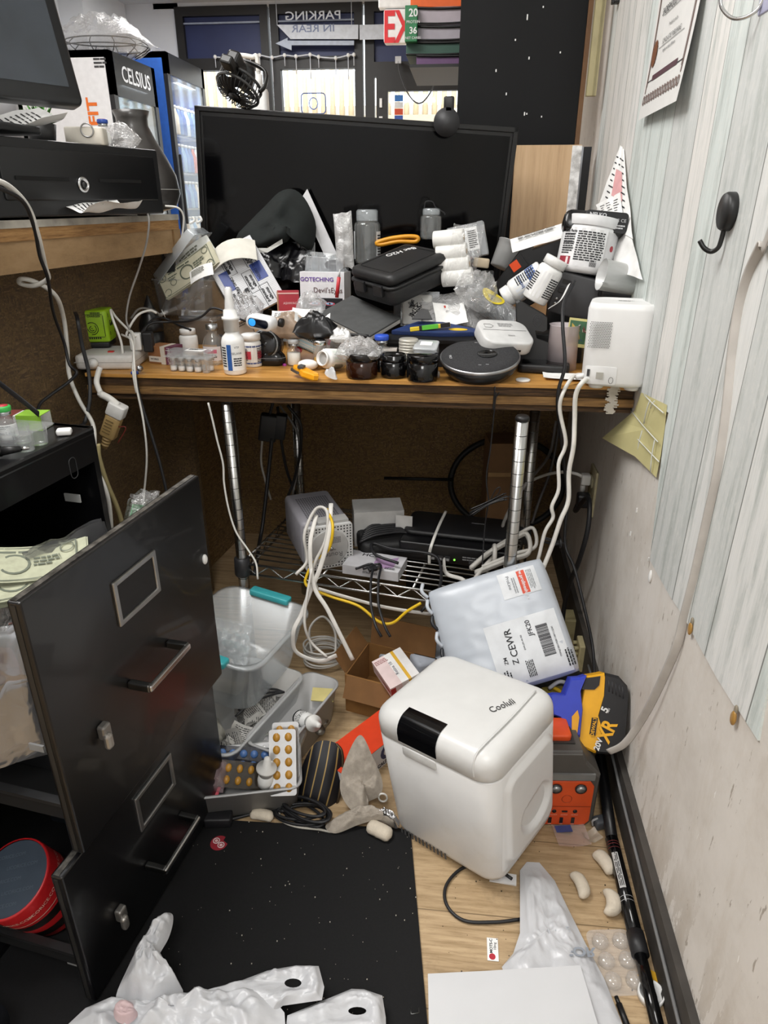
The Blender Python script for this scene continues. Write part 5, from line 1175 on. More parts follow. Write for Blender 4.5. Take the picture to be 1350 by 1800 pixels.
# bins
GB = mat('#8f8f90', .4, var=.02); GBT = clear('#b9b9b9', .82, .3, .95)
b = MB(); open_bin(b, .22, .125, .066, .022, GBT, taper=.92); solo('storage_bin', b, 'low grey plastic bin of pill blisters at the edge of the black mat', 'bin', (-.375, .965, .001), (0, 0, 14))
b = MB(); open_bin(b, .088, .245, .085, .026, GBT, taper=.86); solo('storage_bin', b, 'long grey plastic bin with nose spray bottle and coins', 'bin', (-.306, 1.118, .001), (0, 0, -19))
b = MB(); open_bin(b, .16, .28, .092, .03, MILKY, taper=.88); solo('storage_bin', b, 'milky plastic bin of receipts under the handled basket', 'bin', (-.425, 1.12, .001), (0, 0, -19))
t = thing('handled_basket', 'clear plastic basket with turquoise handles stacked over the bin of receipts', 'basket', (-.452, 1.205, .105), (-3, 6, -14))
b = MB(); open_bin(b, .21, .26, .125, .045, clear('#e9eef0', .24, .2, .85), taper=.86, lip=.016, n=6); part(t, 'tub', b)
for y in (-.135, .135):
    b = MB(); b.rbox(.10, .026, .118, .132, .006, mat('#3fa7ad', .4), T(y=y), .003); part(t, 'handle', b, 'turquoise handle')
# vial trays standing in the basket
for k, (dx, dy, rx) in enumerate(((-.02, -.045, 62), (-.03, -.01, 66), (-.035, .025, 60))):
    P = MX.Translation((-.452, 1.205, .105)) @ T(dx, dy, .075)
    o = vial_tray('vial_tray', ('front', 'middle', 'rear')[k] + ' clear vial tray standing on edge in the handled basket', P.translation, (rx, 0, -14), 6, 3, .024, .02, mt=clear('#eef2f4', .2, .12, .85))
b = MB(); b.rbox(.07, .05, 0, .03, .006, mat('#cdbfae', .6)); solo('small_carton', b, 'tan label carton seen through the handled basket wall', 'box', (-.45, 1.14, .118), (0, 0, -14))
# receipts in the milky bin
for k in range(9):
    receipt('receipt', ('grey', 'folded', 'curled', 'creased', 'narrow', 'wide', 'rolled', 'bent', 'torn')[k] + ' receipt slip in the milky bin, ' + ('at its near end', 'by its right wall', 'in its middle', 'under the basket corner', 'on the dark strap', 'near the blister bin', 'by the round bottle', 'at its far end', 'against the long grey bin')[k], (-.43 + .018 * (k % 4) - .01 + .02 * (k // 4), 1.02 + .024 * k, .035 + .004 * (k % 3)), (rng.uniform(-35, 35), rng.uniform(-30, 30), rng.uniform(0, 180)), .055, .045, .016, k + 20, True, mat(('#b9b7b2', '#8e8c88', '#c9c7c2')[k % 3], .8))
b = MB(); b.lathe([(.018, 0), (.018, .06), (.008, .075), (.008, .085)], mat('#9a988e', .3)); b.band(.0182, .01, .05, -90, 90, mat('#77756c', .5)); solo('bottle', b, 'grey bottle lying at the left of the milky bin of receipts', 'bottle', (-.475, 1.08, .06), (70, 0, 30))
for k in range(3):
    cable('strap', ('upper', 'middle', 'lower')[k] + ' dark cord lying across the milky bin of receipts', [(-.43, 1.10 + k * .02, .07), (-.40, 1.13 + k * .02, .085), (-.37, 1.17 + k * .01, .075), (-.35, 1.2, .06)], .0025, mat('#2e2e30', .5))
# long bin contents
t = thing('nose_spray', 'white nose spray bottle with black label lying in the long grey bin', 'bottle', (-.300, 1.125, .058), (-62, 0, -142))
b = MB(); b.lathe([(.0155, 0), (.0165, .004), (.0165, .05), (.012, .058), (.0115, .064)], WHITE); part(t, 'body', b)
b = MB(); b.lathe([(.0125, .062), (.0125, .078), (.017, .080), (.017, .084), (.0075, .088), (.0055, .108), (.004, .112)], mat('#d9d8d4', .4)); part(t, 'nozzle', b)
b = MB(); b.band(.0167, .006, .046, -170, 170, mat('#d9d9d7', .5)); b.band(.0169, .006, .014, -170, 170, INK); b.bars(-.04, .046, .08, .028, 8, INK, None, cyl_warp(.017)); part(t, 'label', b)
t = thing('clear_case', 'small clear case with a paper label in the long grey bin', 'case', (-.297, 1.062, .05), (24, 8, -10))
b = MB(); b.box((0, 0, .01), (.04, .05, .02), CLEAR, bev=.003); part(t, 'case', b)
b = MB(); b.box((0, .005, .0205), (.026, .026, .0006), PAPER); b.bars(-.01, .012, .018, .014, 3, INK, T(z=.0208)); part(t, 'label', b)
b = MB()
for k in range(6): b.cyl((-.262 + .003 * k, 1.175 - .012 * k, .02 + .004 * (k % 3)), (-.262 + .003 * k + .001, 1.175 - .012 * k, .0225 + .004 * (k % 3)), .012, STEEL, seg=18)
b.bm.free()
for k in range(6):
    b = MB(); b.cyl((0, 0, 0), (0, 0, .0018), .0115, mat('#9c9a92', .35, .9), seg=20); solo('coin', b, 'silver coin in the far half of the long grey bin', 'coin', (-.268 + .006 * (k % 3), 1.19 - .013 * k, .012 + .003 * k), (20 * (k % 2), 15, 0), group='coins in the long grey bin')
b = MB(); b.box((0, 0, 0), (.05, .03, .004), mat('#c9bc7c', .8)); solo('sponge', b, 'yellowish paper slip at the far end of the long grey bin', 'paper', (-.262, 1.20, .06), (30, 0, 0))
solo('plastic_bag', crumple(.07, .12, .04, 31, 10), 'crumpled clear bag in the near half of the long grey bin', 'plastic bag', (-.335, 1.05, .008), (0, 0, -19))
# blister packs
def blister(lab, loc, rot, nx, ny, pitch, foilm, pill, pr_, sx=1.0):
    t = thing('blister_pack', lab, 'blister pack', loc, rot); W_, D_ = nx * pitch, ny * pitch
    b = MB(); b.prism(rr(W_ + .006, D_ + .006, .005, 3), 0, .0008, foilm); part(t, 'sheet', b)
    for i in range(nx):
        for j in range(ny):
            b = MB(); b.ball(((i + .5) * pitch - W_ / 2, (j + .5) * pitch - D_ / 2, .001), (pr_ * sx, pr_, pr_ * .55), pill, seg=10); part(t, 'pill', b)
    return t
FOIL = mat('#c9c9c9', .25, .9); GOLD = mat('#b07f2a', .3); BLUEP = mat('#4b6fa6', .3)
blister('silver blister pack of gold pills standing up in the low grey bin', KY(497, 1340, .955), (54, -3, 6), 2, 5, .0225, FOIL, GOLD, .0084, .85)
blister('second silver blister pack of gold pills just behind the standing one', KY(503, 1326, .978), (54, -4, 6), 2, 5, .0225, FOIL, GOLD, .0084, .85)
blister('dark blister pack of blue pills leaning in the low grey bin', KY(418, 1334, .985), (52, 6, 8), 6, 2, .0205, clear('#2b2b33', .7, .1, .9), BLUEP, .0078)
blister('brown blister pack of gold pills lying before the blue pills', KY(420, 1362, .955), (46, 14, 12), 5, 2, .0215, clear('#3b342c', .75, .1, .9), GOLD, .0082, .75)
t = thing('dropper_bottle', 'white dropper cap bottle standing in the low grey bin', 'bottle', KY(466, 1378, .935), (0, 8, 0))
b = MB(); b.lathe([(.014, 0), (.015, .012), (.013, .025)], WHITE); part(t, 'base', b)
b = MB(); b.lathe([(.013, .025), (.013, .035), (.019, .038), (.019, .042), (.008, .046), (.006, .064), (.003, .067)], mat('#dcdbd8', .4)); part(t, 'nozzle', b)
b = MB(); b.box((0, 0, 0), (.05, .05, .004), mat('#c93a4f', .5)); solo('pink_packet', b, 'bright pink packet in the left of the low grey bin', 'packet', (-.435, .93, .045), (30, 10, 0))
solo('plastic_bag', crumple(.06, .06, .03, 33, 8, clear('#e7c9cf', .2, .1, .7, .8, 40)), 'pinkish clear bag over the blisters in the low grey bin', 'plastic bag', (-.43, .955, .05), (35, 0, 0))
# ------------------------------------------------------------------ helpers for things seen face on
def face(px, py, y, tilt=None, yaw=0, roll=0):
    """matrix of a thing at (px, py) on depth y whose local z points roughly back along the line of sight"""
    p = KY(px, py, y); r = ray(px, py)
    if tilt is None: tilt = math.degrees(math.atan2(-r.z, math.hypot(r.x, r.y)))
    az_ = math.degrees(math.atan2(-r.x, r.y)) * .0
    return MX.Translation(p) @ T(rz=yaw + az_) @ FRONT @ T(rx=-tilt) @ T(rz=roll), mpp(p)
def rel(pts, cx, cy, s): return [((x - cx) * s, (cy - y) * s) for x, y in pts]
def thingM(name, label, cat, M_, group=None):
    t = thing(name, label, cat, group=group); t.matrix_world = M_; return t
def linsub(pts, n):
    return [V(pts[i]).lerp(V(pts[(i + 1) % len(pts)]), k / n) for i in range(len(pts)) for k in range(n)]
def patch(pts, m, bulge=.02, crump=.006, f=25, seed=0, rings=16, sub=7, thick=.004, hole=None, b=None, sharp=False):
    """closed soft sheet (bag, cloth) over an outline of 3-D points; optional hole ring"""
    b = b or MB(); O = linsub(pts, sub) if sharp else catmull(pts, sub, True); c = sum(O, V()) / len(O); n = len(O)
    H = [V(h) for h in hole] if hole else None
    def pt(k, i, s):
        t_ = k / rings; tgt = c
        if H: tgt = H[int(i / n * len(H)) % len(H)]
        q = O[i].lerp(tgt, t_); e = math.sin(min(t_, 1) * pi / 2) if not H else math.sin(t_ * pi) * .5
        w_ = min(1, t_ * 3) if not H else min(1, t_ * 3, (1 - t_) * 3)
        z = s * (bulge * e) + w_ * crump * (1.3 * ridge(q, f, seed) - .4 + .9 * ridge(q, f * 2.1, seed + 4) + .45 * ridge(q, f * 4.7, seed + 6))
        return q + V((w_ * crump * .6 * rn(q, f, seed + 9), 0, z + s * thick * w_ * .5))
    for s in (1, -.25):
        lp = [[pt(k, i, s) for i in range(n)] for k in range(rings + (1 if H else 0))] 
        if H: b.loft(lp, m, None, False, False)
        else:
            b.loft(lp, m, None, False, False); base = lp[-1]
            vs = base + [c + V((0, 0, s * bulge))]; b.add(vs, [(i, (i + 1) % n, n) for i in range(n)], m, True)
    return b

# ------------------------------------------------------------------ white mini cooler
t = thing('mini_cooler', 'white portable mini cooler box with black lid handle standing on the wooden floor', 'cooler', (.071, .934, .006), (2.5, -6.5, -35))
CWH = mat('#dededd', .32, var=.015, scale=20, dirt=('#bdb6a4', .25)); CW2 = mat('#d6d6d4', .3, var=.015)
W_, D_ = .246, .214
def cl_loop(z, ins, k=1.0, r=.034): return [(x, y, z) for x, y in rr(W_ * k - 2 * ins, D_ * k - 2 * ins, max(r - ins * .5, .006), 7)]
b = MB(); b.loft([cl_loop(0, .03, .93), cl_loop(.004, .016, .93), cl_loop(.014, .004, .93), cl_loop(.026, 0, .935), cl_loop(.12, 0, .965), cl_loop(.231, 0, .995), cl_loop(.234, .003, 1)], CWH); part(t, 'body', b)
arc = [(.0265 * (1 - math.cos(a)), .0265 * math.sin(a)) for a in [pi / 2 * k / 6 for k in range(7)]]
b = MB(); b.loft([cl_loop(.235, .003), cl_loop(.238, 0), cl_loop(.259, 0)] + [cl_loop(.259 + dz, di) for di, dz in arc[1:]] + [cl_loop(.2885, .05), cl_loop(.290, .075)], CW2); lid = part(t, 'lid', b)
b = MB(); 
prof = [(-D_ / 2 - .001, .243), (-D_ / 2 - .0015, .259)] + [(-D_ / 2 + di - .0012 * math.cos(a), .259 + dz + .0012 * math.sin(a)) for (di, dz), a in zip(arc, [pi / 2 * k / 6 for k in range(7)])][1:] + [(-D_ / 2 + .036, .2872)]
b.grid(lambda u, v: (-.062 + .080 * u, *prof[min(int(round(v * (len(prof) - 1))), len(prof) - 1)]), 6, len(prof) - 1, mat('#08080a', .12)); part(lid, 'latch_handle', b, 'glossy black latch handle')
b = MB(); b.rbox(.070, .018, -.004, .0012, .004, mat('#d2d2d0', .4), T(-.020, -D_ / 2, .226) @ FRONT, .001); part(t, 'finger_notch', b)
b = MB()
for k in range(13): b.rect(-W_ / 2 * .93 + .022 + k * .0082, .012, -W_ / 2 * .93 + .0262 + k * .0082, .026, mat('#4a4a4a', .7), T(0, -D_ / 2 * .935 - .0006, 0) @ FRONT)
part(t, 'vent_slots', b, 'dark vent slots along the bottom edge')
b = MB()
def hf(y, z):
    a = lambda d: max(0, min(1, d / .012))
    e = min(a(.078 - abs(y)), a(.096 - abs(z - .132)))
    cx, cz = .078 - abs(y), .096 - abs(z - .132)
    if cx < .03 and cz < .03: e = a(.03 - math.hypot(.03 - cx, .03 - cz))
    h = .0085 * (e * e * (3 - 2 * e))
    dd = math.hypot((y - .012) / .050, (z - .105) / .042)
    if dd < 1 and z < .138 + .25 * (y - .01): h -= .013 * (1 - dd ** 4)
    if abs(z - .232) < .003: h -= .0015
    return h
b.grid(lambda u, v: (lambda y, z: (W_ / 2 * (.93 + .065 * (z - .0) / .235) - .0005 + hf(y, z) - (0 if 0 < u < 1 and 0 < v < 1 else .004), y, z))(-.082 + .164 * u, .030 + .204 * v), 50, 60, CWH); part(t, 'side_grip', b)
b = MB(); b.text('Cooluli', .020, mat('#3b3b3b', .5), T(.068, .012, .2902) @ T(rz=66), bold=.0, wide=.8); part(lid, 'lettering', b, 'dark script lettering')
b = MB(); b.tube([(W_ / 2 - .034, -D_ / 2 + .0005, .242), (W_ / 2 - .034, -D_ / 2 + .0005, .262), (W_ / 2 - .033, -D_ / 2 + .010, .281), (W_ / 2 - .030, -D_ / 2 + .03, .2882), (W_ / 2 - .028, 0, .2888), (W_ / 2 - .030, D_ / 2 - .03, .288)], .0016, CW2, seg=6); part(lid, 'ridge', b)
cable('cooler_cord', 'black power cord looping out on the floor under the mini cooler', [KZ(900, 1545, .008), KZ(860, 1520, .006), KZ(815, 1525, .004), KZ(785, 1555, .004), KZ(785, 1590, .004), KZ(815, 1618, .004), KZ(870, 1621, .004), KZ(915, 1616, .004)], .0028, CORDB)
b = MB(); b.box((0, 0, .002), (.045, .02, .003), mat('#dedede', .6)); solo('paper_tag', b, 'small white tag on the floor below the front corner of the mini cooler', 'paper', KZ(884, 1545, .001), (0, 0, -5))

# ------------------------------------------------------------------ grey white parcel
pm = KY(882, 1108, 1.165)
PM = MX.Translation(pm) @ T(rz=-4) @ T(rx=52) @ T(rz=22)
t = thingM('parcel', 'large white plastic mailing parcel with shipping labels leaning on the wire shelf', 'parcel', PM)
PLB = mat('#b4bac2', .32, var=.03, scale=14)
pw, ph, pd = .245, .235, .055
def pf(s):
    def f(u, v):
        a, c_ = 2 * u - 1, 2 * v - 1
        e = max(0, (1 - abs(a) ** 7)) ** .5 * max(0, (1 - abs(c_) ** 7)) ** .5
        x = pw / 2 * a * (1 - .04 * abs(c_) ** 6); y = ph / 2 * c_ * (1 - .03 * abs(a) ** 6)
        z = s * (pd / 2 * e + .0022 * e * rn((x, y), 14, 3) + .0012 * e * ridge((x * .6, y), 40, 9))
        if s > 0: z -= .010 * e * max(0, -a) ** 3
        return (x, y, z)
    return f
b = MB(); b.grid(pf(1), 48, 44, PLB); b.grid(pf(-1), 20, 20, PLB); part(t, 'bag', b)
def onp(b, x0, y0, x1, y1, m, lift, nu=10, nv=10): b.grid(lambda u, v: (lambda X, Y: (X, Y, pf(1)(X / pw + .5, Y / ph + .5)[2] + lift))(x0 + (x1 - x0) * u, y0 + (y1 - y0) * v), nu, nv, m)
LBL = mat('#cfd2d5', .45)
pt_ = lambda ox, oy, rot: (lambda v: (lambda X, Y: (X, Y, pf(1)(min(.99, max(.01, X / pw + .5)), min(.99, max(.01, Y / ph + .5)))[2] + .0016))(ox + v.x * math.cos(R(rot)) - v.y * math.sin(R(rot)), oy + v.x * math.sin(R(rot)) + v.y * math.cos(R(rot))))
b = MB(); onp(b, -.035, -.110, .108, .012, LBL, .0009); lb = part(t, 'shipping_label', b, 'white shipping label')
b = MB()
for s_, sz, x, y in (('JFK20', .013, .050, -.012), ('CEWR', .019, .008, -.030), ('Z', .016, .006, -.066), ('ZM', .010, -.012, -.060), ('EWR-JFK-40-705', .0042, .030, -.035), ('TYPAJC00119281138Y112241', .0048, .092, -.05)): b.text(s_, sz, INK, None, pt_(x, y, 90), ext=0, bold=.01)
for s_, x, y, n_ in (('', .022, -.085, 5), ('', .100, -.085, 3), ('', -.024, -.095, 3)):
    b.bars(-.016, .0, .034, .016, n_, INK, None, pt_(x, y, 90))
part(lb, 'printing', b)
b = MB(); rng = random.Random(6); k = -.072
while k < -.012:
    w0 = rng.choice((.0006, .001, .0016)); b.rect(k, -.0115, k + w0, .0115, INK, None, pt_(.073, 0, 90)); k += w0 + rng.choice((.0006, .001))
part(lb, 'barcode', b, 'black barcode')
b = MB(); onp(b, .022, .052, .098, .104, LBL, .0009); l2 = part(t, 'return_label', b, 'white return label')
b = MB(); onp(b, .060, .054, .076, .100, mat('#c8462a', .5), .0013); part(l2, 'red_band', b, 'red band')
b = MB(); b.text('www.prolineship.x', .0095, LBL, None, pt_(.068, .077, -90), ext=0, bold=.02); b.text('ProLine', .009, mat('#6b6e72', .5), None, pt_(.040, .082, -90), ext=0); b.bars(-.02, .004, .04, .012, 4, mat('#8a8d90', .5), None, pt_(.086, .078, -90)); b.bars(-.02, .004, .034, .008, 2, mat('#8a8d90', .5), None, pt_(.05, .07, -90)); part(l2, 'printing', b)
b = MB()
for k in range(7): b.tube([(-.122 + .004 * rn((k, 0), 1.3), -.10 + k * .034, .002), (-.128 + .006 * rn((k, 2), 1.3), -.085 + k * .034, .006), (-.124, -.07 + k * .034, .0)], .004, mat('#1b1d22', .4) if k in (2, 4) else PLB, seg=6)
part(t, 'torn_flap', b, 'torn dark edge of the bag')
# dark bag and bulky things under the parcel that carry it
b = MB(); b.rbox(.20, .12, 0, .15, .03, mat('#121214', .7), bev=.02); solo('dark_bag', b, 'dark bag on the floor behind the mini cooler under the parcel', 'bag', (.20, 1.20, 0), (0, 0, 10))
b = MB(); b.rbox(.1, .09, 0, .10, .012, mat('#a5abb5', .5), bev=.008); solo('grey_box', b, 'pale grey plastic box at the torn end of the parcel', 'box', (-.03, 1.335, 0), (0, 0, 24))
b = MB(); b.rbox(.12, .06, .0, .05, .02, mat('#a9b1bb', .4), bev=.01); solo('plastic_cover', b, 'rounded pale grey lid behind the open brown carton', 'lid', (-.10, 1.37, .03), (12, 0, 24))
# open brown carton with a medicine box
t = thing('open_carton', 'open brown corrugated carton with raised flaps on the floor', 'box', (-.115, 1.265, 0), (0, 0, -16))
KR = mat('#8a6233', .8, var=.06, scale=40); KR2 = mat('#7a5630', .8, var=.06)
b = MB()
for c_, s_ in (((0, -.065, .05), (.17, .004, .10)), ((0, .065, .05), (.17, .004, .10)), ((-.085, 0, .05), (.004, .13, .10)), ((.085, 0, .05), (.004, .13, .10)), ((0, 0, .003), (.17, .13, .004))): b.box(c_, s_, KR)
part(t, 'carton', b)
for nm, M_, s_ in (('back', T(0, .067, .10, rx=-12), (.16, .004, .07)), ('left', T(-.087, 0, .10, rz=90) @ T(rx=-35), (.12, .004, .05)), ('right', T(.087, 0, .10, rz=-90) @ T(rx=-60), (.12, .004, .05)), ('front', T(0, -.067, .10, rx=150), (.16, .004, .05))):
    b = MB(); b.box((0, 0, s_[2] / 2), s_, KR2, M_); part(t, 'flap', b)
M_, s = face(700, 1178, 1.22, 30)
t = thingM('medicine_box', 'white and red medicine box with yellow stripe lying in the brown carton', 'box', MX.Translation(KY(697, 1182, 1.20)) @ T(rz=32) @ T(ry=-14) @ T(rx=10))
b = MB(); b.box((0, 0, 0), (.07, .085, .036), mat('#e4e2e0', .5), bev=.001); part(t, 'box', b)
b = MB(); b.box((-.0005, -.001, .0005), (.028, .0845, .0362), mat('#d9c4c2', .5), T(-.0215)); b.box((-.03, -.0435, 0), (.012, .001, .030), mat('#a02a2a', .5)); b.box((-.0355, 0, 0), (.001, .08, .012), mat('#b04040', .5)); part(t, 'red_panel', b, 'red printed end')
b = MB(); b.box((.012, 0, .0183), (.007, .084, .0004), mat('#d8a92a', .5)); b.box((.012, -.0427, 0), (.007, .0004, .035), mat('#d8a92a', .5)); part(t, 'yellow_stripe', b, 'yellow stripe')
b = MB(); b.text('Retina 10', .010, mat('#4a4a5a', .5), T(-.004, .0, .0183) @ T(rz=90)); b.bars(-.014, .036, .03, .012, 3, mat('#9a6a6a', .5), T(x=-.02, z=.0187)); part(t, 'lettering', b)
# orange and white carton
t = thing('orange_carton', 'white carton with bright orange top lying between the brown carton and the mini cooler', 'box', (-.158, 1.085, 0), (0, 0, 54))
b = MB(); b.box((0, -.01, .028), (.20, .075, .056), mat('#d7d7db', .5)); part(t, 'carton', b)
b = MB(); b.box((0, -.01, .0566), (.2005, .0755, .0015), mat('#d8401c', .45)); part(t, 'orange_top', b, 'orange top')
b = MB(); b.text('C', .045, mat('#2b3566', .5), T(.018, -.048, .032) @ FRONT, bold=.05); b.text('CAUTION', .012, mat('#22263a', .5), T(.02, -.048, .008) @ FRONT, bold=.03); part(t, 'lettering', b)
# striped purse
M_, s = face(562, 1368, .985, 32, roll=-4)
t = thingM('purse', 'black fabric purse with gold stripes standing by the grey cloth', 'purse', M_)
S_ = rel([(548, 1308), (580, 1304), (594, 1318), (598, 1350), (597, 1400), (588, 1424), (560, 1432), (530, 1420), (524, 1390), (530, 1345)], 562, 1368, s)
def purse_m():
    m, N, L, B = newmat('striped_cloth')
    w_ = N.new('ShaderNodeTexWave'); w_.inputs['Scale'].default_value = 19; w_.inputs['Distortion'].default_value = 7; w_.inputs['Detail'].default_value = 1; w_.inputs['Detail Scale'].default_value = .5
    L.new(coords(N, L, (1, .45, .3)), w_.inputs['Vector'])
    c = ramp(N, L, w_.outputs['Color'], [(0, '#121218'), (.93, '#15151c'), (.97, '#8d7440'), (1, '#a58a52')])
    L.new(c, B.inputs['Base Color']); B.inputs['Roughness'].default_value = .6; return m
b = MB(); PMt = purse_m(); O = catmull([(x, y, 0) for x, y in S_], 4, True); cc = sum(O, V()) / len(O)
for sg in (1, -1): b.loft([[V((*(o.lerp(cc, k).xy), sg * .026 * math.sin(min(1, k * 1.4) * pi / 2))) for o in O] for k in (0, .04, .12, .25, .45, .7, .97)], PMt, None, False, True)
part(t, 'pouch', b)
b = MB(); fr_ = rel([(582, 1306), (594, 1318), (599, 1350), (598, 1400), (590, 1422)], 562, 1368, s); b.tube([(x + .001, y, .0) for x, y in fr_], .0028, mat('#5a4c3a', .35, .8)); b.ball((fr_[2][0] + .004, fr_[2][1] - .004, .004), .004, STEEL); part(t, 'metal_frame', b, 'metal clasp frame')
# grey cloth draped over
CLO = mat('#a39a8e', .95, var=.08, scale=120, bmp=.3)
pk = [KY(632, 1292, 1.0), KY(655, 1330, .985), KY(672, 1372, .97), KY(668, 1398, .955), KY(646, 1412, .95), KY(652, 1435, .93), KY(636, 1436, .915), KY(612, 1418, .93), KY(598, 1388, .95), KY(604, 1345, .975)]
c0 = KZ(632, 1400, 0); bb = MB(); patch([p - c0 for p in pk], CLO, .0, .006, 24, 2, thick=.008, b=bb)
p2 = [KZ(572, 1452, .012), KZ(600, 1432, .02), KZ(640, 1418, .03), KZ(676, 1425, .03), KZ(690, 1440, .02), KZ(660, 1442, .02), KZ(630, 1450, .015), KZ(590, 1465, .008)]
patch([p - c0 for p in p2], CLO, .008, .005, 30, 5, thick=.008, b=bb)
solo('cloth', bb, 'grey beige cloth draped in a pointed fold beside the striped purse', 'cloth', c0)
b = MB(); c1 = KZ(672, 1445, .012); patch([c1 + V(q) for q in ((-.03, .01, 0), (0, .015, .01), (.03, .0, .01), (.028, -.012, 0), (0, -.004, .004))], mat('#c8c8ca', .2, 1.0), .012, .006, 60, 3, b=b); solo('foil_wrap', b, 'crumpled silver foil wrapper at the edge of the mat by the cloth', 'foil')
b = MB(); c1 = KZ(673, 1402, .03); b.tube([c1 + V((.008 * math.cos(a), 0, .010 * math.sin(a))) for a in [2 * pi * k / 10 for k in range(10)]], .0018, CORDW, closed=True); solo('cord_loop', b, 'little white loop of cord between the cloth and the mini cooler', 'cord')
# black coiled lead, adaptor and grey lead
b = MB(); c0 = KZ(538, 1436, .004); rng = random.Random(9)
for k in range(7):
    ra, rb_ = .055 + rng.uniform(-.012, .006), .022 + rng.uniform(-.006, .004); off = V((rng.uniform(-.012, .012), rng.uniform(-.006, .006), .003 + k * .0035)); a0 = rng.uniform(-.5, .1)
    b.tube([c0 + off + V((ra * math.cos(a) * math.cos(a0) - rb_ * math.sin(a) * math.sin(a0), ra * math.cos(a) * math.sin(a0) + rb_ * math.sin(a) * math.cos(a0), .004 * math.cos(a))) for a in [2 * pi * i / 12 for i in range(12)]], .0028, CORDB, closed=True, n=3)
b.tube([c0 + V((-.04, .0, .01)), KZ(470, 1424, .008), KZ(430, 1434, .006), KZ(400, 1442, .008)], .003, CORDB)
solo('cord_coil', b, 'coiled black lead lying before the striped purse', 'cord')
t = thing('power_adapter', 'small black adapter with plug at the corner of the black mat', 'adapter', KZ(385, 1446, .005), (0, 0, 8))
b = MB(); b.rbox(.05, .026, 0, .02, .004, CORDB); part(t, 'body', b)
b = MB(); b.cyl((.01, .022, .014), (.045, .026, .014), .008, CORDB); b.box((-.012, .02, .014), (.03, .014, .02), CORDB, bev=.003); part(t, 'plug', b)
cable('grey_lead', 'pale grey lead curling from the coil along the back of the mat', [KZ(490, 1425, .006), KZ(495, 1442, .006), KZ(520, 1453, .006), KZ(560, 1458, .006), KZ(585, 1462, .006), KZ(592, 1452, .012)], .0022, mat('#b9b5ab', .5))
def peanut(lab, px, py, w_, l_, rot, bend, grp=None):
    b = MB(); P = [(-l_ * .5, 0, 0), (-l_ * .2, bend, .001), (l_ * .2, bend, .001), (l_ * .5, 0, 0)]
    Q = catmull(P, 4); n_ = len(Q); lp = []
    for i, q in enumerate(Q):
        e = (1 - (2 * i / (n_ - 1) - 1) ** 6) ** .5 if 0 < i < n_ - 1 else .25
        lp.append([q + V((0, w_ * e * math.cos(a) * (1 + .08 * rn((i, k), .9)), w_ * e * math.sin(a) * .85)) for k, a in enumerate([2 * pi * j / 12 for j in range(12)])])
    b.loft(lp, mat('#cdc2b0', .8, var=.05, scale=60, bmp=.5)); p = KZ(px, py, w_ * .85 + .001)
    return solo('packing_peanut', b, lab, 'packing peanut', p, (0, 0, rot))
peanut('packing peanut nearest the black rod behind the others', 1061, 1516, .0125, .046, -62, .003)
peanut('leftmost packing peanut on the wooden floor by the plastic bag', 1017, 1556, .011, .048, -75, .005)
peanut('bent packing peanut nearest the camera on the wooden floor', 1069, 1586, .0125, .045, -98, .008)
peanut('flat packing peanut on the black mat left of the mini cooler', 667, 1460, .014, .05, -24, .0)
peanut('packing peanut against the low grey bin behind the black lead', 460, 1434, .011, .045, -5, .002)
# red round sticker
p = KZ(385, 1482, .0046); t = thing('round_sticker', 'round red and white sticker on the black mat', 'sticker', p)
b = MB(); b.prism([(.0155 * math.cos(a), .0155 * math.sin(a)) for a in [R(60) + R(300) * k / 24 for k in range(25)]] + [(.006, .006)], 0, .0006, mat('#8f2430', .5)); part(t, 'disc', b)
b = MB(); 
for q in ((-.006, .004), (.005, -.004)): b.tube([(q[0] + .0055 * math.cos(a), q[1] + .0055 * math.sin(a), .0008) for a in [2 * pi * k / 10 for k in range(10)]], .0009, mat('#d8cfcf', .5), closed=True, seg=4); b.prism([(q[0] + .003 * math.cos(a), q[1] + .003 * math.sin(a)) for a in [2 * pi * k / 10 for k in range(10)]], .0006, .0008, mat('#d8b9b9', .5))
part(t, 'emblem', b, 'white swirl emblem')
# small white label
t = thing('label_slip', 'small white label with red seal lying on the wooden floor', 'label', KZ(866, 1669, .001), (0, 0, 0))
b = MB(); b.box((0, 0, .0003), (.017, .036, .0006), PAPER); part(t, 'slip', b)
b = MB(); b.text('MOTS-C', .0062, INK, T(-.0022, .005, .0007) @ T(rz=90), bold=.02); b.text('10mg', .0056, INK, T(.0035, .005, .0007) @ T(rz=90)); b.prism([(-.001 + .005 * math.cos(a), -.0115 + .005 * math.sin(a)) for a in [2 * pi * k / 14 for k in range(14)]], .0006, .0008, mat('#b02a38', .5)); part(t, 'printing', b)

# ------------------------------------------------------------------ power station, cordless tool, rod
t = thing('power_station', 'grey and orange portable power station on the floor behind the mini cooler', 'power station', (.213, .951, .001), (0, 0, 5))
GR = mat('#4a4743', .5, var=.05); ORG = mat('#cf4c1c', .42)
b = MB(); O = [(-.07, .0), (.066, 0), (.078, .014), (.078, .118), (.066, .132), (.05, .150), (.04, .172), (-.03, .172), (-.06, .150), (-.08, .132), (-.08, .012)]
b.prism(O, -.11, -.004, GR, FRONT, .006); b.prism([(x * .95, z) for x, z in O], -.006, .0, GR, FRONT, .002); part(t, 'housing', b)
b = MB(); b.prism([(-.066, .006), (.058, .006), (.066, .016), (.066, .10), (.058, .112), (-.066, .112)], -.002, .0035, ORG, FRONT, .001); f = part(t, 'front_panel', b, 'orange front panel')
b = MB(); b.box((0, -.002, .122), (.13, .004, .014), mat('#6f6f6d', .4)); part(t, 'grey_strip', b)
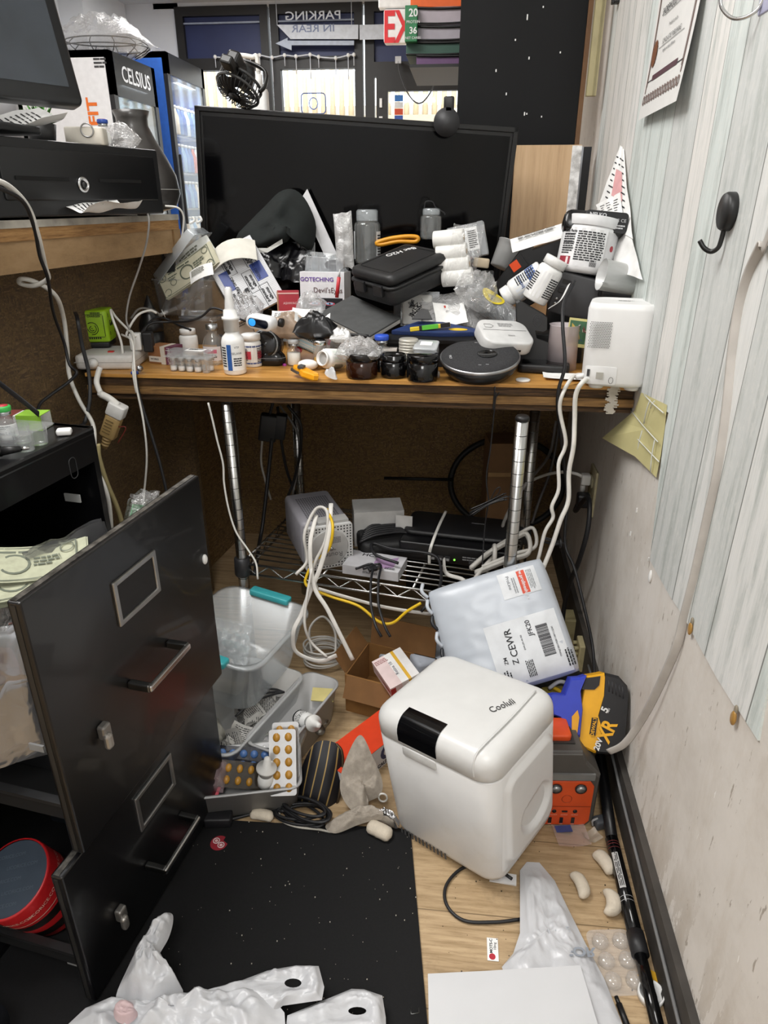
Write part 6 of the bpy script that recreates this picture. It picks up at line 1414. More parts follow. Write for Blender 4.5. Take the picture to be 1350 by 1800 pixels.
b = MB(); b.rbox(.05, .05, .172, .186, .008, ORG, T(0, .055, 0)); b.box((.0, .055, .16), (.06, .06, .03), mat('#33312f', .5)); part(t, 'carry_handle', b, 'orange carry handle')
for x in (-.002, .042):
    b = MB(); b.lathe([(.0105, 0), (.0105, .003), (.0085, .004)], mat('#2a2a2a', .4), T(x, -.0035, .096) @ T(rx=90), 20, True, False); b.lathe([(.0085, .003), (.004, -.001), (.0025, .003)], mat('#d5d5d5', .35, .5), T(x, -.0035, .096) @ T(rx=90), 20); part(f, 'lamp', b, 'round chrome lamp')
b = MB(); b.tube([(.02 + .009 * math.cos(a), -.0036, .070 + .009 * math.sin(a)) for a in [2 * pi * k / 14 for k in range(14)]], .0008, mat('#a23c16', .5), closed=True, seg=4, n=1); b.box((.0, -.0038, .052), (.13, .0008, .001), mat('#8d3312', .5)); part(f, 'power_button', b)
b = MB()
for x in (0.0, .038): b.cyl((x, -.003, .040), (x, -.0045, .040), .004, BLACK, seg=12)
b.box((.019, -.004, .040), (.010, .002, .003), BLACK); 
for x in (-.006, .015, .036): b.box((x, -.004, .018), (.006, .002, .013), BLACK)
part(f, 'sockets', b, 'black sockets')
b = MB()
for x in (0, .019, .038): b.text('OUTPUT', .0032, mat('#e8c9bb', .5), T(x, -.0038, .031) @ FRONT, ext=0)
for x in (-.006, .015, .036): b.text('USB', .0036, mat('#e8c9bb', .5), T(x, -.0038, .0085) @ FRONT, ext=0)
part(f, 'port_lettering', b)
# tool battery
M_, s = face(1060, 1255, 1.045, 34)
t = thingM('tool_battery', 'yellow and black tool battery with blue adaptor resting on the power station against the wall', 'battery', M_)
cx, cy = 1060, 1255; q = lambda pts: rel(pts, cx, cy, s)
YEL = mat('#e0a41f', .42); BLU = mat('#2f3fae', .45); BK2 = mat('#19191b', .42)
b = MB(); b.prism(q([(1030, 1192), (1056, 1186), (1062, 1184), (1066, 1200), (1072, 1262), (1068, 1318), (1046, 1322), (1020, 1312), (1018, 1296), (1022, 1240)]), -.05, .004, YEL, None, .004)
part(t, 'yellow_case', b, 'yellow casing')
b = MB(); b.prism(q([(1062, 1184), (1086, 1188), (1101, 1204), (1104, 1218), (1098, 1290), (1088, 1316), (1070, 1322), (1050, 1322), (1044, 1318), (1058, 1284), (1050, 1258), (1060, 1222)]), -.052, .006, BK2, None, .005)
for k in range(5): b.tube([((1068 + k * 6 - cx) * s, (cy - 1196 - k * 2.5) * s, .0065), ((1069 + k * 6 - cx) * s, (cy - 1216 - k * 2.5) * s, .0065)], .0012, mat('#2e2e31', .4), seg=5)
part(t, 'black_case', b, 'black ribbed casing')
b = MB(); b.prism(q([(1030, 1195), (1054, 1190), (1052, 1206), (1044, 1214), (1022, 1215)]), .003, .006, BK2); part(t, 'release_button', b)
b = MB(); b.prism(q([(1003, 1196), (1020, 1194), (1030, 1190), (1020, 1216), (1024, 1250), (1020, 1296), (1014, 1300), (996, 1288), (985, 1266), (972, 1262), (966, 1230), (976, 1226), (992, 1226)]), -.04, .012, BLU, None, .006)
lx = q([(962, 1246)])[0]; b.cyl((lx[0] + .03, lx[1], -.012), (lx[0] - .03, lx[1] + .004, -.014), .0185, BLU, seg=18); b.cyl((lx[0] - .028, lx[1] + .004, -.014), (lx[0] - .05, lx[1] + .004, -.014), .022, BLU, seg=18); part(t, 'blue_adaptor', b, 'blue plastic adaptor')
b = MB(); b.prism(q([(1004, 1262), (1014, 1250), (1017, 1262), (1013, 1296), (1004, 1293)]), .012, .0145, mat('#d99a22', .5), None, .001); part(t, 'orange_insert', b, 'orange insert')
b = MB(); TR = lambda px, py, r_: T((px - cx) * s, (cy - py) * s, .0068) @ T(rz=r_)
b.text('XR', .036, YEL, TR(1066, 1283, 66), bold=.03, wide=.8); b.text('5', .018, mat('#d8d8d6', .5), TR(1062, 1247, 66), bold=.03); b.text('AH', .006, mat('#d8d8d6', .5), TR(1068, 1248, 66)); b.text('20V', .014, mat('#d8d8d6', .5), TR(1051, 1306, 70), bold=.03)
b.box(((1041 - cx) * s, (cy - 1277) * s, .0045), (.032, .011, .002), BK2, None) if False else None
b.prism(q([(1036, 1290), (1040, 1262), (1050, 1262), (1046, 1292)]), .0035, .0062, BK2); b.text('DEWALT', .0085, YEL, TR(1043, 1277, 80), bold=.02); part(t, 'lettering', b)
b = MB(); b.rbox(.05, .04, 0, .03, .008, mat('#8a7d3a', .5)); solo('olive_block', b, 'olive and black block behind the blue adaptor under the parcel', 'block', KY(975, 1224, 1.12) - V((0, 0, .02)), (0, 0, 12))
cable('white_cable', 'white cable curving behind the blue tool adaptor', [KY(965, 1210, 1.12), KY(985, 1198, 1.12), KY(1005, 1208, 1.12), KY(1012, 1222, 1.11)], .004, mat('#b9b9b9', .5))
cable('yellow_cable', 'yellow cable end behind the blue tool adaptor', [KY(968, 1206, 1.13), KY(982, 1214, 1.12), KY(992, 1222, 1.11)], .004, CORDY)
# telescopic rod along the wall
t = thing('telescopic_rod', 'black telescopic rod with printed band lying along the right baseboard', 'rod', (.31, .60, .013))
A = lambda px, py, z: KZ(px, py, z) - V((.31, .60, .013))
b = MB(); b.cyl(A(1162, 1830, .014), A(1122, 1665, .016), .0095, GLOSSB, seg=16); part(t, 'lower_tube', b)
b = MB(); b.cyl(A(1126, 1680, .016), A(1116, 1640, .016), .0135, mat('#1c1c1e', .5), seg=16); part(t, 'collar', b, 'matt black locking collar')
b = MB(); b.cyl(A(1117, 1645, .016), A(1075, 1475, .018), .0115, GLOSSB, seg=16); part(t, 'middle_tube', b)
b = MB(); b.cyl(A(1076, 1478, .018), A(1055, 1330, .04), .0105, mat('#131315', .35), seg=16); part(t, 'upper_tube', b)
u0, u1 = A(1117, 1645, .016), A(1075, 1475, .018); d = (u1 - u0).normalized(); MQ = MX.Translation(u0) @ d.to_track_quat('Z', 'Y').to_matrix().to_4x4(); Ln = (u1 - u0).length
up_ = (MQ.inverted().to_3x3() @ V((-.3, -.5, .8))); a_up = math.degrees(math.atan2(up_.x, -up_.y))
b = MB(); b.band(.0117, Ln * .42, Ln * .80, a_up - 26, a_up + 26, mat('#b9b9b7', .4), MQ)
b.bars(-.03, .004, .075, .008, 3, BLACK, MQ @ T(rz=a_up) @ T(z=Ln * .61), lambda v: (.0119 * math.sin(v.y / .0119), -.0119 * math.cos(v.y / .0119), v.x))
for z in (.30, .34, .86, .9, .93): b.lathe([(.0117, Ln * z), (.0117, Ln * z + .0012)], mat('#8d8d8d', .4) if z < .5 else mat('#6a2a2a', .4), MQ, 16, False, False)
part(t, 'printed_band', b, 'silver printed band')
# floor bits by the wall
t = thing('plastic_cap', 'white plastic screw cap lying behind the black rod', 'cap', KZ(1143, 1752, .001))
b = MB(); b.lathe([(.0185, 0), (.0185, .012), (.0165, .012), (.0165, .002), (.001, .002)], WHITE, seg=28); part(t, 'shell', b)
b = MB(); b.box((0, 0, .0006), (.03, .02, .001), mat('#d8a61e', .6)); solo('yellow_slip', b, 'small yellow paper triangle under the black rod', 'paper', KZ(1142, 1716, .001), (0, 0, -30))
b = MB()
for i in range(2):
    for j in range(3): b.lathe([(.013, 0), (.0125, .006), (.008, .010), (.001, .0105)], clear('#ffffff', .10, .1, .6), T(-.016 + .032 * i, -.03 + .03 * j, 0), 14)
b.prism(rr(.07, .10, .012, 4), 0, .001, clear('#ffffff', .12, .1, .6)); solo('blister_tray', b, 'empty clear blister tray lying on the wood floor by the rod', 'tray', KZ(1084, 1690, .001), (0, 0, 8))
b = MB(); b.cyl((0, 0, 0), (.006, -.03, 0), .0045, BLACK); b.cyl((-.002, .01, 0), (0, 0, 0), .003, BLACK); solo('pen_cap', b, 'short black pen cap by the plastic bag at the bottom', 'pen', KZ(1088, 1765, .005))
t = thing('plastic_clip', 'small dark grey plastic holder beside the power station', 'holder', KZ(1055, 1452, .001), (0, 0, 20))
b = MB(); b.rbox(.028, .02, 0, .02, .004, mat('#4a4d52', .4)); b.tube([(-.016, 0, .006), (-.018, 0, .018), (-.008, 0, .022)], .002, mat('#9a9a9a', .4)); part(t, 'body', b)
b = MB(); f = curl_paper(.06, .05, .004, 44); b.grid(f, 8, 8, clear('#d9c9c4', .35, .2, .8)); b.box((-.01, .012, .006), (.03, .014, .001), mat('#3b4a80', .5)); solo('zip_bag', b, 'small clear bag with blue print in front of the power station', 'plastic bag', KZ(1003, 1470, .002), (0, 0, 10))
b = MB(); f = curl_paper(.03, .025, .004, 48); b.grid(f, 6, 6, clear('#cfc4b4', .5, .3, .8)); solo('torn_wrapper', b, 'torn clear wrapper scrap between the power station and the rod', 'wrapper', KZ(1040, 1472, .002), (0, 0, 30))
# ------------------------------------------------------------------ plastic bags and paper in the foreground
BAGM = mat('#c4c5c8', .3, var=.02, scale=12, bmp=.5)
def z3(pts): return [KZ(x, y, z) for x, y, z in pts]
c0 = KZ(1000, 1700, 0)
t = thing('shopping_bag', 'flat white plastic shopping bag with grey print on the wood floor', 'plastic bag', c0)
O = z3([(914, 1530, .01), (926, 1515, .012), (948, 1516, .014), (975, 1548, .012), (1000, 1600, .012), (1030, 1660, .012), (1062, 1720, .01), (1100, 1815, .01), (1000, 1830, .012), (890, 1720, .012), (882, 1700, .01), (902, 1676, .012), (914, 1640, .012)])
b = patch([p - c0 for p in O], BAGM, .004, .005, 18, 7, rings=26, sharp=True); part(t, 'film', b)
b = MB(); b.text('FOR', .020, mat('#8d939c', .5), T(0, .0, 0) @ MX.Translation(KZ(1020, 1672, .024) - c0) @ T(rz=183) @ MX.Scale(-1, 4, (1, 0, 0)), bold=.03, wide=1.2); b.text('LIFE', .012, mat('#a9aeb5', .5), MX.Translation(KZ(988, 1632, .024) - c0) @ T(rz=183) @ MX.Scale(-1, 4, (1, 0, 0)), wide=1.2); part(t, 'print', b)
b = MB(); P = [KZ(752, 1712, .026), KZ(1020, 1697, .028), KZ(1052, 1810, .028), KZ(1075, 1880, .028), KZ(756, 1900, .026)]; q0 = P[0]
b.grid(lambda u, v: (P[4] - q0).lerp(P[3] - q0, u).lerp((P[0] - q0).lerp(P[1] - q0, u), v) + V((0, 0, .0014 * rn((u, v), 3, 2))), 16, 12, mat('#cbccce', .6, var=.015, scale=8)); solo('white_sheet', b, 'large white paper sheet lying over the plastic bag at the bottom', 'paper', q0)
c0 = KZ(420, 1790, 0)
t = thing('shopping_bag', 'crumpled white plastic carrier bag with punched handles at the bottom left', 'plastic bag', c0)
B1 = z3([(120, 1800, .02), (150, 1772, .03), (196, 1752, .04), (232, 1760, .03), (300, 1770, .03), (340, 1750, .045), (400, 1745, .05), (470, 1742, .05), (500, 1780, .05), (505, 1850, .04), (330, 1900, .03), (140, 1880, .02)])
b = patch([p - c0 for p in B1], BAGM, .016, .013, 13, 3, rings=34, sub=9, sharp=True); part(t, 'body', b)
B2 = z3([(205, 1765, .03), (225, 1700, .06), (258, 1640, .08), (285, 1608, .09), (302, 1606, .09), (304, 1622, .085), (296, 1650, .075), (276, 1690, .07), (290, 1720, .06), (322, 1745, .04), (270, 1790, .03)])
b = patch([p - c0 for p in B2], BAGM, .010, .013, 20, 6, rings=20, sub=7); part(t, 'twisted_end', b)
def ell(px, py, a, c_, z, n_=16): return [KZ(px + a * math.cos(2 * pi * k / n_), py - c_ * math.sin(2 * pi * k / n_), z) - c0 for k in range(n_)]
def ann(px, py, outl, z):  # order the outline by angle so that the hole lines up
    return outl
H1 = z3([(570, 1735, .05), (560, 1698, .05), (520, 1697, .05), (470, 1706, .05), (420, 1725, .05), (345, 1745, .05), (400, 1790, .05), (470, 1790, .05), (497, 1768, .05), (566, 1758, .05)])
b = patch([p - c0 for p in H1], BAGM, .004, .004, 26, 8, rings=14, sharp=True, hole=ell(515, 1728, 15, 8, .052)); part(t, 'handle', b)
H2 = z3([(678, 1788, .03), (672, 1750, .03), (640, 1739, .03), (618, 1738, .03), (560, 1762, .035), (505, 1785, .04), (500, 1830, .04), (600, 1850, .03), (680, 1840, .03)])
b = patch([p - c0 for p in H2], BAGM, .004, .004, 26, 9, rings=14, sharp=True, hole=ell(628, 1777, 16, 7, .034)); part(t, 'handle', b)
b = MB(); patch([KZ(x, y, .045) - c0 for x, y in ((200, 1775), (215, 1758), (235, 1765), (242, 1785), (225, 1800), (205, 1795))], mat('#cdb3b4', .5), .008, .004, 30, 2, b=b); part(t, 'pink_print', b, 'faint pink print')
# ------------------------------------------------------------------ things on the desk
DZ = .7305
def D(px, py, dz=0): return KZ(px, py, DZ) + V((0, 0, dz))
# power strip and green charger
p = KZ(196, 642, DZ)
t = thing('power_strip', 'white power strip at the left end of the desk under the green charger', 'power strip', (p.x, p.y + .012, DZ), (0, 0, 8))
b = MB(); b.rbox(.125, .115, 0, .030, .012, mat('#dad8d4', .4, dirt=('#b3ada2', .4)), bev=.006); part(t, 'housing', b)
b = MB(); b.box((0, 0, .0155), (.1255, .1155, .0012), mat('#a9a6a0', .5)); part(t, 'seam', b)
b = MB(); b.box((.005, -.02, .031), (.012, .008, .003), mat('#c02a2a', .4)); part(t, 'switch', b, 'red switch')
b = MB(); b.lathe([(.011, 0), (.010, .008), (.007, .016)], WHITE, T(-.022, -.0575, .015) @ T(rx=90), 16); part(t, 'cord_boot', b)
gp = KZ(166, 612, DZ + .031)
t = thing('green_charger', 'lime green cube charger with black print on the power strip', 'charger', (gp.x - .004, gp.y + .03, DZ + .031), (0, 0, 12))
LIME = mat('#93bb1e', .42)
b = MB(); b.rbox(.068, .062, .012, .080, .008, LIME, bev=.005); part(t, 'cube', b)
b = MB(); b.rbox(.063, .058, 0, .0125, .006, BLACK); part(t, 'base', b, 'black base')
b = MB(); F2 = T(0, -.0312, .046) @ FRONT
b.text('65W CHARGER', .0062, BLACK, F2 @ T(0, .022), bold=.02)
for r0 in (.013, .009, .005): b.tube([F2 @ V((r0 * math.cos(R(40 * r0 * 500 + a)), r0 * math.sin(R(40 * r0 * 500 + a)) - .004, 0)) for a in range(0, 250, 25)], .0008, BLACK, seg=4, n=1)
b.text('+', .008, BLACK, F2 @ T(0, -.004))
for k in range(7): b.box((-.012 + k * .0045, -.0313, .046 - .024), (.0028, .0006, .005), BLACK, None); b.box((.002 + k * .003, -.0313, .046 + .0285), (.0016, .0006, .004), BLACK)
for x, z0, z1 in ((-.026, .025, .07), (.026, .025, .07)): b.box((x, -.0313, (z0 + z1) / 2), (.0012, .0006, z1 - z0), BLACK)
for z in (.024, .0715): b.box((0, -.0313, z), (.05, .0006, .001), BLACK)
S2 = T(.0342, 0, .046) @ T(rz=90) @ FRONT; b.text('GaN', .016, BLACK, S2 @ T(0, .004), bold=.03)
for x, y in ((-.018, .022), (.018, .022), (-.018, -.016), (.018, -.016)): b.rect(x - .003, y - .004, x + .001, y + .004, BLACK, S2)
part(t, 'black_print', b, 'black technical print')
p = KZ(234, 618, DZ + .031)
t = thing('plug_block', 'white usb plug standing in the power strip beside the green charger', 'plug', (p.x, p.y + .02, DZ + .031), (0, 0, 12))
b = MB(); b.rbox(.024, .02, 0, .036, .004, WHITE); part(t, 'plug_body', b)
b = MB(); b.box((.026, .004, .016), (.02, .026, .042), CORDB, bev=.003); part(t, 'black_plug', b, 'black plug beside')
o = V((p.x, p.y + .02, DZ + .06))
for lab, P in (('white usb cable arching up from the plug beside the green charger', [o, KY(206, 560, 1.46), KY(195, 545, 1.45), KY(198, 560, 1.43), KY(212, 598, 1.42), KY(216, 622, 1.41)]), ('white usb cable arching right towards the black cone', [o + V((.004, 0, 0)), KY(222, 590, 1.45), KY(240, 556, 1.47), KY(262, 546, 1.49), KY(275, 550, 1.5)]), ('white cable from the plug over the desk edge at the left', [o + V((.006, -.01, 0)), KY(230, 582, 1.44), KY(236, 600, 1.41), KY(234, 650, 1.345), KY(240, 690, 1.33)])):
    cable('usb_cable', lab, P, .0026, CORDW)
for lab, P in (('black cable from the left counter behind the cone to the speakers', [KY(246, 600, 1.47), KY(262, 570, 1.50), KY(300, 566, 1.52), KY(330, 565, 1.5), KY(355, 556, 1.5), KY(372, 542, 1.5), KY(392, 546, 1.5), KY(420, 560, 1.48), KY(440, 567, 1.46)]), ('black cable drooping behind the black cone', [KY(240, 595, 1.46), KY(268, 562, 1.52), KY(290, 560, 1.56), KY(315, 572, 1.55), KY(335, 580, 1.52)]), ('grey cable arching behind the power strip', [KY(230, 560, 1.55), KY(245, 543, 1.56), KY(268, 545, 1.57), KY(285, 556, 1.58)])):
    cable('cable', lab, P, .0026, CORDB if 'black cable' in lab else mat('#77736d', .5))
vial('v', 'tiny glass vial lying by the power strip with its blue cap off', KZ(236, 648, DZ + .008), .8, None, liquid='#ffffff', rot=(80, 0, 50), labelled=False, fill=0)
b = MB(); b.lathe([(.008, 0), (.008, .004), (.006, .005)], mat('#2a56c8', .4)); solo('vial_cap', b, 'loose blue vial cap at the desk edge by the power strip', 'cap', KZ(237, 657, DZ))
p = KZ(284, 640, DZ); t = thing('pill_box', 'tan and maroon pill carton beside the power strip', 'box', (p.x + .004, p.y + .02, DZ), (0, 0, -16))
b = MB(); b.box((0, 0, .019), (.062, .042, .038), mat('#9a6a45', .5), bev=.001); part(t, 'carton', b)
b = MB(); b.box((-.012, -.0005, .010), (.034, .0422, .012), mat('#d9d4cb', .5)); b.box((.024, -.0003, .019), (.0145, .0424, .0382), mat('#6b3a52', .5)); b.box((.009, -.0005, .019), (.012, .0422, .0382), mat('#d8d3c8', .5)); part(t, 'panels', b)
b = MB(); b.text('MYRCA', .011, mat('#cdb9c4', .5), T(.0245, -.0218, .019) @ FRONT @ T(rz=-90)); b.text('WORKS', .006, INK, T(-.014, -.0218, .010) @ FRONT); part(t, 'lettering', b)
# black cone
p = KZ(302, 600, DZ); t = thing('cone_bottle', 'black bottle with pointed cone cap at the left of the desk', 'bottle', (p.x, 1.60, DZ))
s = mpp(V((p.x, 1.6, .8)))
b = MB(); b.lathe([(.026, 0), (.027, .003), (.027, .045)], mat('#0e0e10', .3)); part(t, 'body', b)
b = MB(); b.lathe([(.0275, .045), (.028, .048), (.028, .06), (.002, .125), (.0005, .126)], mat('#141416', .3)); part(t, 'cone_cap', b)
# vial tray box in front
p = D(333, 655); t = thing('vial_case', 'clear plastic case of small white powder vials at the front left of the desk', 'case', (p.x, p.y + .018, DZ), (0, 0, -9))
b = MB(); b.box((0, 0, .043), (.094, .036, .001), clear('#f4f8fa', .2, .08, .7)); b.box((0, 0, .0315), (.102, .042, .003), clear('#f4f8fa', .25, .08, .8))
for i in range(5):
    for j in range(2): b.lathe([(.0075, .0), (.008, .001), (.0088, .03)], CLEAR, T(-.0375 + .0188 * i, -.009 + .018 * j, 0), 12, True, False)
b.loft([[(x, y, z) for x, y in rr(.092 - k, .035 - k, .004, 3)] for z, k in ((.033, 0), (.0435, .002))], clear('#f4f8fa', .14, .08, .6), None, False, False); part(t, 'case', b)
b = MB(); b.box((.012, .002, .0438), (.04, .022, .0005), PAPER); b.bars(-.004, .010, .032, .012, 3, INK, T(z=.0442)); part(t, 'label', b)
for i in range(5):
    for j in range(2):
        if (i, j) in ((4, 0),): continue
        vial('v', ('front' if j == 0 else 'rear') + ' row vial, ' + ('first', 'second', 'third', 'fourth', 'fifth')[i] + ' from the left, in the clear desk case', (MX.Translation(t.location) @ T(rz=-9)) @ V((-.0375 + .0188 * i, -.009 + .018 * j, .0012)), .66, '#c9cbcb', liquid='#f0f0f0', labelled=False, fill=.62)
def pill_bottle(lab, loc, rot, r_, h, body='#e9e9e7', capc='#e9e9e7', label=None, nm='pill_bottle', txt=None, capr=.86, neck=True, stripe=None):
    t = thing(nm, lab, 'bottle', loc, rot)
    b = MB(); b.lathe([(r_ * .92, 0), (r_, r_ * .1), (r_, h * .72), (r_ * .9, h * .78), (r_ * .72, h * .81), (r_ * .72, h * .84)], mat(body, .4), seg=28); part(t, 'body', b)
    if capc: b = MB(); b.lathe([(r_ * capr, h * .82), (r_ * capr, h * .985), (r_ * capr * .94, h)], mat(capc, .45), seg=28); part(t, 'cap', b)
    else:
        b = MB(); b.lathe([(r_ * .70, h * .84), (r_ * .74, h * .845), (r_ * .74, h * .95), (r_ * .66, h * .95), (r_ * .64, h * .8), (.001, h * .79)], mat(body, .45), seg=28); part(t, 'open_neck', b)
    if label:
        b = MB(); b.band(r_ * 1.008, h * .10, h * .68, -160, 160, mat(label, .5))
        wf = cyl_warp(r_ * 1.012)
        if stripe:
            for c_, z0, z1, a0, a1 in stripe: b.band(r_ * 1.012, h * z0, h * z1, a0, a1, mat(c_, .5))
        if txt:
            for s_, sz, z, a, c_ in txt: b.text(s_, sz, mat(c_, .6), T(rz=a), lambda v, zz=z: wf(V((v.x, v.y + h * zz, v.z))), ext=0, bold=.02)
        b.bars(r_ * .3, h * .6, r_ * .9, h * .45, 9, INK, None, wf, words=4); b.bars(-r_ * 1.5, h * .6, r_ * .8, h * .45, 9, INK, None, wf, words=3)
        part(t, 'label', b)
    return t
p = D(332, 628); pill_bottle('plain white pill bottle standing behind the vial case', (p.x, p.y + .01, DZ), (0, 0, 0), .0205, .062)
# flask shaped glass vial
p = D(376, 640); t = thing('glass_flask', 'round glass vial bottle with silver crimp behind the nose spray', 'bottle', (p.x, p.y + .008, DZ))
b = MB(); b.lathe([(.020, 0), (.0225, .004), (.0225, .042), (.018, .056), (.0095, .066), (.0095, .073), (.0115, .075)], GLASS, seg=26); part(t, 'glass', b)
b = MB(); b.lathe([(.012, .072), (.0125, .074), (.0125, .084), (.002, .085)], mat('#b9bbbc', .3, 1.0)); b.tube([(0, 0, .085), (.003, 0, .09), (-.003, 0, .092), (0, 0, .096)], .0012, STEEL, seg=5); part(t, 'crimp_cap', b)
b = MB(); b.band(.0228, .010, .040, -60, 60, mat('#dcd6d8', .6)); b.rect(-.016, .026, .014, .034, mat('#c56a80', .5), None, cyl_warp(.023), n=8); b.bars(-.014, .024, .028, .012, 3, INK, None, cyl_warp(.0231)); part(t, 'label', b)
b = MB(); b.rbox(.045, .03, 0, .05, .006, mat('#1a1518', .5)); b.box((.006, -.016, .034), (.018, .002, .018), mat('#8d2a62', .4)); solo('dark_pouch', b, 'dark pouch with magenta spots behind the glass vial bottle', 'pouch', (p.x + .012, p.y + .07, DZ))
# nose spray
p = D(411, 658); t = thing('nasal_spray', 'white nasal spray bottle with blue striped label at the front of the desk', 'bottle', (p.x, p.y + .012, DZ))
b = MB(); b.lathe([(.021, 0), (.0232, .003), (.0232, .066), (.021, .074), (.014, .082), (.0135, .09)], mat('#ececea', .35), seg=30); part(t, 'body', b)
b = MB(); b.lathe([(.0155, .086), (.0155, .108), (.0180, .109), (.0180, .114), (.0145, .115), (.0135, .127), (.0100, .130), (.0072, .152), (.0060, .168), (.0035, .171)], mat('#e4e4e2', .35), seg=24); part(t, 'spray_nozzle', b)
b = MB(); b.lathe([(.0118, .124), (.0092, .150), (.0085, .169), (.0065, .172)], clear('#ffffff', .15, .1, .7), seg=24); part(t, 'clear_cover', b, 'clear nozzle cover')
wf = cyl_warp(.0236)
b = MB(); b.band(.0234, .010, .064, -70, 75, PAPER); b.rect(-.0070, .010, .0025, .062, mat('#2c5aa0', .5), None, wf, n=4); b.text('Integrity', .0095, mat('#e8edf5', .5), None, lambda v: wf(V((-.002 - v.y, .030 + v.x, v.z))), ext=0)
b.text('SELANK', .0062, INK, None, lambda v: wf(V((v.x + .014, v.y + .044, v.z))), ext=0); b.text('VTP', .006, INK, None, lambda v: wf(V((v.x + .014, v.y + .056, v.z))), ext=0); b.bars(.006, .036, .018, .018, 4, INK, None, wf, words=3); b.bars(-.021, .058, .012, .042, 8, INK, None, wf, words=2); part(t, 'label', b)
# white canister
p = D(440, 645); pill_bottle('white can with blue rings and red emblem behind the nasal spray', (p.x + .002, p.y + .014, DZ), (0, 0, 30), .0205, .068, label='#e4e1dc', capr=.98, nm='small_can', stripe=(('#4a5a8a', .10, .15, -160, 160), ('#4a5a8a', .62, .67, -160, 160), ('#c23a4a', .25, .5, -60, -20), ('#c23a4a', .25, .5, 20, 60)))
b = MB(); b.rbox(.038, .03, 0, .06, .003, PAPER, bev=.001); b.bars(-.012, .05, .024, .02, 4, mat('#777777', .6), T(y=-.0153) @ FRONT); solo('white_box', b, 'small white box tilted between the nasal spray and the scanner', 'box', D(428, 612) + V((.0, .05, .02)), (0, -24, 18))
# scanner and lens
p = KY(469, 602, 1.48); t = thing('round_speaker', 'round black speaker with glossy face under the white scanner', 'speaker', (p.x, 1.48, p.z - .004), (-12, 0, -4))
b = MB(); b.lathe([(.026, -.03), (.032, -.02), (.034, 0), (.032, .014), (.028, .018)], mat('#1a1b1d', .25), T(rx=90), 30); b.cyl((0, 0, -.034), (0, 0, -.02), .018, BLACK); part(t, 'housing', b)
b = MB(); b.lathe([(.028, .017), (.026, .020), (.012, .016), (.006, .018), (.001, .02)], GLOSSB, T(rx=90), 30); b.lathe([(.030, .014), (.031, .017), (.0285, .019)], clear('#dfe6ea', .3, .1, .8), T(rx=90), 30, False, False); part(t, 'glossy_cone', b)
pz = KY(467, 564, 1.45); t = thing('barcode_scanner', 'white scanner head with blue lit window above the round speaker', 'scanner', pz, (0, 8, -12))
b = MB(); b.rbox(.060, .028, -.0, .034, .013, mat('#e2e3e5', .35), T(0, .0, 0) @ FRONT, .005); b.cyl((.026, .012, 0), (.034, .012, 0), .009, BLACK); part(t, 'housing', b)
b = MB(); b.rbox(.046, .0175, .0335, .036, .008, mat('#0d1220', .15), FRONT, .001); f = part(t, 'window', b, 'dark window')
b = MB(); b.rbox(.016, .015, .0355, .0366, .007, mat('#2c8fe0', .3, emit=.9), T(x=-.013) @ FRONT, .0004); part(f, 'blue_light', b, 'blue light')
# mouse
p = D(476, 643); t = thing('mouse', 'glossy black wireless mouse at the front edge of the desk', 'mouse', (p.x, p.y + .014, DZ), (0, 0, 4))
b = MB(); lp = []
for k in range(9):
    z = .034 * k / 8; e = (1 - (max(0, k - 2) / 6) ** 2.2) ** .5 if k > 2 else .86 + .07 * k
    lp.append([(x * (.029 if True else 0) / .029 * e, y * e, z) for x, y in rr(.062, .040, .019, 6)])
b.loft(lp, mat('#0c0c0e', .14)); part(t, 'shell', b)
b = MB(); b.tube([(x * 1.0, y * 1.0, .0165) for x, y in rr(.0605, .0386, .019, 4)], .0007, mat('#77777a', .3), closed=True, n=1, seg=4); part(t, 'seam_line', b)
b = MB(); b.lathe([(.004, 0), (.004, .006)], mat('#b03a9a', .3)); solo('purple_bead', b, 'tiny purple cap at the desk edge by the black mouse', 'cap', D(501, 642), (80, 0, 0))
vial('v', 'clear glass vial with plain silver cap right of the black mouse', V((D(516, 643).x, D(516, 643).y + .008, DZ)), 1.32, '#b7b9ba', liquid='#efe9de', labelled=False, fill=.9)
# orange cutter
p = D(533, 667); t = thing('box_cutter', 'bright orange box cutter lying over the desk edge', 'cutter', (p.x - .002, p.y + .012, DZ + .004), (-6, 10, -28))
OC = mat('#f2a51c', .4)
b = MB(); b.prism([(-.034, .006), (-.030, .014), (-.012, .018), (.014, .012), (.03, .010), (.036, .002), (.032, -.008), (.006, -.012), (-.006, -.006), (-.026, -.002)], 0, .014, OC, None, .003); part(t, 'body', b)
b = MB(); b.box((-.009, .006, .016), (.011, .020, .006), mat('#4b4b4d', .4), T(rz=20), bev=.001); part(t, 'slider', b, 'dark grey slider')
b = MB(); b.prism([(-.034, .004), (-.026, -.004), (-.004, -.010), (-.008, -.013), (-.03, -.006)], .003, .008, mat('#6a6a6c', .35, .8)); part(t, 'blade', b)
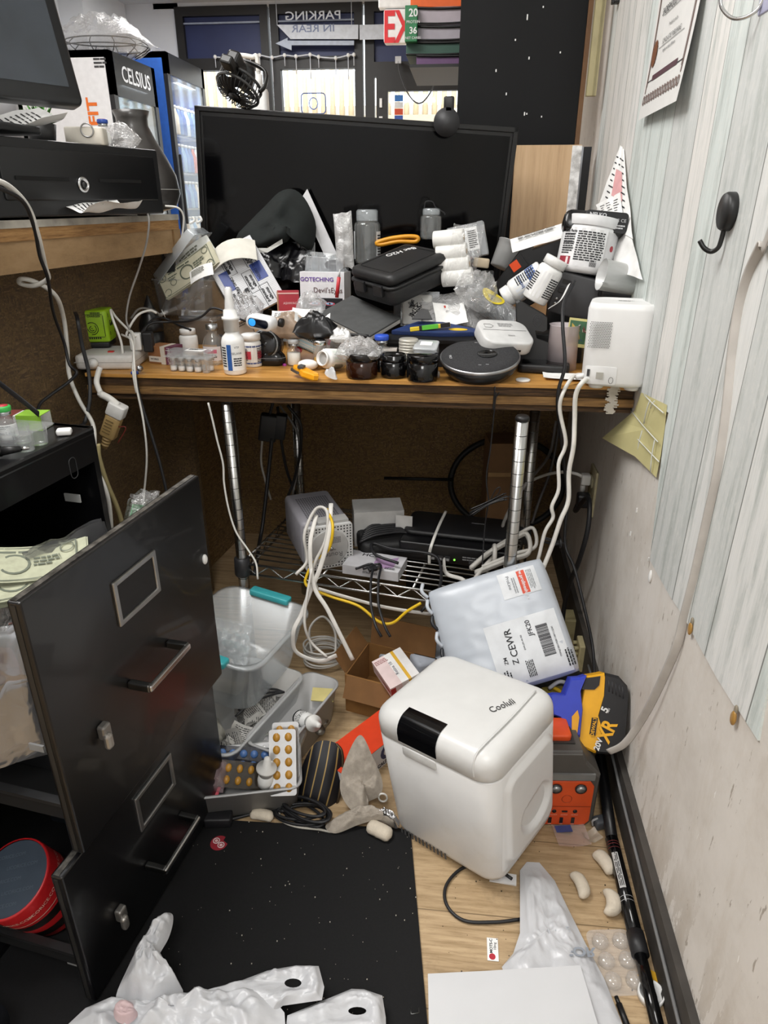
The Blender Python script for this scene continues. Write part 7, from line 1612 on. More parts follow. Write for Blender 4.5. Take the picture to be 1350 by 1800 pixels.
# tipped bottle, others
p = D(576, 655); pill_bottle('white pill bottle tipped over open towards the desk edge', (p.x + .022, p.y + .035, DZ + .022), (80, 0, -32), .0205, .062, capc=None, label='#dfe8df', stripe=(('#4f8f5f', .45, .62, -150, 20),))
solo('cotton', crumple(.03, .025, .02, 51, 6, mat('#e9e7e0', .9)), 'white cotton plug in the mouth of the tipped pill bottle', 'cotton', D(570, 650) + V((0, .008, .012)))
b = MB(); patch([V(q) for q in ((-.014, .006, .010), (.0, .008, .011), (.010, .002, .005), (.013, -.008, .0), (.006, -.010, 0), (-.009, -.002, .004))], clear('#e9ecef', .55, .2, .9), .006, .006, 50, 4, b=b); solo('foil_seal', b, 'torn white foil seal hanging before the tipped pill bottle', 'foil', D(582, 668) + V((0, .004, .003)))
p = D(589, 625); pill_bottle('red topped white medicine bottle with blue print behind the tipped bottle', (p.x - .001, p.y + .0, DZ + .016), (-6, 2, 0), .0185, .058, label='#e6e3e0', capr=1.0, stripe=(('#b8404e', .60, .68, -160, 160), ('#c23a55', .15, .5, -52, -20), ('#3a56a0', .2, .5, -12, 22)))
b = MB(); b.box((0, 0, .008), (.06, .05, .016), mat('#8f8f8d', .5)); solo('small_box', b, 'grey box under the red topped medicine bottle', 'box', (p.x - .001, p.y + .0, DZ))
pill_bottle('bottle with pale blue label lying behind the clear vials', KY(566, 610, 1.50), (0, -68, -8), .021, .075, label='#bcd9e6')
p = D(560, 650); t = thing('gold_vial', 'clear vial with a gold lower half behind the orange cutter', 'vial', (p.x, p.y + .02, DZ))
b = MB(); b.lathe([(.0135, 0), (.0138, .05), (.010, .055)], GLASS, seg=18); b.lathe([(.0139, .049), (.0139, .058), (.012, .059)], CHROME, seg=18); part(t, 'glass', b)
b = MB(); b.lathe([(.0128, .001), (.0128, .022)], mat('#c8973a', .3), seg=18); part(t, 'contents', b)
b = MB(); b.ball((0, 0, .011), (.022, .014, .011), mat('#eceae6', .7)); solo('cotton', b, 'white cotton ball on the desk behind the orange cutter', 'cotton', D(540, 652) + V((0, .01, 0)))
vial_tray('vial_tray', 'clear empty vial tray on the desk behind the silver capped vial', D(535, 615) + V((0, .03, .002)), (12, 0, -10), 5, 2, .02, .02)
b = MB(); b.prism(rr(.05, .035, .004, 3), 0, .0012, clear('#d9c0b6', .35, .08, .8)); b.lathe([(.008, 0), (.008, .003)], mat('#c0303a', .4), T(-.015, 0, 0)); solo('blister_card', b, 'clear red spotted card leaning behind the gold vial', 'card', D(530, 640) + V((.004, .02, .022)), (68, 14, -14))
# jars
def jar(nm, lab, px0, px1, pyb, h, m, lidm=None, openj=False):
    a, c = D(px0, pyb - 8), D(px1, pyb - 8); r_ = (c.x - a.x) / 2; p = D((px0 + px1) / 2, pyb)
    t = thing(nm, lab, 'jar', (p.x, p.y + r_, DZ))
    hb = h * .68
    b = MB(); b.lathe([(r_ * .88, 0), (r_ * .97, r_ * .08), (r_, r_ * .2), (r_, hb), (r_ * .9, hb * 1.04)], m, seg=36); part(t, 'body', b)
    b = MB()
    if openj: b.lathe([(r_ * .90, hb), (r_ * .97, hb + .003), (r_ * .97, h * .82), (r_ * .93, h * .84), (r_ * .93, h * .97), (r_ * .86, h), (r_ * .84, h * .9), (.001, h * .85)], m, seg=36); part(t, 'rim', b)
    else: b.lathe([(r_ * .96, hb * 1.0), (r_ * 1.0, hb * 1.02), (r_ * 1.0, h * .96), (r_ * .95, h), (.001, h)], lidm or m, seg=36); part(t, 'lid', b)
    return t
JB = mat('#0a0a0b', .12)
jar('glass_jar', 'amber brown glass jar wrapped on top with clear film', 605, 660, 669, .05, clear('#2b1208', .88, .06, .97), clear('#caa', .4) if False else mat('#16110e', .2))
jar('black_jar', 'open black jar holding the stack of silver lids', 667, 713, 667, .046, JB, openj=True)
jar('black_jar', 'black lidded jar with a printed card on top', 713, 768, 674, .052, JB)
jar('black_jar', 'black jar partly hidden between the amber jar and open jar', 655, 680, 655, .036, JB)
p = D(632, 640); solo('plastic_bag', crumple(.088, .065, .032, 61, 11, clear('#ffffff', .3, .12, .9, 1.0, 50)), 'crumpled clear plastic film over the amber jar', 'plastic bag', (KY(632, 640, 1.385).x, 1.385, DZ + .032), (0, 0, -6))
b = MB(); patch([V(q) for q in ((-.035, -.01, .0), (-.02, .012, .02), (.01, .014, .022), (.014, -.004, .012), (-.01, -.016, .0), (-.03, -.022, -.008))], FILM, .008, .01, 40, 3, b=b); solo('plastic_wrap', b, 'loose end of clear film hanging over the tipped bottle', 'plastic bag', D(600, 635) + V((0, 0, .03)))
p = D(740, 650); t = thing('printed_card', 'small white printed card lying on the black lidded jar', 'card', (p.x + .004, p.y + .022, DZ + .0535), (4, -6, 16))
b = MB(); b.box((0, 0, .0004), (.044, .03, .0008), PAPER); part(t, 'card', b)
b = MB(); b.bars(-.018, .012, .018, .02, 4, INK, T(z=.0009)); b.bars(.003, .008, .014, .012, 2, INK, T(z=.0009)); part(t, 'printing', b)
p = D(718, 640)
for k in range(7):
    b = MB(); b.lathe([(.0195, 0), (.020, .001), (.020, .0046), (.0185, .0056), (.0005, .0056)], mat('#c9c5ba', .35, .4), seg=28)
    solo('metal_lid', b, ('lowest', 'second', 'third', 'middle', 'fifth', 'sixth', 'topmost')[k] + ' silver metal lid in the stack behind the black jars', 'lid', (KY(718, 612, 1.445).x - .0005 * (k % 2), 1.445, DZ + .026 + k * .0058))
b = MB(); b.lathe([(.018, 0), (.018, .026)], mat('#2b2b2b', .4)); solo('black_pot', b, 'small dark pot carrying the stack of silver lids', 'pot', (KY(718, 612, 1.445).x, 1.445, DZ))
vial('v', 'glass vial with a bright blue cap behind the amber jar', V((KY(671, 610, 1.46).x, 1.46, DZ)), 1.7, '#2f55c4', liquid='#cfd8cf', txt='OCL', fill=.4)
b = MB(); 
for k in range(4): b.box((0, .002 * k, .003 + k * .0065), (.03, .022, .005), mat(('#3b2623', '#d8d0c8')[k % 2], .5))
solo('box_stack', b, 'small brown and white striped packet between the blue capped vial and lids', 'packet', (D(693, 630).x, 1.455, DZ + .018))
p = D(748, 625); t = thing('clear_pot', 'low clear square pot with label behind the black lidded jar', 'pot', (KY(750, 620, 1.44).x, 1.435, DZ + .034), (16, 0, -8))
b = MB(); b.rbox(.048, .04, 0, .02, .006, clear('#e9ecef', .35, .12, .8)); b.rbox(.05, .042, .02, .026, .006, clear('#dfe3e6', .5, .15, .85)); part(t, 'pot', b)
b = MB(); b.box((0, .002, .0265), (.024, .016, .0006), PAPER); part(t, 'label', b)
b = MB(); b.lathe([(.009, 0), (.0095, .016), (.010, .016), (.0085, .014), (.008, .001)], MILKY); solo('small_cap', b, 'little milky plastic cap lying at the desk edge by the round dish', 'cap', D(769, 668) + V((0, .012, .010)), (100, 0, -60))
# round dish with foam lid
p = D(841, 668); Rd = .0795
t = thing('lidded_dish', 'round black dish with grey foam top and silver rim over the desk edge', 'dish', (p.x + .002, p.y + .026, DZ + .010), (13, 0, -8))
def m_foam():
    m, N, L, B = newmat('speckled_foam'); n = noise_tex(N, L, coords(N, L), 900, 3, .7)
    c = ramp(N, L, n, [(.35, '#1c1c1e'), (.55, '#2d2d2f'), (.75, '#5a5a5c')]); L.new(c, B.inputs['Base Color']); B.inputs['Roughness'].default_value = .9
    bump(N, L, B, n, .4, .001); return m
b = MB(); b.lathe([(.055, 0), (.066, .004), (.074, .014), (.0785, .030)], mat('#111112', .3), seg=48); part(t, 'bowl', b)
b = MB(); b.lathe([(.0785, .029), (.080, .031), (.080, .0345), (.0775, .036)], mat('#a9a9ab', .3, .9), seg=48, cap0=False, cap1=False); part(t, 'silver_rim', b, 'silver rim')
b = MB(); b.lathe([(.078, .034), (.077, .0375), (.06, .0392), (.001, .040)], m_foam(), seg=48); tp_ = part(t, 'foam_top', b, 'speckled grey foam top')
b = MB(); b.lathe([(.0185, .0395), (.0195, .041), (.018, .041), (.0165, .0375), (.001, .0370)], mat('#0b0b0c', .2), T(.014, .0, .0006) @ MX.Scale(.95, 4, (0, 1, 0)), 30); part(tp_, 'finger_recess', b, 'glossy black recess')
b = MB(); b.text('VRCF', .007, mat('#b9b9bb', .5), T(-.056, -.022, .0402) @ T(rz=-75)); 
for x, y in ((.0, .052), (.018, .052), (-.015, .054), (.006, -.05), (.02, -.046)): b.box((x, y, .0395), (.006, .002, .0006), mat('#8a8a8c', .5))
part(tp_, 'markings', b)
# clear bags around
p = D(797, 618); foil('zip_bag', 'clear zip bag standing behind the round dish', (p.x, p.y - .01, DZ + .03), (-38, 6, 6), .10, .06, 71, FILM, 'plastic bag')
p = D(800, 640); b = MB(); b.rbox(.08, .05, 0, .03, .01, mat('#141415', .6)); solo('dark_pouch', b, 'flat black pouch under the clear zip bag behind the round dish', 'pouch', (p.x + .01, p.y + .07, DZ), (0, 0, 5))
# white rounded router
p = D(876, 628); t = thing('white_hub', 'rounded white network hub lying behind the round dish', 'hub', KY(880, 607, 1.475), (24, 5, 22))
b = MB(); b.rbox(.112, .088, .006, .034, .026, mat('#d0d0cf', .4), bev=.004, n=8); part(t, 'housing', b)
b = MB(); b.box((0, .004, .0343), (.098, .0008, .0004), mat('#4c4c4c', .5)); b.bars(-.01, .03, .034, .014, 3, mat('#a9a9a9', .5), T(z=.0346)); b.tube([(-.034 + x, .018 + y, .0345) for x, y in ((-.008, -.006), (.006, -.006), (.012, .0), (.006, .006), (-.008, .006))], .0005, mat('#8d8d8d', .5), closed=True, n=1, seg=4); b.bars(.0, -.012, .02, .006, 1, mat('#a9a9a9', .5), T(z=.0346)); part(t, 'print', b)
b = MB(); b.box((.018, -.0438, .017), (.012, .002, .005), BLACK, bev=.0008); part(t, 'port', b)
# phone stand
M_ = MX.Translation(KZ(958, 655, DZ)) @ T(0, .03, 0) @ T(rz=-8)
t = thingM('phone_stand', 'black folding charger stand with curved arm beside the white camera hub', 'stand', M_)
SB = mat('#1a1a1b', .45)
b = MB(); b.rbox(.105, .09, 0, .018, .012, SB, bev=.004); b.rbox(.09, .074, .018, .0185, .010, GLOSSB); part(t, 'base', b)
prof = [(-.066, .126), (-.058, .132), (.006, .100), (.014, .094), (.016, .070), (.010, .066), (.0, .066), (.004, .054), (.022, .048), (.040, .036), (.052, .018), (.058, .002), (-.022, .010), (-.036, .040)]
FM = T(0, .03, .0) @ T(rx=-14)
b = MB(); O = [(-.047, .012), (-.055, .060), (-.062, .124), (-.056, .128), (-.010, .104), (-.002, .098), (.0, .074), (-.006, .070), (-.022, .072), (-.018, .056), (.002, .050), (.018, .040), (.026, .022), (.028, .010)]
O = [(x * 1.15, y * 1.08) for x, y in O]
b.prism(O, -.014, .006, SB, T(0, .012, 0) @ FRONT @ T(rx=-8), .004); part(t, 'arm', b)
b = MB(); A3 = T(0, .012, 0) @ FRONT @ T(rx=-8) @ T(-.022, .098, .0062)
for r0 in (.012, .009, .006, .003): b.tube([A3 @ V((r0 * .8 * math.cos(a), r0 * math.sin(a), 0)) for a in [2 * pi * k / 16 for k in range(16)]], .0006, mat('#3a3a3c', .4), closed=True, n=1, seg=4)
part(t, 'charging_rings', b)
b = MB(); b.lathe([(.014, 0), (.0145, .003), (.012, .004)], WHITE); solo('white_button', b, 'round white button lying at the desk edge before the black stand', 'button', D(920, 672) + V((0, .012, 0)))
b = MB(); f = curl_paper(.10, .05, .003, 81); b.grid(f, 10, 6, PAPER); solo('paper_scrap', b, 'torn printed paper under the black stand at the desk edge', 'paper', D(1000, 668) + V((0, .014, .002)), (0, 0, -4))
# white camera hub
M_ = MX.Translation(KZ(1088, 683, DZ + .006)) @ T(-.001, .052, 0) @ T(rz=-13)
t = thingM('camera_hub', 'tall white box hub with dotted speaker holes at the right end of the desk', 'hub', M_)
HW = mat('#e6e6e5', .38, var=.012)
b = MB(); hx = .118; hy = .10; hz_ = .152
lo = lambda z, k=0, sc_=1.0: [(x, y, z) for x, y in rr((hx - 2 * k) * sc_, (hy - 2 * k) * sc_, .026, 7)]
b.loft([lo(0, .008), lo(.003, .002), lo(.010, 0), lo(hz_ - .012, 0, 1.03), lo(hz_ - .002, .0025, 1.03), lo(hz_, .006, 1.03), lo(hz_ - .0015, .009, 1.03), lo(hz_ - .002, .03, 1.03)], HW); part(t, 'housing', b)
for x in (-.03, .035):
    b = MB(); b.lathe([(.013, -.006), (.016, .001)], HW, T(x, -.026, 0), 16); part(t, 'foot', b)
b = MB(); DK = mat('#4b4b4b', .6)
FH = T(-.0298, -.0512, 0) @ FRONT
for i in range(13):
    for j in range(16):
        x, z = -.0225 + i * .0030 + (.0015 if j % 2 else 0), .074 + j * .0030; b.prism([(x + .0009 * math.cos(a), z + .0009 * math.sin(a)) for a in [2 * pi * k / 6 for k in range(6)]], .0004, .0010, DK, FH @ T(0, 0, .0006 * 1))
part(t, 'speaker_holes', b, 'grid of dark speaker holes')
b = MB(); FP = T(0, -.0503, 0) @ FRONT
b.rbox(.058, .034, 0, .0008, .004, mat('#d9d9d8', .4), FP @ T(-.024, .022), .0003); b.box((-.046, .026, .0012), (.005, .013, .002), mat('#3a3a3c', .5), FP); b.box((-.025, .022, .0012), (.013, .012, .002), mat('#a9a79f', .5), FP); b.tube([FP @ V((-.004 + .004 * math.cos(a), .014 + .006 * math.sin(a), .001)) for a in [2 * pi * k / 10 for k in range(10)]], .0004, DK, closed=True, n=1, seg=4); part(t, 'port_panel', b)
b = MB(); b.bars(.0, .02, .03, .012, 2, mat('#9a9a9a', .5), T(-.01, .0, hz_ - .0018)); part(t, 'print', b)
for k, (px, py) in enumerate(((1018, 657), (1030, 660))):
    b = MB(); q0 = KZ(1036 + 4 * k, 658 + 3 * k, DZ + .024); q1 = q0 + V((-.026 + .008 * k, -.008, -.004 - .006 * k)); b.cyl(q0, q1, .0055, WHITE, .0045); solo('cable_plug', b, ('left' if k == 0 else 'right') + ' white plug going into the base of the white camera hub', 'plug')

# ------------------------------------------------------------------ middle and back heap
# notebook lid
NB = KY(632, 559, 1.55)
M_ = MX.Translation(NB) @ T(rz=-35) @ T(rx=17, ry=14)
t = thingM('notebook', 'dark grey notebook lying tilted before the black hard case', 'notebook', M_)
b = MB(); b.box((0, 0, 0), (.15, .105, .014), mat('#454646', .75, var=.08, scale=60, bmp=.15), bev=.002); part(t, 'cover', b)
b = MB(); b.box((.002, -.0012, -.001), (.147, .1035, .008), mat('#c9c6c0', .8)); part(t, 'pages', b)
b = MB(); b.rbox(.12, .10, 0, .035, .012, mat('#161617', .6)); solo('black_box', b, 'flat black box under the notebook in the middle of the desk', 'box', (NB.x + .0, NB.y + .03, DZ), (0, 0, -20))
b = MB(); b.rbox(.17, .12, 0, .075, .012, mat('#121213', .6)); solo('black_box', b, 'taller black box supporting the hard case in the middle of the desk', 'box', (-.085, 1.66, DZ), (0, 0, -30))
# hard case
HCp = KY(703, 474, 1.60)
M_ = MX.Translation(HCp) @ T(rz=-43) @ T(rx=15, ry=5)
t = thingM('hard_case', 'black hard plastic case with white handwriting on its lid', 'case', M_)
HB = mat('#1d1d1e', .5, var=.08, scale=40, bmp=.1)
cw_, cd_ = .142, .176
b = MB(); b.rbox(cw_, cd_, -.042, -.004, .018, HB, bev=.008); part(t, 'base', b)
b = MB(); b.rbox(cw_ + .005, cd_ + .005, -.006, .0, .019, HB, bev=.002); b.rbox(cw_, cd_, .0, .024, .018, HB, bev=.010); l = part(t, 'lid', b)
b = MB(); b.tube([(x, y, .0245) for x, y in rr(.104, .136, .006, 3)], .001, mat('#111112', .5), closed=True, n=1, seg=4); part(l, 'raised_line', b)
b = MB(); CK = mat('#d9d9d9', .8); b.text('Bac H2O', .023, CK, T(-.030, .034, .0246) @ T(rz=-108), wide=.85, bold=.012); part(l, 'handwriting', b, 'white handwriting')
for x in (-.028, .030):
    b = MB(); b.box((x, -cd_ / 2 - .004, -.010), (.028, .008, .024), mat('#202022', .35), bev=.002); part(t, 'latch', b)
# flat slab under the case at its left
# clear bottles standing at the back
def clearb(lab, px, py0, py1, y, r_, tilt=0, lbl=True, cap=True):
    a, c = KY(px, py1, y), KY(px, py0, y); h = c.z - a.z
    t = thing('clear_bottle', lab, 'bottle', a, (0, tilt, 0))
    b = MB(); b.lathe([(r_ * .9, 0), (r_, .006), (r_, h * .70), (r_ * .96, h * .74), (r_ * .78, h * .79)], GLASS, seg=28); part(t, 'body', b)
    if cap: b = MB(); b.lathe([(r_ * .80, h * .79), (r_ * .82, h * .8), (r_ * .82, h * .97), (r_ * .7, h)], clear('#dfe6ea', .28, .06, .85), seg=28); part(t, 'cap', b)
    if lbl: b = MB(); b.band(r_ * 1.01, h * .08, h * .6, 50, 95, mat('#d3d6d8', .5)); b.band(r_ * 1.01, h * .08, h * .6, -80, -60, mat('#d3d6d8', .5)); b.bars(r_ * 1.0, h * .55, r_ * .5, h * .4, 8, INK, None, cyl_warp(r_ * 1.02), words=2); part(t, 'label', b)
    return t
clearb('tall clear plastic bottle standing left behind the hard case', 646, 368, 462, 1.74, .031)
clearb('clear bottle with wire loop standing behind the hard case', 757, 366, 420, 1.76, .025, lbl=False)
b = MB(); q = KY(757, 368, 1.76); b.tube([q + V(a) for a in ((-.015, 0, 0), (-.012, 0, .016), (.004, 0, .016), (.012, 0, .004), (.03, 0, -.006), (.034, 0, -.012))], .0013, CORDB, seg=5); solo('wire', b, 'thin black wire loop on top of the clear bottle before the television', 'wire')
b = MB(); b.rbox(.20, .07, 0, .10, .01, mat('#161617', .6)); solo('black_box', b, 'long black box at the back under the clear bottles before the television', 'box', (-.06, 1.775, DZ))
b = MB(); b.rbox(.26, .06, 0, .06, .01, mat('#141415', .6)); solo('black_tray', b, 'low black tray behind the hard case and rolls', 'tray', (-.02, 1.72, DZ)) if False else None
q = KY(700, 422, 1.72)
b = MB(); b.tube([q + V(a) for a in ((-.05, 0, -.006), (-.02, 0, .003), (.02, 0, .008), (.045, 0, .006), (.04, 0, -.003), (.0, 0, -.003), (-.04, 0, -.010))], .006, mat('#d8951e', .45), flat=.8, closed=True); solo('yellow_loop', b, 'orange yellow tool cord loop behind the hard case', 'cord')
solo('plastic_sleeve', crumple(.042, .12, .025, 77, 9, clear('#f1f1f1', .5, .25, .85, .8, 40)), 'upright crumpled white plastic sleeve left of the clear bottle', 'plastic bag', KY(606, 425, 1.70), (82, -4, 0))
# paper rolls in film
M_, s = face(805, 455, 1.66, 10, roll=8)
for k, (px, py) in enumerate(((798, 420), (803, 444), (808, 466), (813, 487))):
    t = thing('paper_roll', ('topmost', 'second', 'third', 'lowest')[k] + ' white paper roll in the stack right of the hard case', 'roll', KY(px - 9, py, 1.62 - .006 * k), (0, 84, -10))
    b = MB(); b.lathe([(.0180, -.033), (.0188, -.032), (.0188, .032), (.0180, .033)], mat('#e3e2de', .7), seg=24); part(t, 'paper', b)
    b = MB(); b.lathe([(.006, -.0335), (.006, .0335)], mat('#b59a74', .7), seg=12); part(t, 'core', b)
b = MB(); b.rbox(.10, .05, 0, .075, .008, mat('#151516', .6)); solo('black_box', b, 'black box under the paper rolls right of the hard case', 'box', (.052, 1.665, DZ))
foil('plastic_wrap', 'clear film wrapped round the stack of paper rolls', KY(806, 500, 1.585), (-6, 8, 0), .065, .12, 83, clear('#ffffff', .05, .08, .5, .9, 50), 'plastic bag')
M_, s = face(822, 425, 1.68, 18, roll=12); t = thingM('zip_bag', 'clear zip bag with printed label above the paper rolls', 'plastic bag', M_)
b = MB(); b.rbox(.085, .075, -.006, .006, .004, clear('#eef1f3', .28, .1, .8, .6, 40)); part(t, 'bag', b)
b = MB(); b.box((-.004, .003, .0065), (.056, .05, .0006), mat('#d5d6d6', .6)); b.bars(.002, .022, .02, .04, 9, INK, T(z=.007), words=2); part(t, 'label', b)
b = MB(); b.box((.033, 0, .004), (.012, .074, .008), mat('#77797b', .4)); part(t, 'zip_strip', b)
b = MB(); b.rbox(.035, .016, -.01, .01, .005, mat('#c2b299', .6)); solo('wood_stick', b, 'beige rounded stick end beside the paper rolls', 'stick', KY(846, 462, 1.64), (0, 6, 0))
b = MB(); b.rbox(.05, .03, -.012, .012, .004, mat('#1a1a1b', .5)); solo('black_pad', b, 'black pad beneath the beige stick by the paper rolls', 'pad', KY(848, 486, 1.63))
# colour print deck
M_, s = face(738, 543, 1.60, 12); t = thingM('card_deck', 'clear sleeve of cards with a black line drawing below the hard case', 'cards', M_)
b = MB(); b.box((0, 0, -.006), (.086, .075, .012), clear('#dfe3e5', .3, .1, .8)); part(t, 'sleeve', b)
b = MB(); b.rbox(.066, .066, -.004, .0065, .006, mat('#d3d2ce', .6), T(-.006, -.002)); part(t, 'card', b)
b = MB(); rng = random.Random(14)
for k in range(16):
    c_ = V((rng.uniform(-.022, .014), rng.uniform(-.024, .02), .0072)); b.tube([c_ + V((rng.uniform(-.008, .008), rng.uniform(-.008, .008), 0)) for _ in range(5)], .0006, INK, seg=4, n=3, closed=k % 2 == 0)
part(t, 'line_drawing', b, 'black line drawing')
# blue pouch with ruler pens
M_ = MX.Translation(KY(760, 580, 1.50)) @ T(rz=-3) @ T(rx=14)
t = thingM('blue_folder', 'dark blue plastic folder with yellow print in the middle of the desk', 'folder', M_)
b = MB(); b.prism([(-.085, -.02), (-.035, .03), (.02, .03), (.10, -.004), (.105, -.016), (.02, -.026)], -.004, .006, mat('#2a3a66', .35), None, .002); part(t, 'cover', b)
b = MB(); b.prism([(.055 + .020 * math.cos(a), -.008 + .006 * math.sin(a)) for a in [2 * pi * k / 16 for k in range(16)]], .006, .0066, mat('#d8b52a', .5)); part(t, 'yellow_oval', b)
b = MB(); b.box((-.01, -.028, -.008), (.20, .03, .008), BLACK, T(rz=2)); part(t, 'black_edge', b)
b = MB(); b.box((0, 0, 0), (.19, .12, .05), mat('#151517', .6)); solo('black_box', b, 'wide dark box under the blue folder behind the silver lids', 'box', (KY(750, 585, 1.52).x, 1.545, DZ + .025))
M_ = MX.Translation(KY(756, 575, 1.485)) @ T(rz=4) @ T(ry=-7)
t = thingM('level_tool', 'yellow and green pocket level lying on the blue folder', 'tool', M_)
b = MB(); b.box((0, 0, 0), (.085, .009, .008), mat('#dcc02a', .45), bev=.001); part(t, 'yellow_body', b)
b = MB(); b.box((-.0, -.001, .0005), (.034, .0092, .0082), mat('#5fbf3a', .4)); part(t, 'green_window', b, 'green window')
b = MB(); b.box((.032, -.001, .0008), (.02, .0092, .0082), BLACK); b.box((-.02, -.001, .0006), (.006, .0092, .0083), BLACK); part(t, 'black_marks', b)
foil('plastic_bag', 'large clear bag with white printed paper right of the card deck', KY(800, 585, 1.555), (-42, 0, 8), .14, .10, 91, clear('#f2f2f2', .4, .15, .8, .9, 38), 'plastic bag')
b = MB(); f = curl_paper(.07, .06, .006, 93); b.grid(f, 8, 8, PAPER); b.box((-.01, .015, .012), (.004, .006, .001), mat('#b8342a', .6)); solo('leaflet', b, 'white leaflet with red arrow inside the clear bag', 'paper', KY(790, 555, 1.56), (38, 0, 14))
b = MB(); b.prism([(-.022, 0), (.022, 0), (.012, .022), (-.004, .026)], 0, .003, mat('#2a2a2b', .5)); solo('dark_flap', b, 'dark grey triangular flap above the blue folder', 'flap', KY(742, 562, 1.51), (50, 0, 0))
# cylinder bag with yellow oval label
M_ = MX.Translation(KY(868, 540, 1.56)) @ T(rz=-6) @ T(ry=-118)
t = thingM('wrapped_tube', 'clear wrapped tube with yellow oval label lying right of the hard case', 'tube', MX.Translation(KY(872, 545, 1.56)) @ T(rz=-12) @ T(ry=120))
b = MB(); b.lathe([(.022, -.075), (.026, -.06), (.027, .05), (.03, .075)], clear('#cfd2d4', .35, .1, .85, .9, 40), seg=26, cap1=False); part(t, 'film', b)
b = MB(); b.lathe([(.021, -.055), (.0215, .045)], mat('#2c2d2f', .4), seg=20); part(t, 'dark_core', b)
b = MB(); O = [(.0175 * math.cos(a), .027 * math.sin(a), .0005) for a in [2 * pi * k / 24 for k in range(24)]]
MA = T(rz=-62) @ T(0, 0, -.02); wf = cyl_warp(.0278)
b.add([wf(V(q)) for q in O], [tuple(range(24))], mat('#e2cc2c', .45), False, MA); b.text('FAST LINK', .0068, INK, MA, lambda v: wf(V((v.x * .9, v.y, .001))), ext=0, bold=.03); part(t, 'oval_label', b, 'yellow oval label')
solo('plastic_wrap', crumple(.09, .07, .05, 97, 9), 'crumpled clear film ahead of the wrapped tube', 'plastic bag', KY(828, 528, 1.57), (30, 30, 0))
# devil's eyes carton with tray and pen
M_ = MX.Translation(KY(567, 545, 1.66)) @ T(rz=-4) @ T(rx=-3)
t = thingM('lens_carton', 'white carton printed with coloured eyes and title left of the hard case', 'box', M_)
s = mpp(KY(567, 520, 1.66)); bw, bh = 80 * s, 64 * s
b = MB(); b.box((0, .035, bh / 2), (bw, .07, bh), mat('#dcdcdf', .5), bev=.001); part(t, 'carton', b)
b = MB(); FF = T(0, -.0004, 0) @ FRONT
b.rect(-bw * .46, .002, bw * .46, bh * .32, mat('#16161c', .4), FF)
for sx in (-1, 1):
    b.prism([(sx * (.018 + .013 * math.cos(a)), bh * .17 + .004 * math.sin(a) + sx * 0) for a in [2 * pi * k / 14 for k in range(14)]], .0003, .0006, mat('#b9485a', .5), FF); b.prism([(sx * (.018 + .009 * math.cos(a)), bh * .175 + .0028 * math.sin(a)) for a in [2 * pi * k / 14 for k in range(14)]], .0006, .0009, mat('#8fb9d8', .4), FF); b.prism([(sx * .018 + .0022 * math.cos(a), bh * .175 + .0022 * math.sin(a)) for a in [2 * pi * k / 10 for k in range(10)]], .0009, .0012, INK, FF)
part(t, 'eye_picture', b, 'picture of two staring eyes')
b = MB(); b.text('GOTECHING', .0125, mat('#6a4a9a', .5), FF @ T(-.012, bh * .80, .0004), bold=.02, wide=1.1); b.text("Devil'sEyes", .0165, mat('#5a3a3a', .5), FF @ T(.014, bh * .52, .0004), wide=.95); part(t, 'lettering', b)
p = KY(572, 478, 1.68); t = thing('clear_organizer', 'clear divided organizer tray standing on the eye carton', 'tray', (p.x, 1.70, p.z), (6, 4, -4))
b = MB(); open_bin(b, .098, .055, .036, .004, CLEAR, taper=.96, lip=.003, n=2)
for k in range(4): b.box((-.03 + k * .02, 0, .017), (.0012, .05, .03), clear('#eef3f6', .3, .1, .8))
part(t, 'tray', b)
b = MB(); b.ball((.02, 0, .015), (.026, .018, .012), mat('#1d1e20', .4)); part(t, 'dark_contents', b)
t = thing('red_pen', 'red pen leaning against the eye carton', 'pen', KY(592, 523, 1.62), (0, 8, 0))
b = MB(); b.cyl((0, 0, 0), (0, 0, .045), .0042, mat('#c4303a', .4)); part(t, 'barrel', b)
b = MB(); b.cyl((0, 0, .045), (.0, 0, .062), .003, mat('#c9c9c9', .3), .001); part(t, 'tip', b)
solo('clear_blister', crumple(.065, .05, .035, 101, 7, clear('#f4f6f8', .3, .08, .9, .5, 30)), 'clear moulded plastic shell before the eye carton', 'plastic shell', KY(548, 552, 1.58), (20, 0, 0))
# red packet, black packs
M_, s = face(507, 530, 1.62, 8, yaw=12); t = thingM('red_packet', 'small red packet with pale print left of the eye carton', 'packet', M_)
b = MB(); b.box((0, 0, -.012), (.050, .05, .024), mat('#a3202f', .45), bev=.001); part(t, 'packet', b)
b = MB(); b.text('ASHWAG', .0075, mat('#e0b9b9', .5), T(.004, -.004, .0004)); b.box((.0, .018, .0004), (.048, .003, .0006), mat('#d8a9a2', .5)); b.box((-.024, 0, -.01), (.004, .046, .02), mat('#b9896a', .5)); part(t, 'printing', b)
for k in range(3):
    b = MB(); b.lathe([(.026, 0), (.030, .03), (.031, .03), (.029, .032)], mat('#141415', .2), seg=24); solo('black_cup', b, ('lower', 'middle', 'upper')[k] + ' black plastic cup in the small stack behind the red packet', 'cup', (KY(492, 520, 1.70).x, 1.70, DZ + .03 + .026 * k))
for k, (px, py, rz) in enumerate(((478, 465, 20), (515, 470, -24), (498, 452, 0))):
    foil('black_pouch', ('left', 'right', 'rear')[k] + ' crumpled black foil pouch with white letters under the dark jacket', KY(px, py + 26, 1.72 + .02 * (k == 2)), (-16, 4, rz), .075, .07, 105 + k, mat('#101013', .22, var=.1), 'pouch')
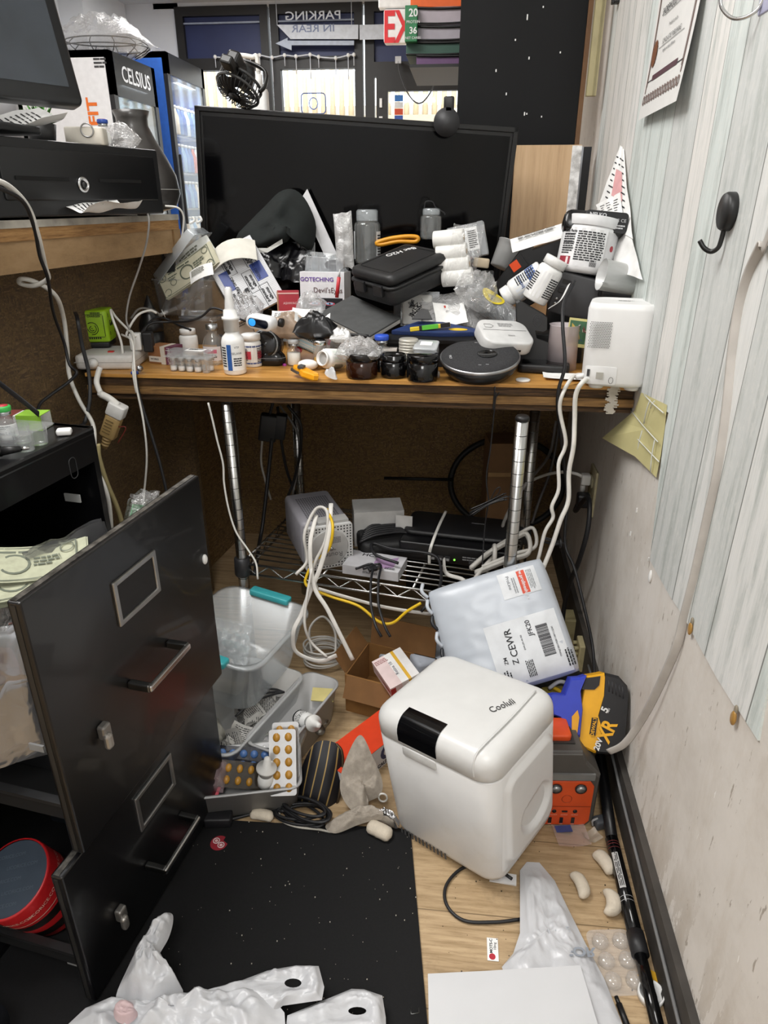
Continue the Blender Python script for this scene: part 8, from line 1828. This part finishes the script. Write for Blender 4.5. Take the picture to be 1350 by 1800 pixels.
b = MB(); b.rbox(.15, .10, 0, .09, .01, mat('#131314', .6)); solo('black_box', b, 'dark box under the crumpled black pouches before the television', 'box', (KY(505, 500, 1.75).x, 1.78, DZ))
# corrugated plastic board printed all over
def printed_board(lab, px, py, y, M_, w_, h_, seed, cols):
    t = thingM('printed_board', lab, 'board', M_)
    b = MB(); b.box((0, 0, 0), (w_, h_, .008), mat('#cfd0d3', .5), bev=.001)
    part(t, 'board', b)
    b = MB()
    for k in range(int(w_ / .004)): b.box((-w_ / 2 + .002 + k * .004, 0, .0042), (.0005, h_ * .99, .0004), mat('#b6b7bb', .5))
    part(t, 'ribs', b)
    b = MB()
    for x, y_ in cols:
        b.text('storage', .0105, INK, T(x, y_ + .0055, .0046) @ T(rz=0), bold=.03); b.text('standard', .0105, INK, T(x, y_ - .0055, .0046), bold=.03)
        b.tube([(x + a, y_ + c_, .0046) for a, c_ in ((-.027, -.012), (.027, -.012), (.027, .012), (-.027, .012))], .0007, INK, closed=True, n=1, seg=4)
    part(t, 'boxed_lettering', b)
    return t
BDp = KY(430, 490, 1.66)
BM_ = MX.Translation(BDp) @ T(rz=10) @ FRONT @ T(rx=-30) @ T(rz=-62)
t = printed_board('white ribbed board printed with black wordmarks and blue tape leaning at the left', 442, 490, 1.66, BM_, .175, .125, 1, ((-.045, .032), (-.045, -.020), (.015, .01), (.06, .03), (.04, -.035)))
b = MB()
for x, y_ in ((-.02, .032), (.0, -.028), (.06, -.01)):
    b.text('DING DEFEN', .0095, INK, T(x + .012, y_, .0048), bold=.03); b.prism([(x - .03 + a, y_ + c_) for a, c_ in ((-.006, .006), (.006, .006), (.006, -.002), (0, -.009), (-.006, -.002))], .0042, .0048, INK)
part(t, 'shield_lettering', b)
b = MB(); b.box((.0, .038, .0046), (.045, .028, .0008), mat('#2a3f85', .4), T(rz=0)); b.box((-.01, -.04, .0046), (.05, .022, .0008), mat('#2a3f85', .4)); part(t, 'blue_tape', b, 'blue tape')
t = printed_board('second printed white board lying behind the dark pouches', 510, 445, 1.80, MX.Translation(KY(512, 448, 1.79)) @ FRONT @ T(rx=-10) @ T(rz=0), .12, .06, 2, ((-.035, .008), (.03, .008)))
# jacket and poster
JK = mat('#0f1514', .9, var=.15, scale=50, bmp=.2)
c0 = KY(495, 400, 1.78)
b = MB(); O = [KY(x, y, yy) - c0 for x, y, yy in ((415, 418, 1.80), (440, 388, 1.80), (468, 360, 1.80), (490, 338, 1.80), (512, 332, 1.80), (530, 342, 1.80), (545, 365, 1.79), (556, 400, 1.78), (548, 440, 1.76), (528, 425, 1.75), (520, 400, 1.75), (505, 425, 1.73), (470, 432, 1.73), (440, 440, 1.75))]
n_ = 40; O2 = catmull(O, 3, True); cc = sum(O2, V()) / len(O2)
for sg in (-1, 1): b.loft([[o_.lerp(cc, k) + V((0, sg * (.035 * math.sin(min(1, k * 1.5) * pi / 2) + .026 * min(1, 3 * k) * ridge(o_.lerp(cc, k), 12, 3)), 0)) for o_ in O2] for k in (0, .05, .15, .28, .42, .58, .74, .9)], JK, None, False, True)
t = tag(link('jacket', b), 'dark green black jacket heaped before the television', 'jacket'); t.location = c0
b = MB(); q = [KY(448, 436, 1.71), KY(470, 436, 1.705), KY(496, 420, 1.70), KY(497, 428, 1.70), KY(470, 444, 1.70), KY(450, 444, 1.71)]; b.add([p - c0 for p in q], [(0, 1, 4, 5), (1, 2, 3, 4)], mat('#a9a9a4', .7)); part(t, 'woven_label', b, 'pale label strip')
b = MB(); q = [KY(530, 348, 1.815), KY(540, 332, 1.82), KY(592, 446, 1.80), KY(572, 452, 1.79), KY(548, 400, 1.80)]; q0 = q[0]
b.loft([[p - q0 for p in q], [p - q0 + V((0, .002, 0)) for p in q]], mat('#c9c9cb', .6), smooth=False); solo('poster_sheet', b, 'white sheet standing on edge beside the dark jacket before the television', 'paper', q0)
# clear box with open lid and papers
p = KZ(336, 568, DZ)
t = thing('grey_box', 'lower translucent grey plastic box under the clear hinged box at the left', 'box', (KY(345, 560, 1.70).x, 1.72, DZ), (0, 0, -4))
b = MB(); open_bin(b, .125, .09, .060, .008, clear('#a9adb0', .5, .25, .85), taper=.95); part(t, 'tub', b)
b = MB(); b.rbox(.13, .095, .061, .070, .008, clear('#dfe3e5', .35, .15, .8)); part(t, 'rim', b)
zb = DZ + .072
t = thing('hinged_box', 'clear plastic hinged box full of syringes with its lid standing open', 'box', (KY(334, 530, 1.68).x, 1.70, zb), (0, 0, -4))
b = MB(); open_bin(b, .150, .10, .085, .006, clear('#e2e8ec', .17, .12, .8), taper=.92, n=3); part(t, 'tub', b)
b = MB(); open_bin(b, .150, .10, .022, .006, clear('#e2e8ec', .38, .12, .85), taper=.96, M=T(-.078, 0, .087) @ T(ry=-46) @ T(.078, 0, 0) @ T(rx=180), n=3); f = part(t, 'lid', b, 'clear open lid')
b = MB(); 
for y in (-.02, .02): b.tube([T(-.078, 0, .087) @ T(ry=-46) @ V((.156, y, .01)), T(-.078, 0, .087) @ T(ry=-46) @ V((.168, y, .006)), T(-.078, 0, .087) @ T(ry=-46) @ V((.172, y, .014))], .003, WHITE, seg=6)
part(f, 'latch', b)
HBX = MX.Translation(t.location) @ T(rz=-4)
rng = random.Random(21)
for k in range(5):
    d_ = thing('syringe', ('white capped syringe lying lowest', 'short syringe slanting left', 'long clear syringe along the front', 'syringe standing at the back', 'syringe crossing on top')[k] + ' in the clear hinged box', 'syringe', HBX @ V((-.03 + .014 * k, -.03 + .014 * k, .016 + .011 * k)), (rng.uniform(-10, 10), 70 - 22 * (k % 3), rng.uniform(-30, 40)))
    b = MB(); b.lathe([(.007, -.03), (.007, .03), (.003, .034), (.003, .04)], clear('#eef0f2', .3, .1, .85), seg=14); part(d_, 'barrel', b)
    b = MB(); b.lathe([(.010, -.036), (.010, -.034)], WHITE, seg=14); b.cyl((0, 0, -.05), (0, 0, .0), .004, WHITE, seg=8); part(d_, 'plunger', b)
b = MB(); b.lathe([(.014, 0), (.014, .03), (.012, .032)], WHITE); solo('white_cap', b, 'thick white cap among the syringes in the clear hinged box', 'cap', HBX @ V((-.03, -.02, .05)), (70, 20, 0))
def paper_sheaf(lab, px, py, y, rot, w_, h_, n_, m, bend=.02, nm='paper_sheaf', bars=True):
    t = thing(nm, lab, 'paper', KY(px, py, y), rot)
    b = MB()
    for k in range(n_): b.grid(lambda u, v: ((u - .5) * w_ + .002 * rn((k, 3), 1.3), (v - .5) * h_ + .002 * rn((k, 9), 1.3), -bend * (2 * u - 1) ** 2 * .5 + k * .0012), 8, 4, m)
    part(t, 'sheets', b)
    if bars: b = MB(); b.bars(-w_ * .4, h_ * .38, w_ * .6, h_ * .5, 5, mat('#6a6a5c', .7), None, lambda v: (v.x, v.y, -bend * (2 * v.x / w_) ** 2 * .5 + n_ * .0012 + .0006)); part(t, 'printing', b)
    return t
banknote('banknotes', 'sheaf of banknotes leaning out of the clear hinged box', KY(335, 478, 1.66), (52, -32, 6), .004, 8, 9, mat('#bdb9a2', .7))
paper_sheaf('white slips sticking up behind the banknotes in the clear hinged box', 345, 455, 1.69, (60, -36, 6), .10, .07, 5, mat('#cfd0cb', .8))
paper_sheaf('curved sheet of blank sticker labels above the clear hinged box', 402, 440, 1.66, (40, -18, 4), .115, .065, 2, mat('#cfccc2', .7), .05, 'label_sheet', False)
paper_sheaf('printed slip with red mark at the front of the clear hinged box', 352, 478, 1.62, (40, -22, 4), .06, .04, 1, PAPER, .01)
solo('plastic_bag', crumple(.07, .05, .04, 111, 8, clear('#d6d8da', .25, .12, .8, .9, 40)), 'clear crinkled bag below the printed board', 'plastic bag', KY(437, 558, 1.56), (20, 0, 0))
# papers and bags in the middle
receipt('label_strip', 'white printed sticker strip lying over the black pouch before the notebook', KY(548, 574, 1.49), (24, 6, 12), .075, .03, .012, 121)
receipt('paper_note', 'square white note standing behind the sticker strip', KY(528, 556, 1.54), (58, 4, -6), .04, .034, .002, 122, False)
receipt('paper_note', 'wide white slip behind the scanner', KY(500, 557, 1.53), (40, -3, 4), .055, .03, .003, 123)
solo('snack_bag', crumple(.085, .05, .035, 125, 7, mat('#a99684', .35, var=.25, scale=30)), 'brown and beige crinkled bag behind the black mouse', 'bag', KY(510, 588, 1.50), (24, 0, 0))
solo('black_pouch', crumple(.085, .05, .035, 127, 7, mat('#151517', .3)), 'black plastic pouch under the sticker strip before the notebook', 'pouch', KY(555, 592, 1.48), (10, 0, 0))
cable('black_strap', 'black strap along the lower edge of the notebook', [KY(575, 582, 1.48), KY(610, 588, 1.475), KY(648, 592, 1.47)], .0022, BLACK, flat=2)
solo('white_bag', crumple(.045, .03, .02, 129, 6, BAG), 'white plastic bag piece behind the red topped bottle', 'plastic bag', KY(600, 600, 1.47), (10, 0, 0))
# ------------------------------------------------------------------ right heap
# organiser with orange sticker and paper on top
M_ = MX.Translation(KY(930, 455, 1.72)) @ T(rz=-6) @ T(ry=-24)
t = thingM('black_organizer', 'black angled desk organizer with orange sticker behind the pill bottles', 'organizer', MX.Translation(KY(935, 462, 1.68)) @ T(rz=-8))
s = mpp(KY(935, 462, 1.68)); q = lambda pts: rel(pts, 935, 462, s)
b = MB(); b.prism(q([(874, 496), (918, 434), (928, 432), (934, 440), (990, 420), (992, 450), (975, 470), (960, 520), (930, 540), (880, 520)]), -.08, .004, mat('#161617', .5), FRONT, .003); part(t, 'body', b)
b = MB(); b.box((0, 0, 0), (.036, .028, .004), BLACK, T(*[0, 0, 0]) @ MX.Translation((q([(912, 466)])[0][0], -.008, q([(912, 466)])[0][1])) @ T(ry=-38) @ FRONT); b.box((0, 0, .0025), (.020, .020, .001), mat('#e04a12', .45), MX.Translation((q([(907, 467)])[0][0], -.008, q([(907, 467)])[0][1])) @ T(ry=-38) @ FRONT); part(t, 'orange_sticker', b, 'orange sticker')
M_ = MX.Translation(KY(950, 412, 1.70)) @ T(rz=-4) @ T(ry=-17) @ T(rx=14)
t = thingM('label_paper', 'white printed paper lying across the black organizer', 'paper', M_)
b = MB(); b.grid(lambda u, v: ((u - .5) * .135, (v - .5) * .06, -.020 * max(0, .15 - v) / .15 * .6 + .002 * rn((u, v), 3, 2)), 12, 8, PAPER); part(t, 'sheet', b)
b = MB(); b.bars(-.05, .02, .09, .026, 3, mat('#7a7a7a', .6), T(z=.004)); part(t, 'printing', b)
def cup(lab, loc, rot, r0, r1, h):
    b = MB(); b.lathe([(r0, 0), (r1, h), (r1 + .001, h), (r1 - .0015, h - .001), (r0 - .0015, .002), (.001, .002)], clear('#e6e7e6', .62, .35, .9), seg=32); return solo('frosted_cup', b, lab, 'cup', loc, rot)
cup('frosted plastic cup lying on its side against the wall above the white camera hub', KY(1128, 497, 1.50), (0, -79, 6), .027, .0305, .085)
cup('frosted cup behind the black organizer beside the paper rolls', KY(880, 470, 1.76), (-14, 22, 0), .026, .03, .06)
# supplement jar
M_ = MX.Translation(KY(1022, 482, 1.58)) @ T(rz=-6) @ T(ry=7) @ T(rx=-8)
t = thingM('supplement_jar', 'large white supplement jar with printed facts label near the wall', 'jar', M_)
s = mpp(KY(1022, 440, 1.60)); r_ = 47 * s; hj = 92 * s
b = MB(); b.lathe([(r_ * .88, 0), (r_ * .98, .006), (r_, .012), (r_, hj * .78), (r_ * .95, hj * .82)], mat('#e3e3e4', .4), seg=36); part(t, 'body', b)
b = MB(); b.lathe([(r_ * 1.0, hj * .82), (r_ * 1.01, hj * .83), (r_ * 1.01, hj * .985), (r_ * .97, hj)], mat('#d9d9da', .4), seg=36); part(t, 'lid', b)
wf = cyl_warp(r_ * 1.01)
b = MB(); b.band(r_ * 1.006, hj * .10, hj * .76, -150, 150, mat('#dfdfe0', .45)); b.text('ment Facts', .0075, INK, T(rz=-48), lambda v: wf(V((v.x, v.y + hj * .70, v.z))), ext=0, bold=.03)
b.bars(-r_ * 1.12, hj * .66, r_ * .55, hj * .36, 9, INK, None, wf, words=3); b.bars(-r_ * .5, hj * .72, r_ * 1.05, hj * .52, 13, INK, None, wf, words=7)
b.prism([(0, 0)] * 3, 0, 0, INK) if False else None
for z_ in (.645, .50, .40): b.rect(-r_ * 1.12, hj * z_, -r_ * .58, hj * z_ + .0015, INK, None, wf, n=6)
b.rect(-r_ * 1.15, hj * .12, -r_ * .62, hj * .26, mat('#8f2a38', .5), None, wf, n=6); b.rect(-r_ * .8, hj * .13, -r_ * .70, hj * .25, mat('#d9c9c9', .5), None, cyl_warp(r_ * 1.014), n=2)
b.rect(r_ * .62, hj * .12, r_ * 1.4, hj * .74, mat('#cfcfd0', .5), None, cyl_warp(r_ * 1.008), n=8)
for k in range(9): b.rect(r_ * .12 + k * .0016, hj * .12, r_ * .12 + k * .0016 + .0009, hj * .2, INK, None, wf)
b.text('COMPLETE', .007, INK, T(rz=52), lambda v: wf(V((v.x, v.y + hj * .64, v.z))), ext=0, bold=.02); O = [(.006 * math.cos(a), .006 * math.sin(a) + hj * .48, .0004) for a in [2 * pi * k / 14 for k in range(14)]]; b.add([wf(V(q_)) for q_ in O], [tuple(range(14))], mat('#a02a38', .5), False, T(rz=52))
part(t, 'label', b, 'printed facts label')
M_ = MX.Translation(KY(1048, 388, 1.56)) @ T(rz=-4) @ T(ry=5) @ FRONT @ T(rx=-24)
t = thingM('label_printer', 'black handheld label printer lying on top of the supplement jar', 'printer', M_)
b = MB(); b.rbox(.130, .044, -.042, .0, .018, mat('#121213', .25), None, .008); part(t, 'housing', b)
b = MB(); b.rbox(.086, .042, -.001, .0012, .008, mat('#18181a', .5), T(.020, 0, 0), .0004); part(t, 'face_plate', b)
b = MB(); LG = mat('#b9b9bb', .5); b.text('NELKO', .0105, LG, T(.002, .012, .0015), bold=.03); b.bars(-.012, .004, .034, .018, 4, LG, T(z=.0015), words=3); b.text('FC CE', .009, LG, T(.047, .004, .0015)); b.bars(.038, -.004, .02, .010, 2, LG, T(z=.0015), words=3); part(t, 'lettering', b)
# white pill bottles lying
pill_bottle('large white pill bottle with blue label band leaning toward the lower left', KY(955, 478, 1.60), (0, -126, -6), .027, .098, label='#dfe3e8', stripe=(('#2f4f8a', .12, .32, -150, 150),), txt=(('Integrity', .010, .5, 30, '#2b4f8a'),))
pill_bottle('white supplement bottle with facts panel leaning on the black box', KY(938, 528, 1.545), (0, 26, -4), .027, .094, label='#e3e3e3', capr=.9)
# black charger box
M_ = MX.Translation(KY(1018, 520, 1.56)) @ T(rz=-16) @ T(ry=12)
t = thingM('black_device', 'dark grey device box with sockets behind the white camera hub', 'device', M_)
b = MB(); b.rbox(.105, .085, -.030, .033, .006, mat('#333335', .5), T(0, 0, 0) @ FRONT, .003); part(t, 'housing', b)
b = MB(); b.box((-.030, -.0335, .025), (.018, .002, .008), BLACK); b.box((-.034, -.0345, .008), (.016, .006, .012), BLACK, bev=.001); part(t, 'sockets', b)
for z in (-.012, -.022):
    b = MB(); b.cyl((-.040, -.033, z), (-.040, -.0375, z), .0032, STEEL); part(t, 'screw', b)
b = MB(); b.rbox(.10, .03, -.01, .01, .01, mat('#1b1b1d', .35)); solo('black_bar', b, 'glossy black bar behind the white camera hub beneath the frosted cup', 'bar', KY(1095, 520, 1.51), (0, 10, -6))
b = MB(); b.rbox(.15, .08, 0, .06, .01, mat('#161617', .6)); solo('black_box', b, 'dark box on the desk under the grey device and bottles', 'box', (.205, 1.60, DZ), (0, 0, -6))
b = MB(); b.rbox(.11, .09, 0, .12, .01, mat('#19191b', .6)); solo('black_box', b, 'dark box by the wall under the supplement jar', 'box', (.262, 1.70, DZ), (0, 0, -4))
b = MB(); P = [KY(1000, 500, 1.52), KY(985, 528, 1.50), KY(965, 542, 1.49)]; b.tube(P, .0008, PAPER, flat=10, seg=6, up=(0, 1, 0)); solo('paper_tape', b, 'curling white paper tape below the white supplement bottle', 'paper')
# card, clear box, pink cup
M_, s = face(1015, 585, 1.50, 14, roll=-6); t = thingM('trading_card', 'colourful picture card leaning before the grey device', 'card', M_)
b = MB(); b.box((0, 0, 0), (.042, .058, .001), mat('#d8cf8a', .5)); part(t, 'card', b)
b = MB(); rng = random.Random(31); b.rect(-.018, -.022, .018, .024, mat('#3f6a4a', .5), T(z=.0006))
for k in range(10): x, y_ = rng.uniform(-.014, .012), rng.uniform(-.018, .018); b.prism([(x, y_), (x + rng.uniform(.004, .01), y_ + rng.uniform(-.004, .004)), (x + rng.uniform(-.003, .005), y_ + rng.uniform(.004, .012))], .0008, .0012, mat(rng.choice(('#d9d2c4', '#7a3a34', '#c9a94a', '#2c4a6a', '#e3e3e3')), .5))
part(t, 'picture', b, 'abstract coloured picture')
p = D(1014, 640); t = thing('clear_box', 'small clear plastic box between the black stand and white camera hub', 'box', (p.x + .006, p.y + .03, DZ), (0, 0, -10))
b = MB(); open_bin(b, .046, .04, .045, .004, CLEAR, taper=.96, n=3); b.rbox(.048, .042, .045, .05, .004, clear('#e9eef0', .25, .1, .8)); part(t, 'box', b)
b = MB(); b.text('10mg', .010, INK, T(-.006, -.0215, .014) @ FRONT); b.bars(-.02, .03, .02, .012, 2, INK, T(y=-.0212) @ FRONT); part(t, 'label', b)
b = MB(); b.lathe([(.032, 0), (.030, .09), (.032, .092), (.0285, .09), (.030, .003)], clear('#eadfe2', .6, .35, .9), seg=30); solo('frosted_jar', b, 'pinkish frosted plastic jar behind the black stand', 'jar', (KZ(965, 620, DZ).x + .006, 1.50, DZ))
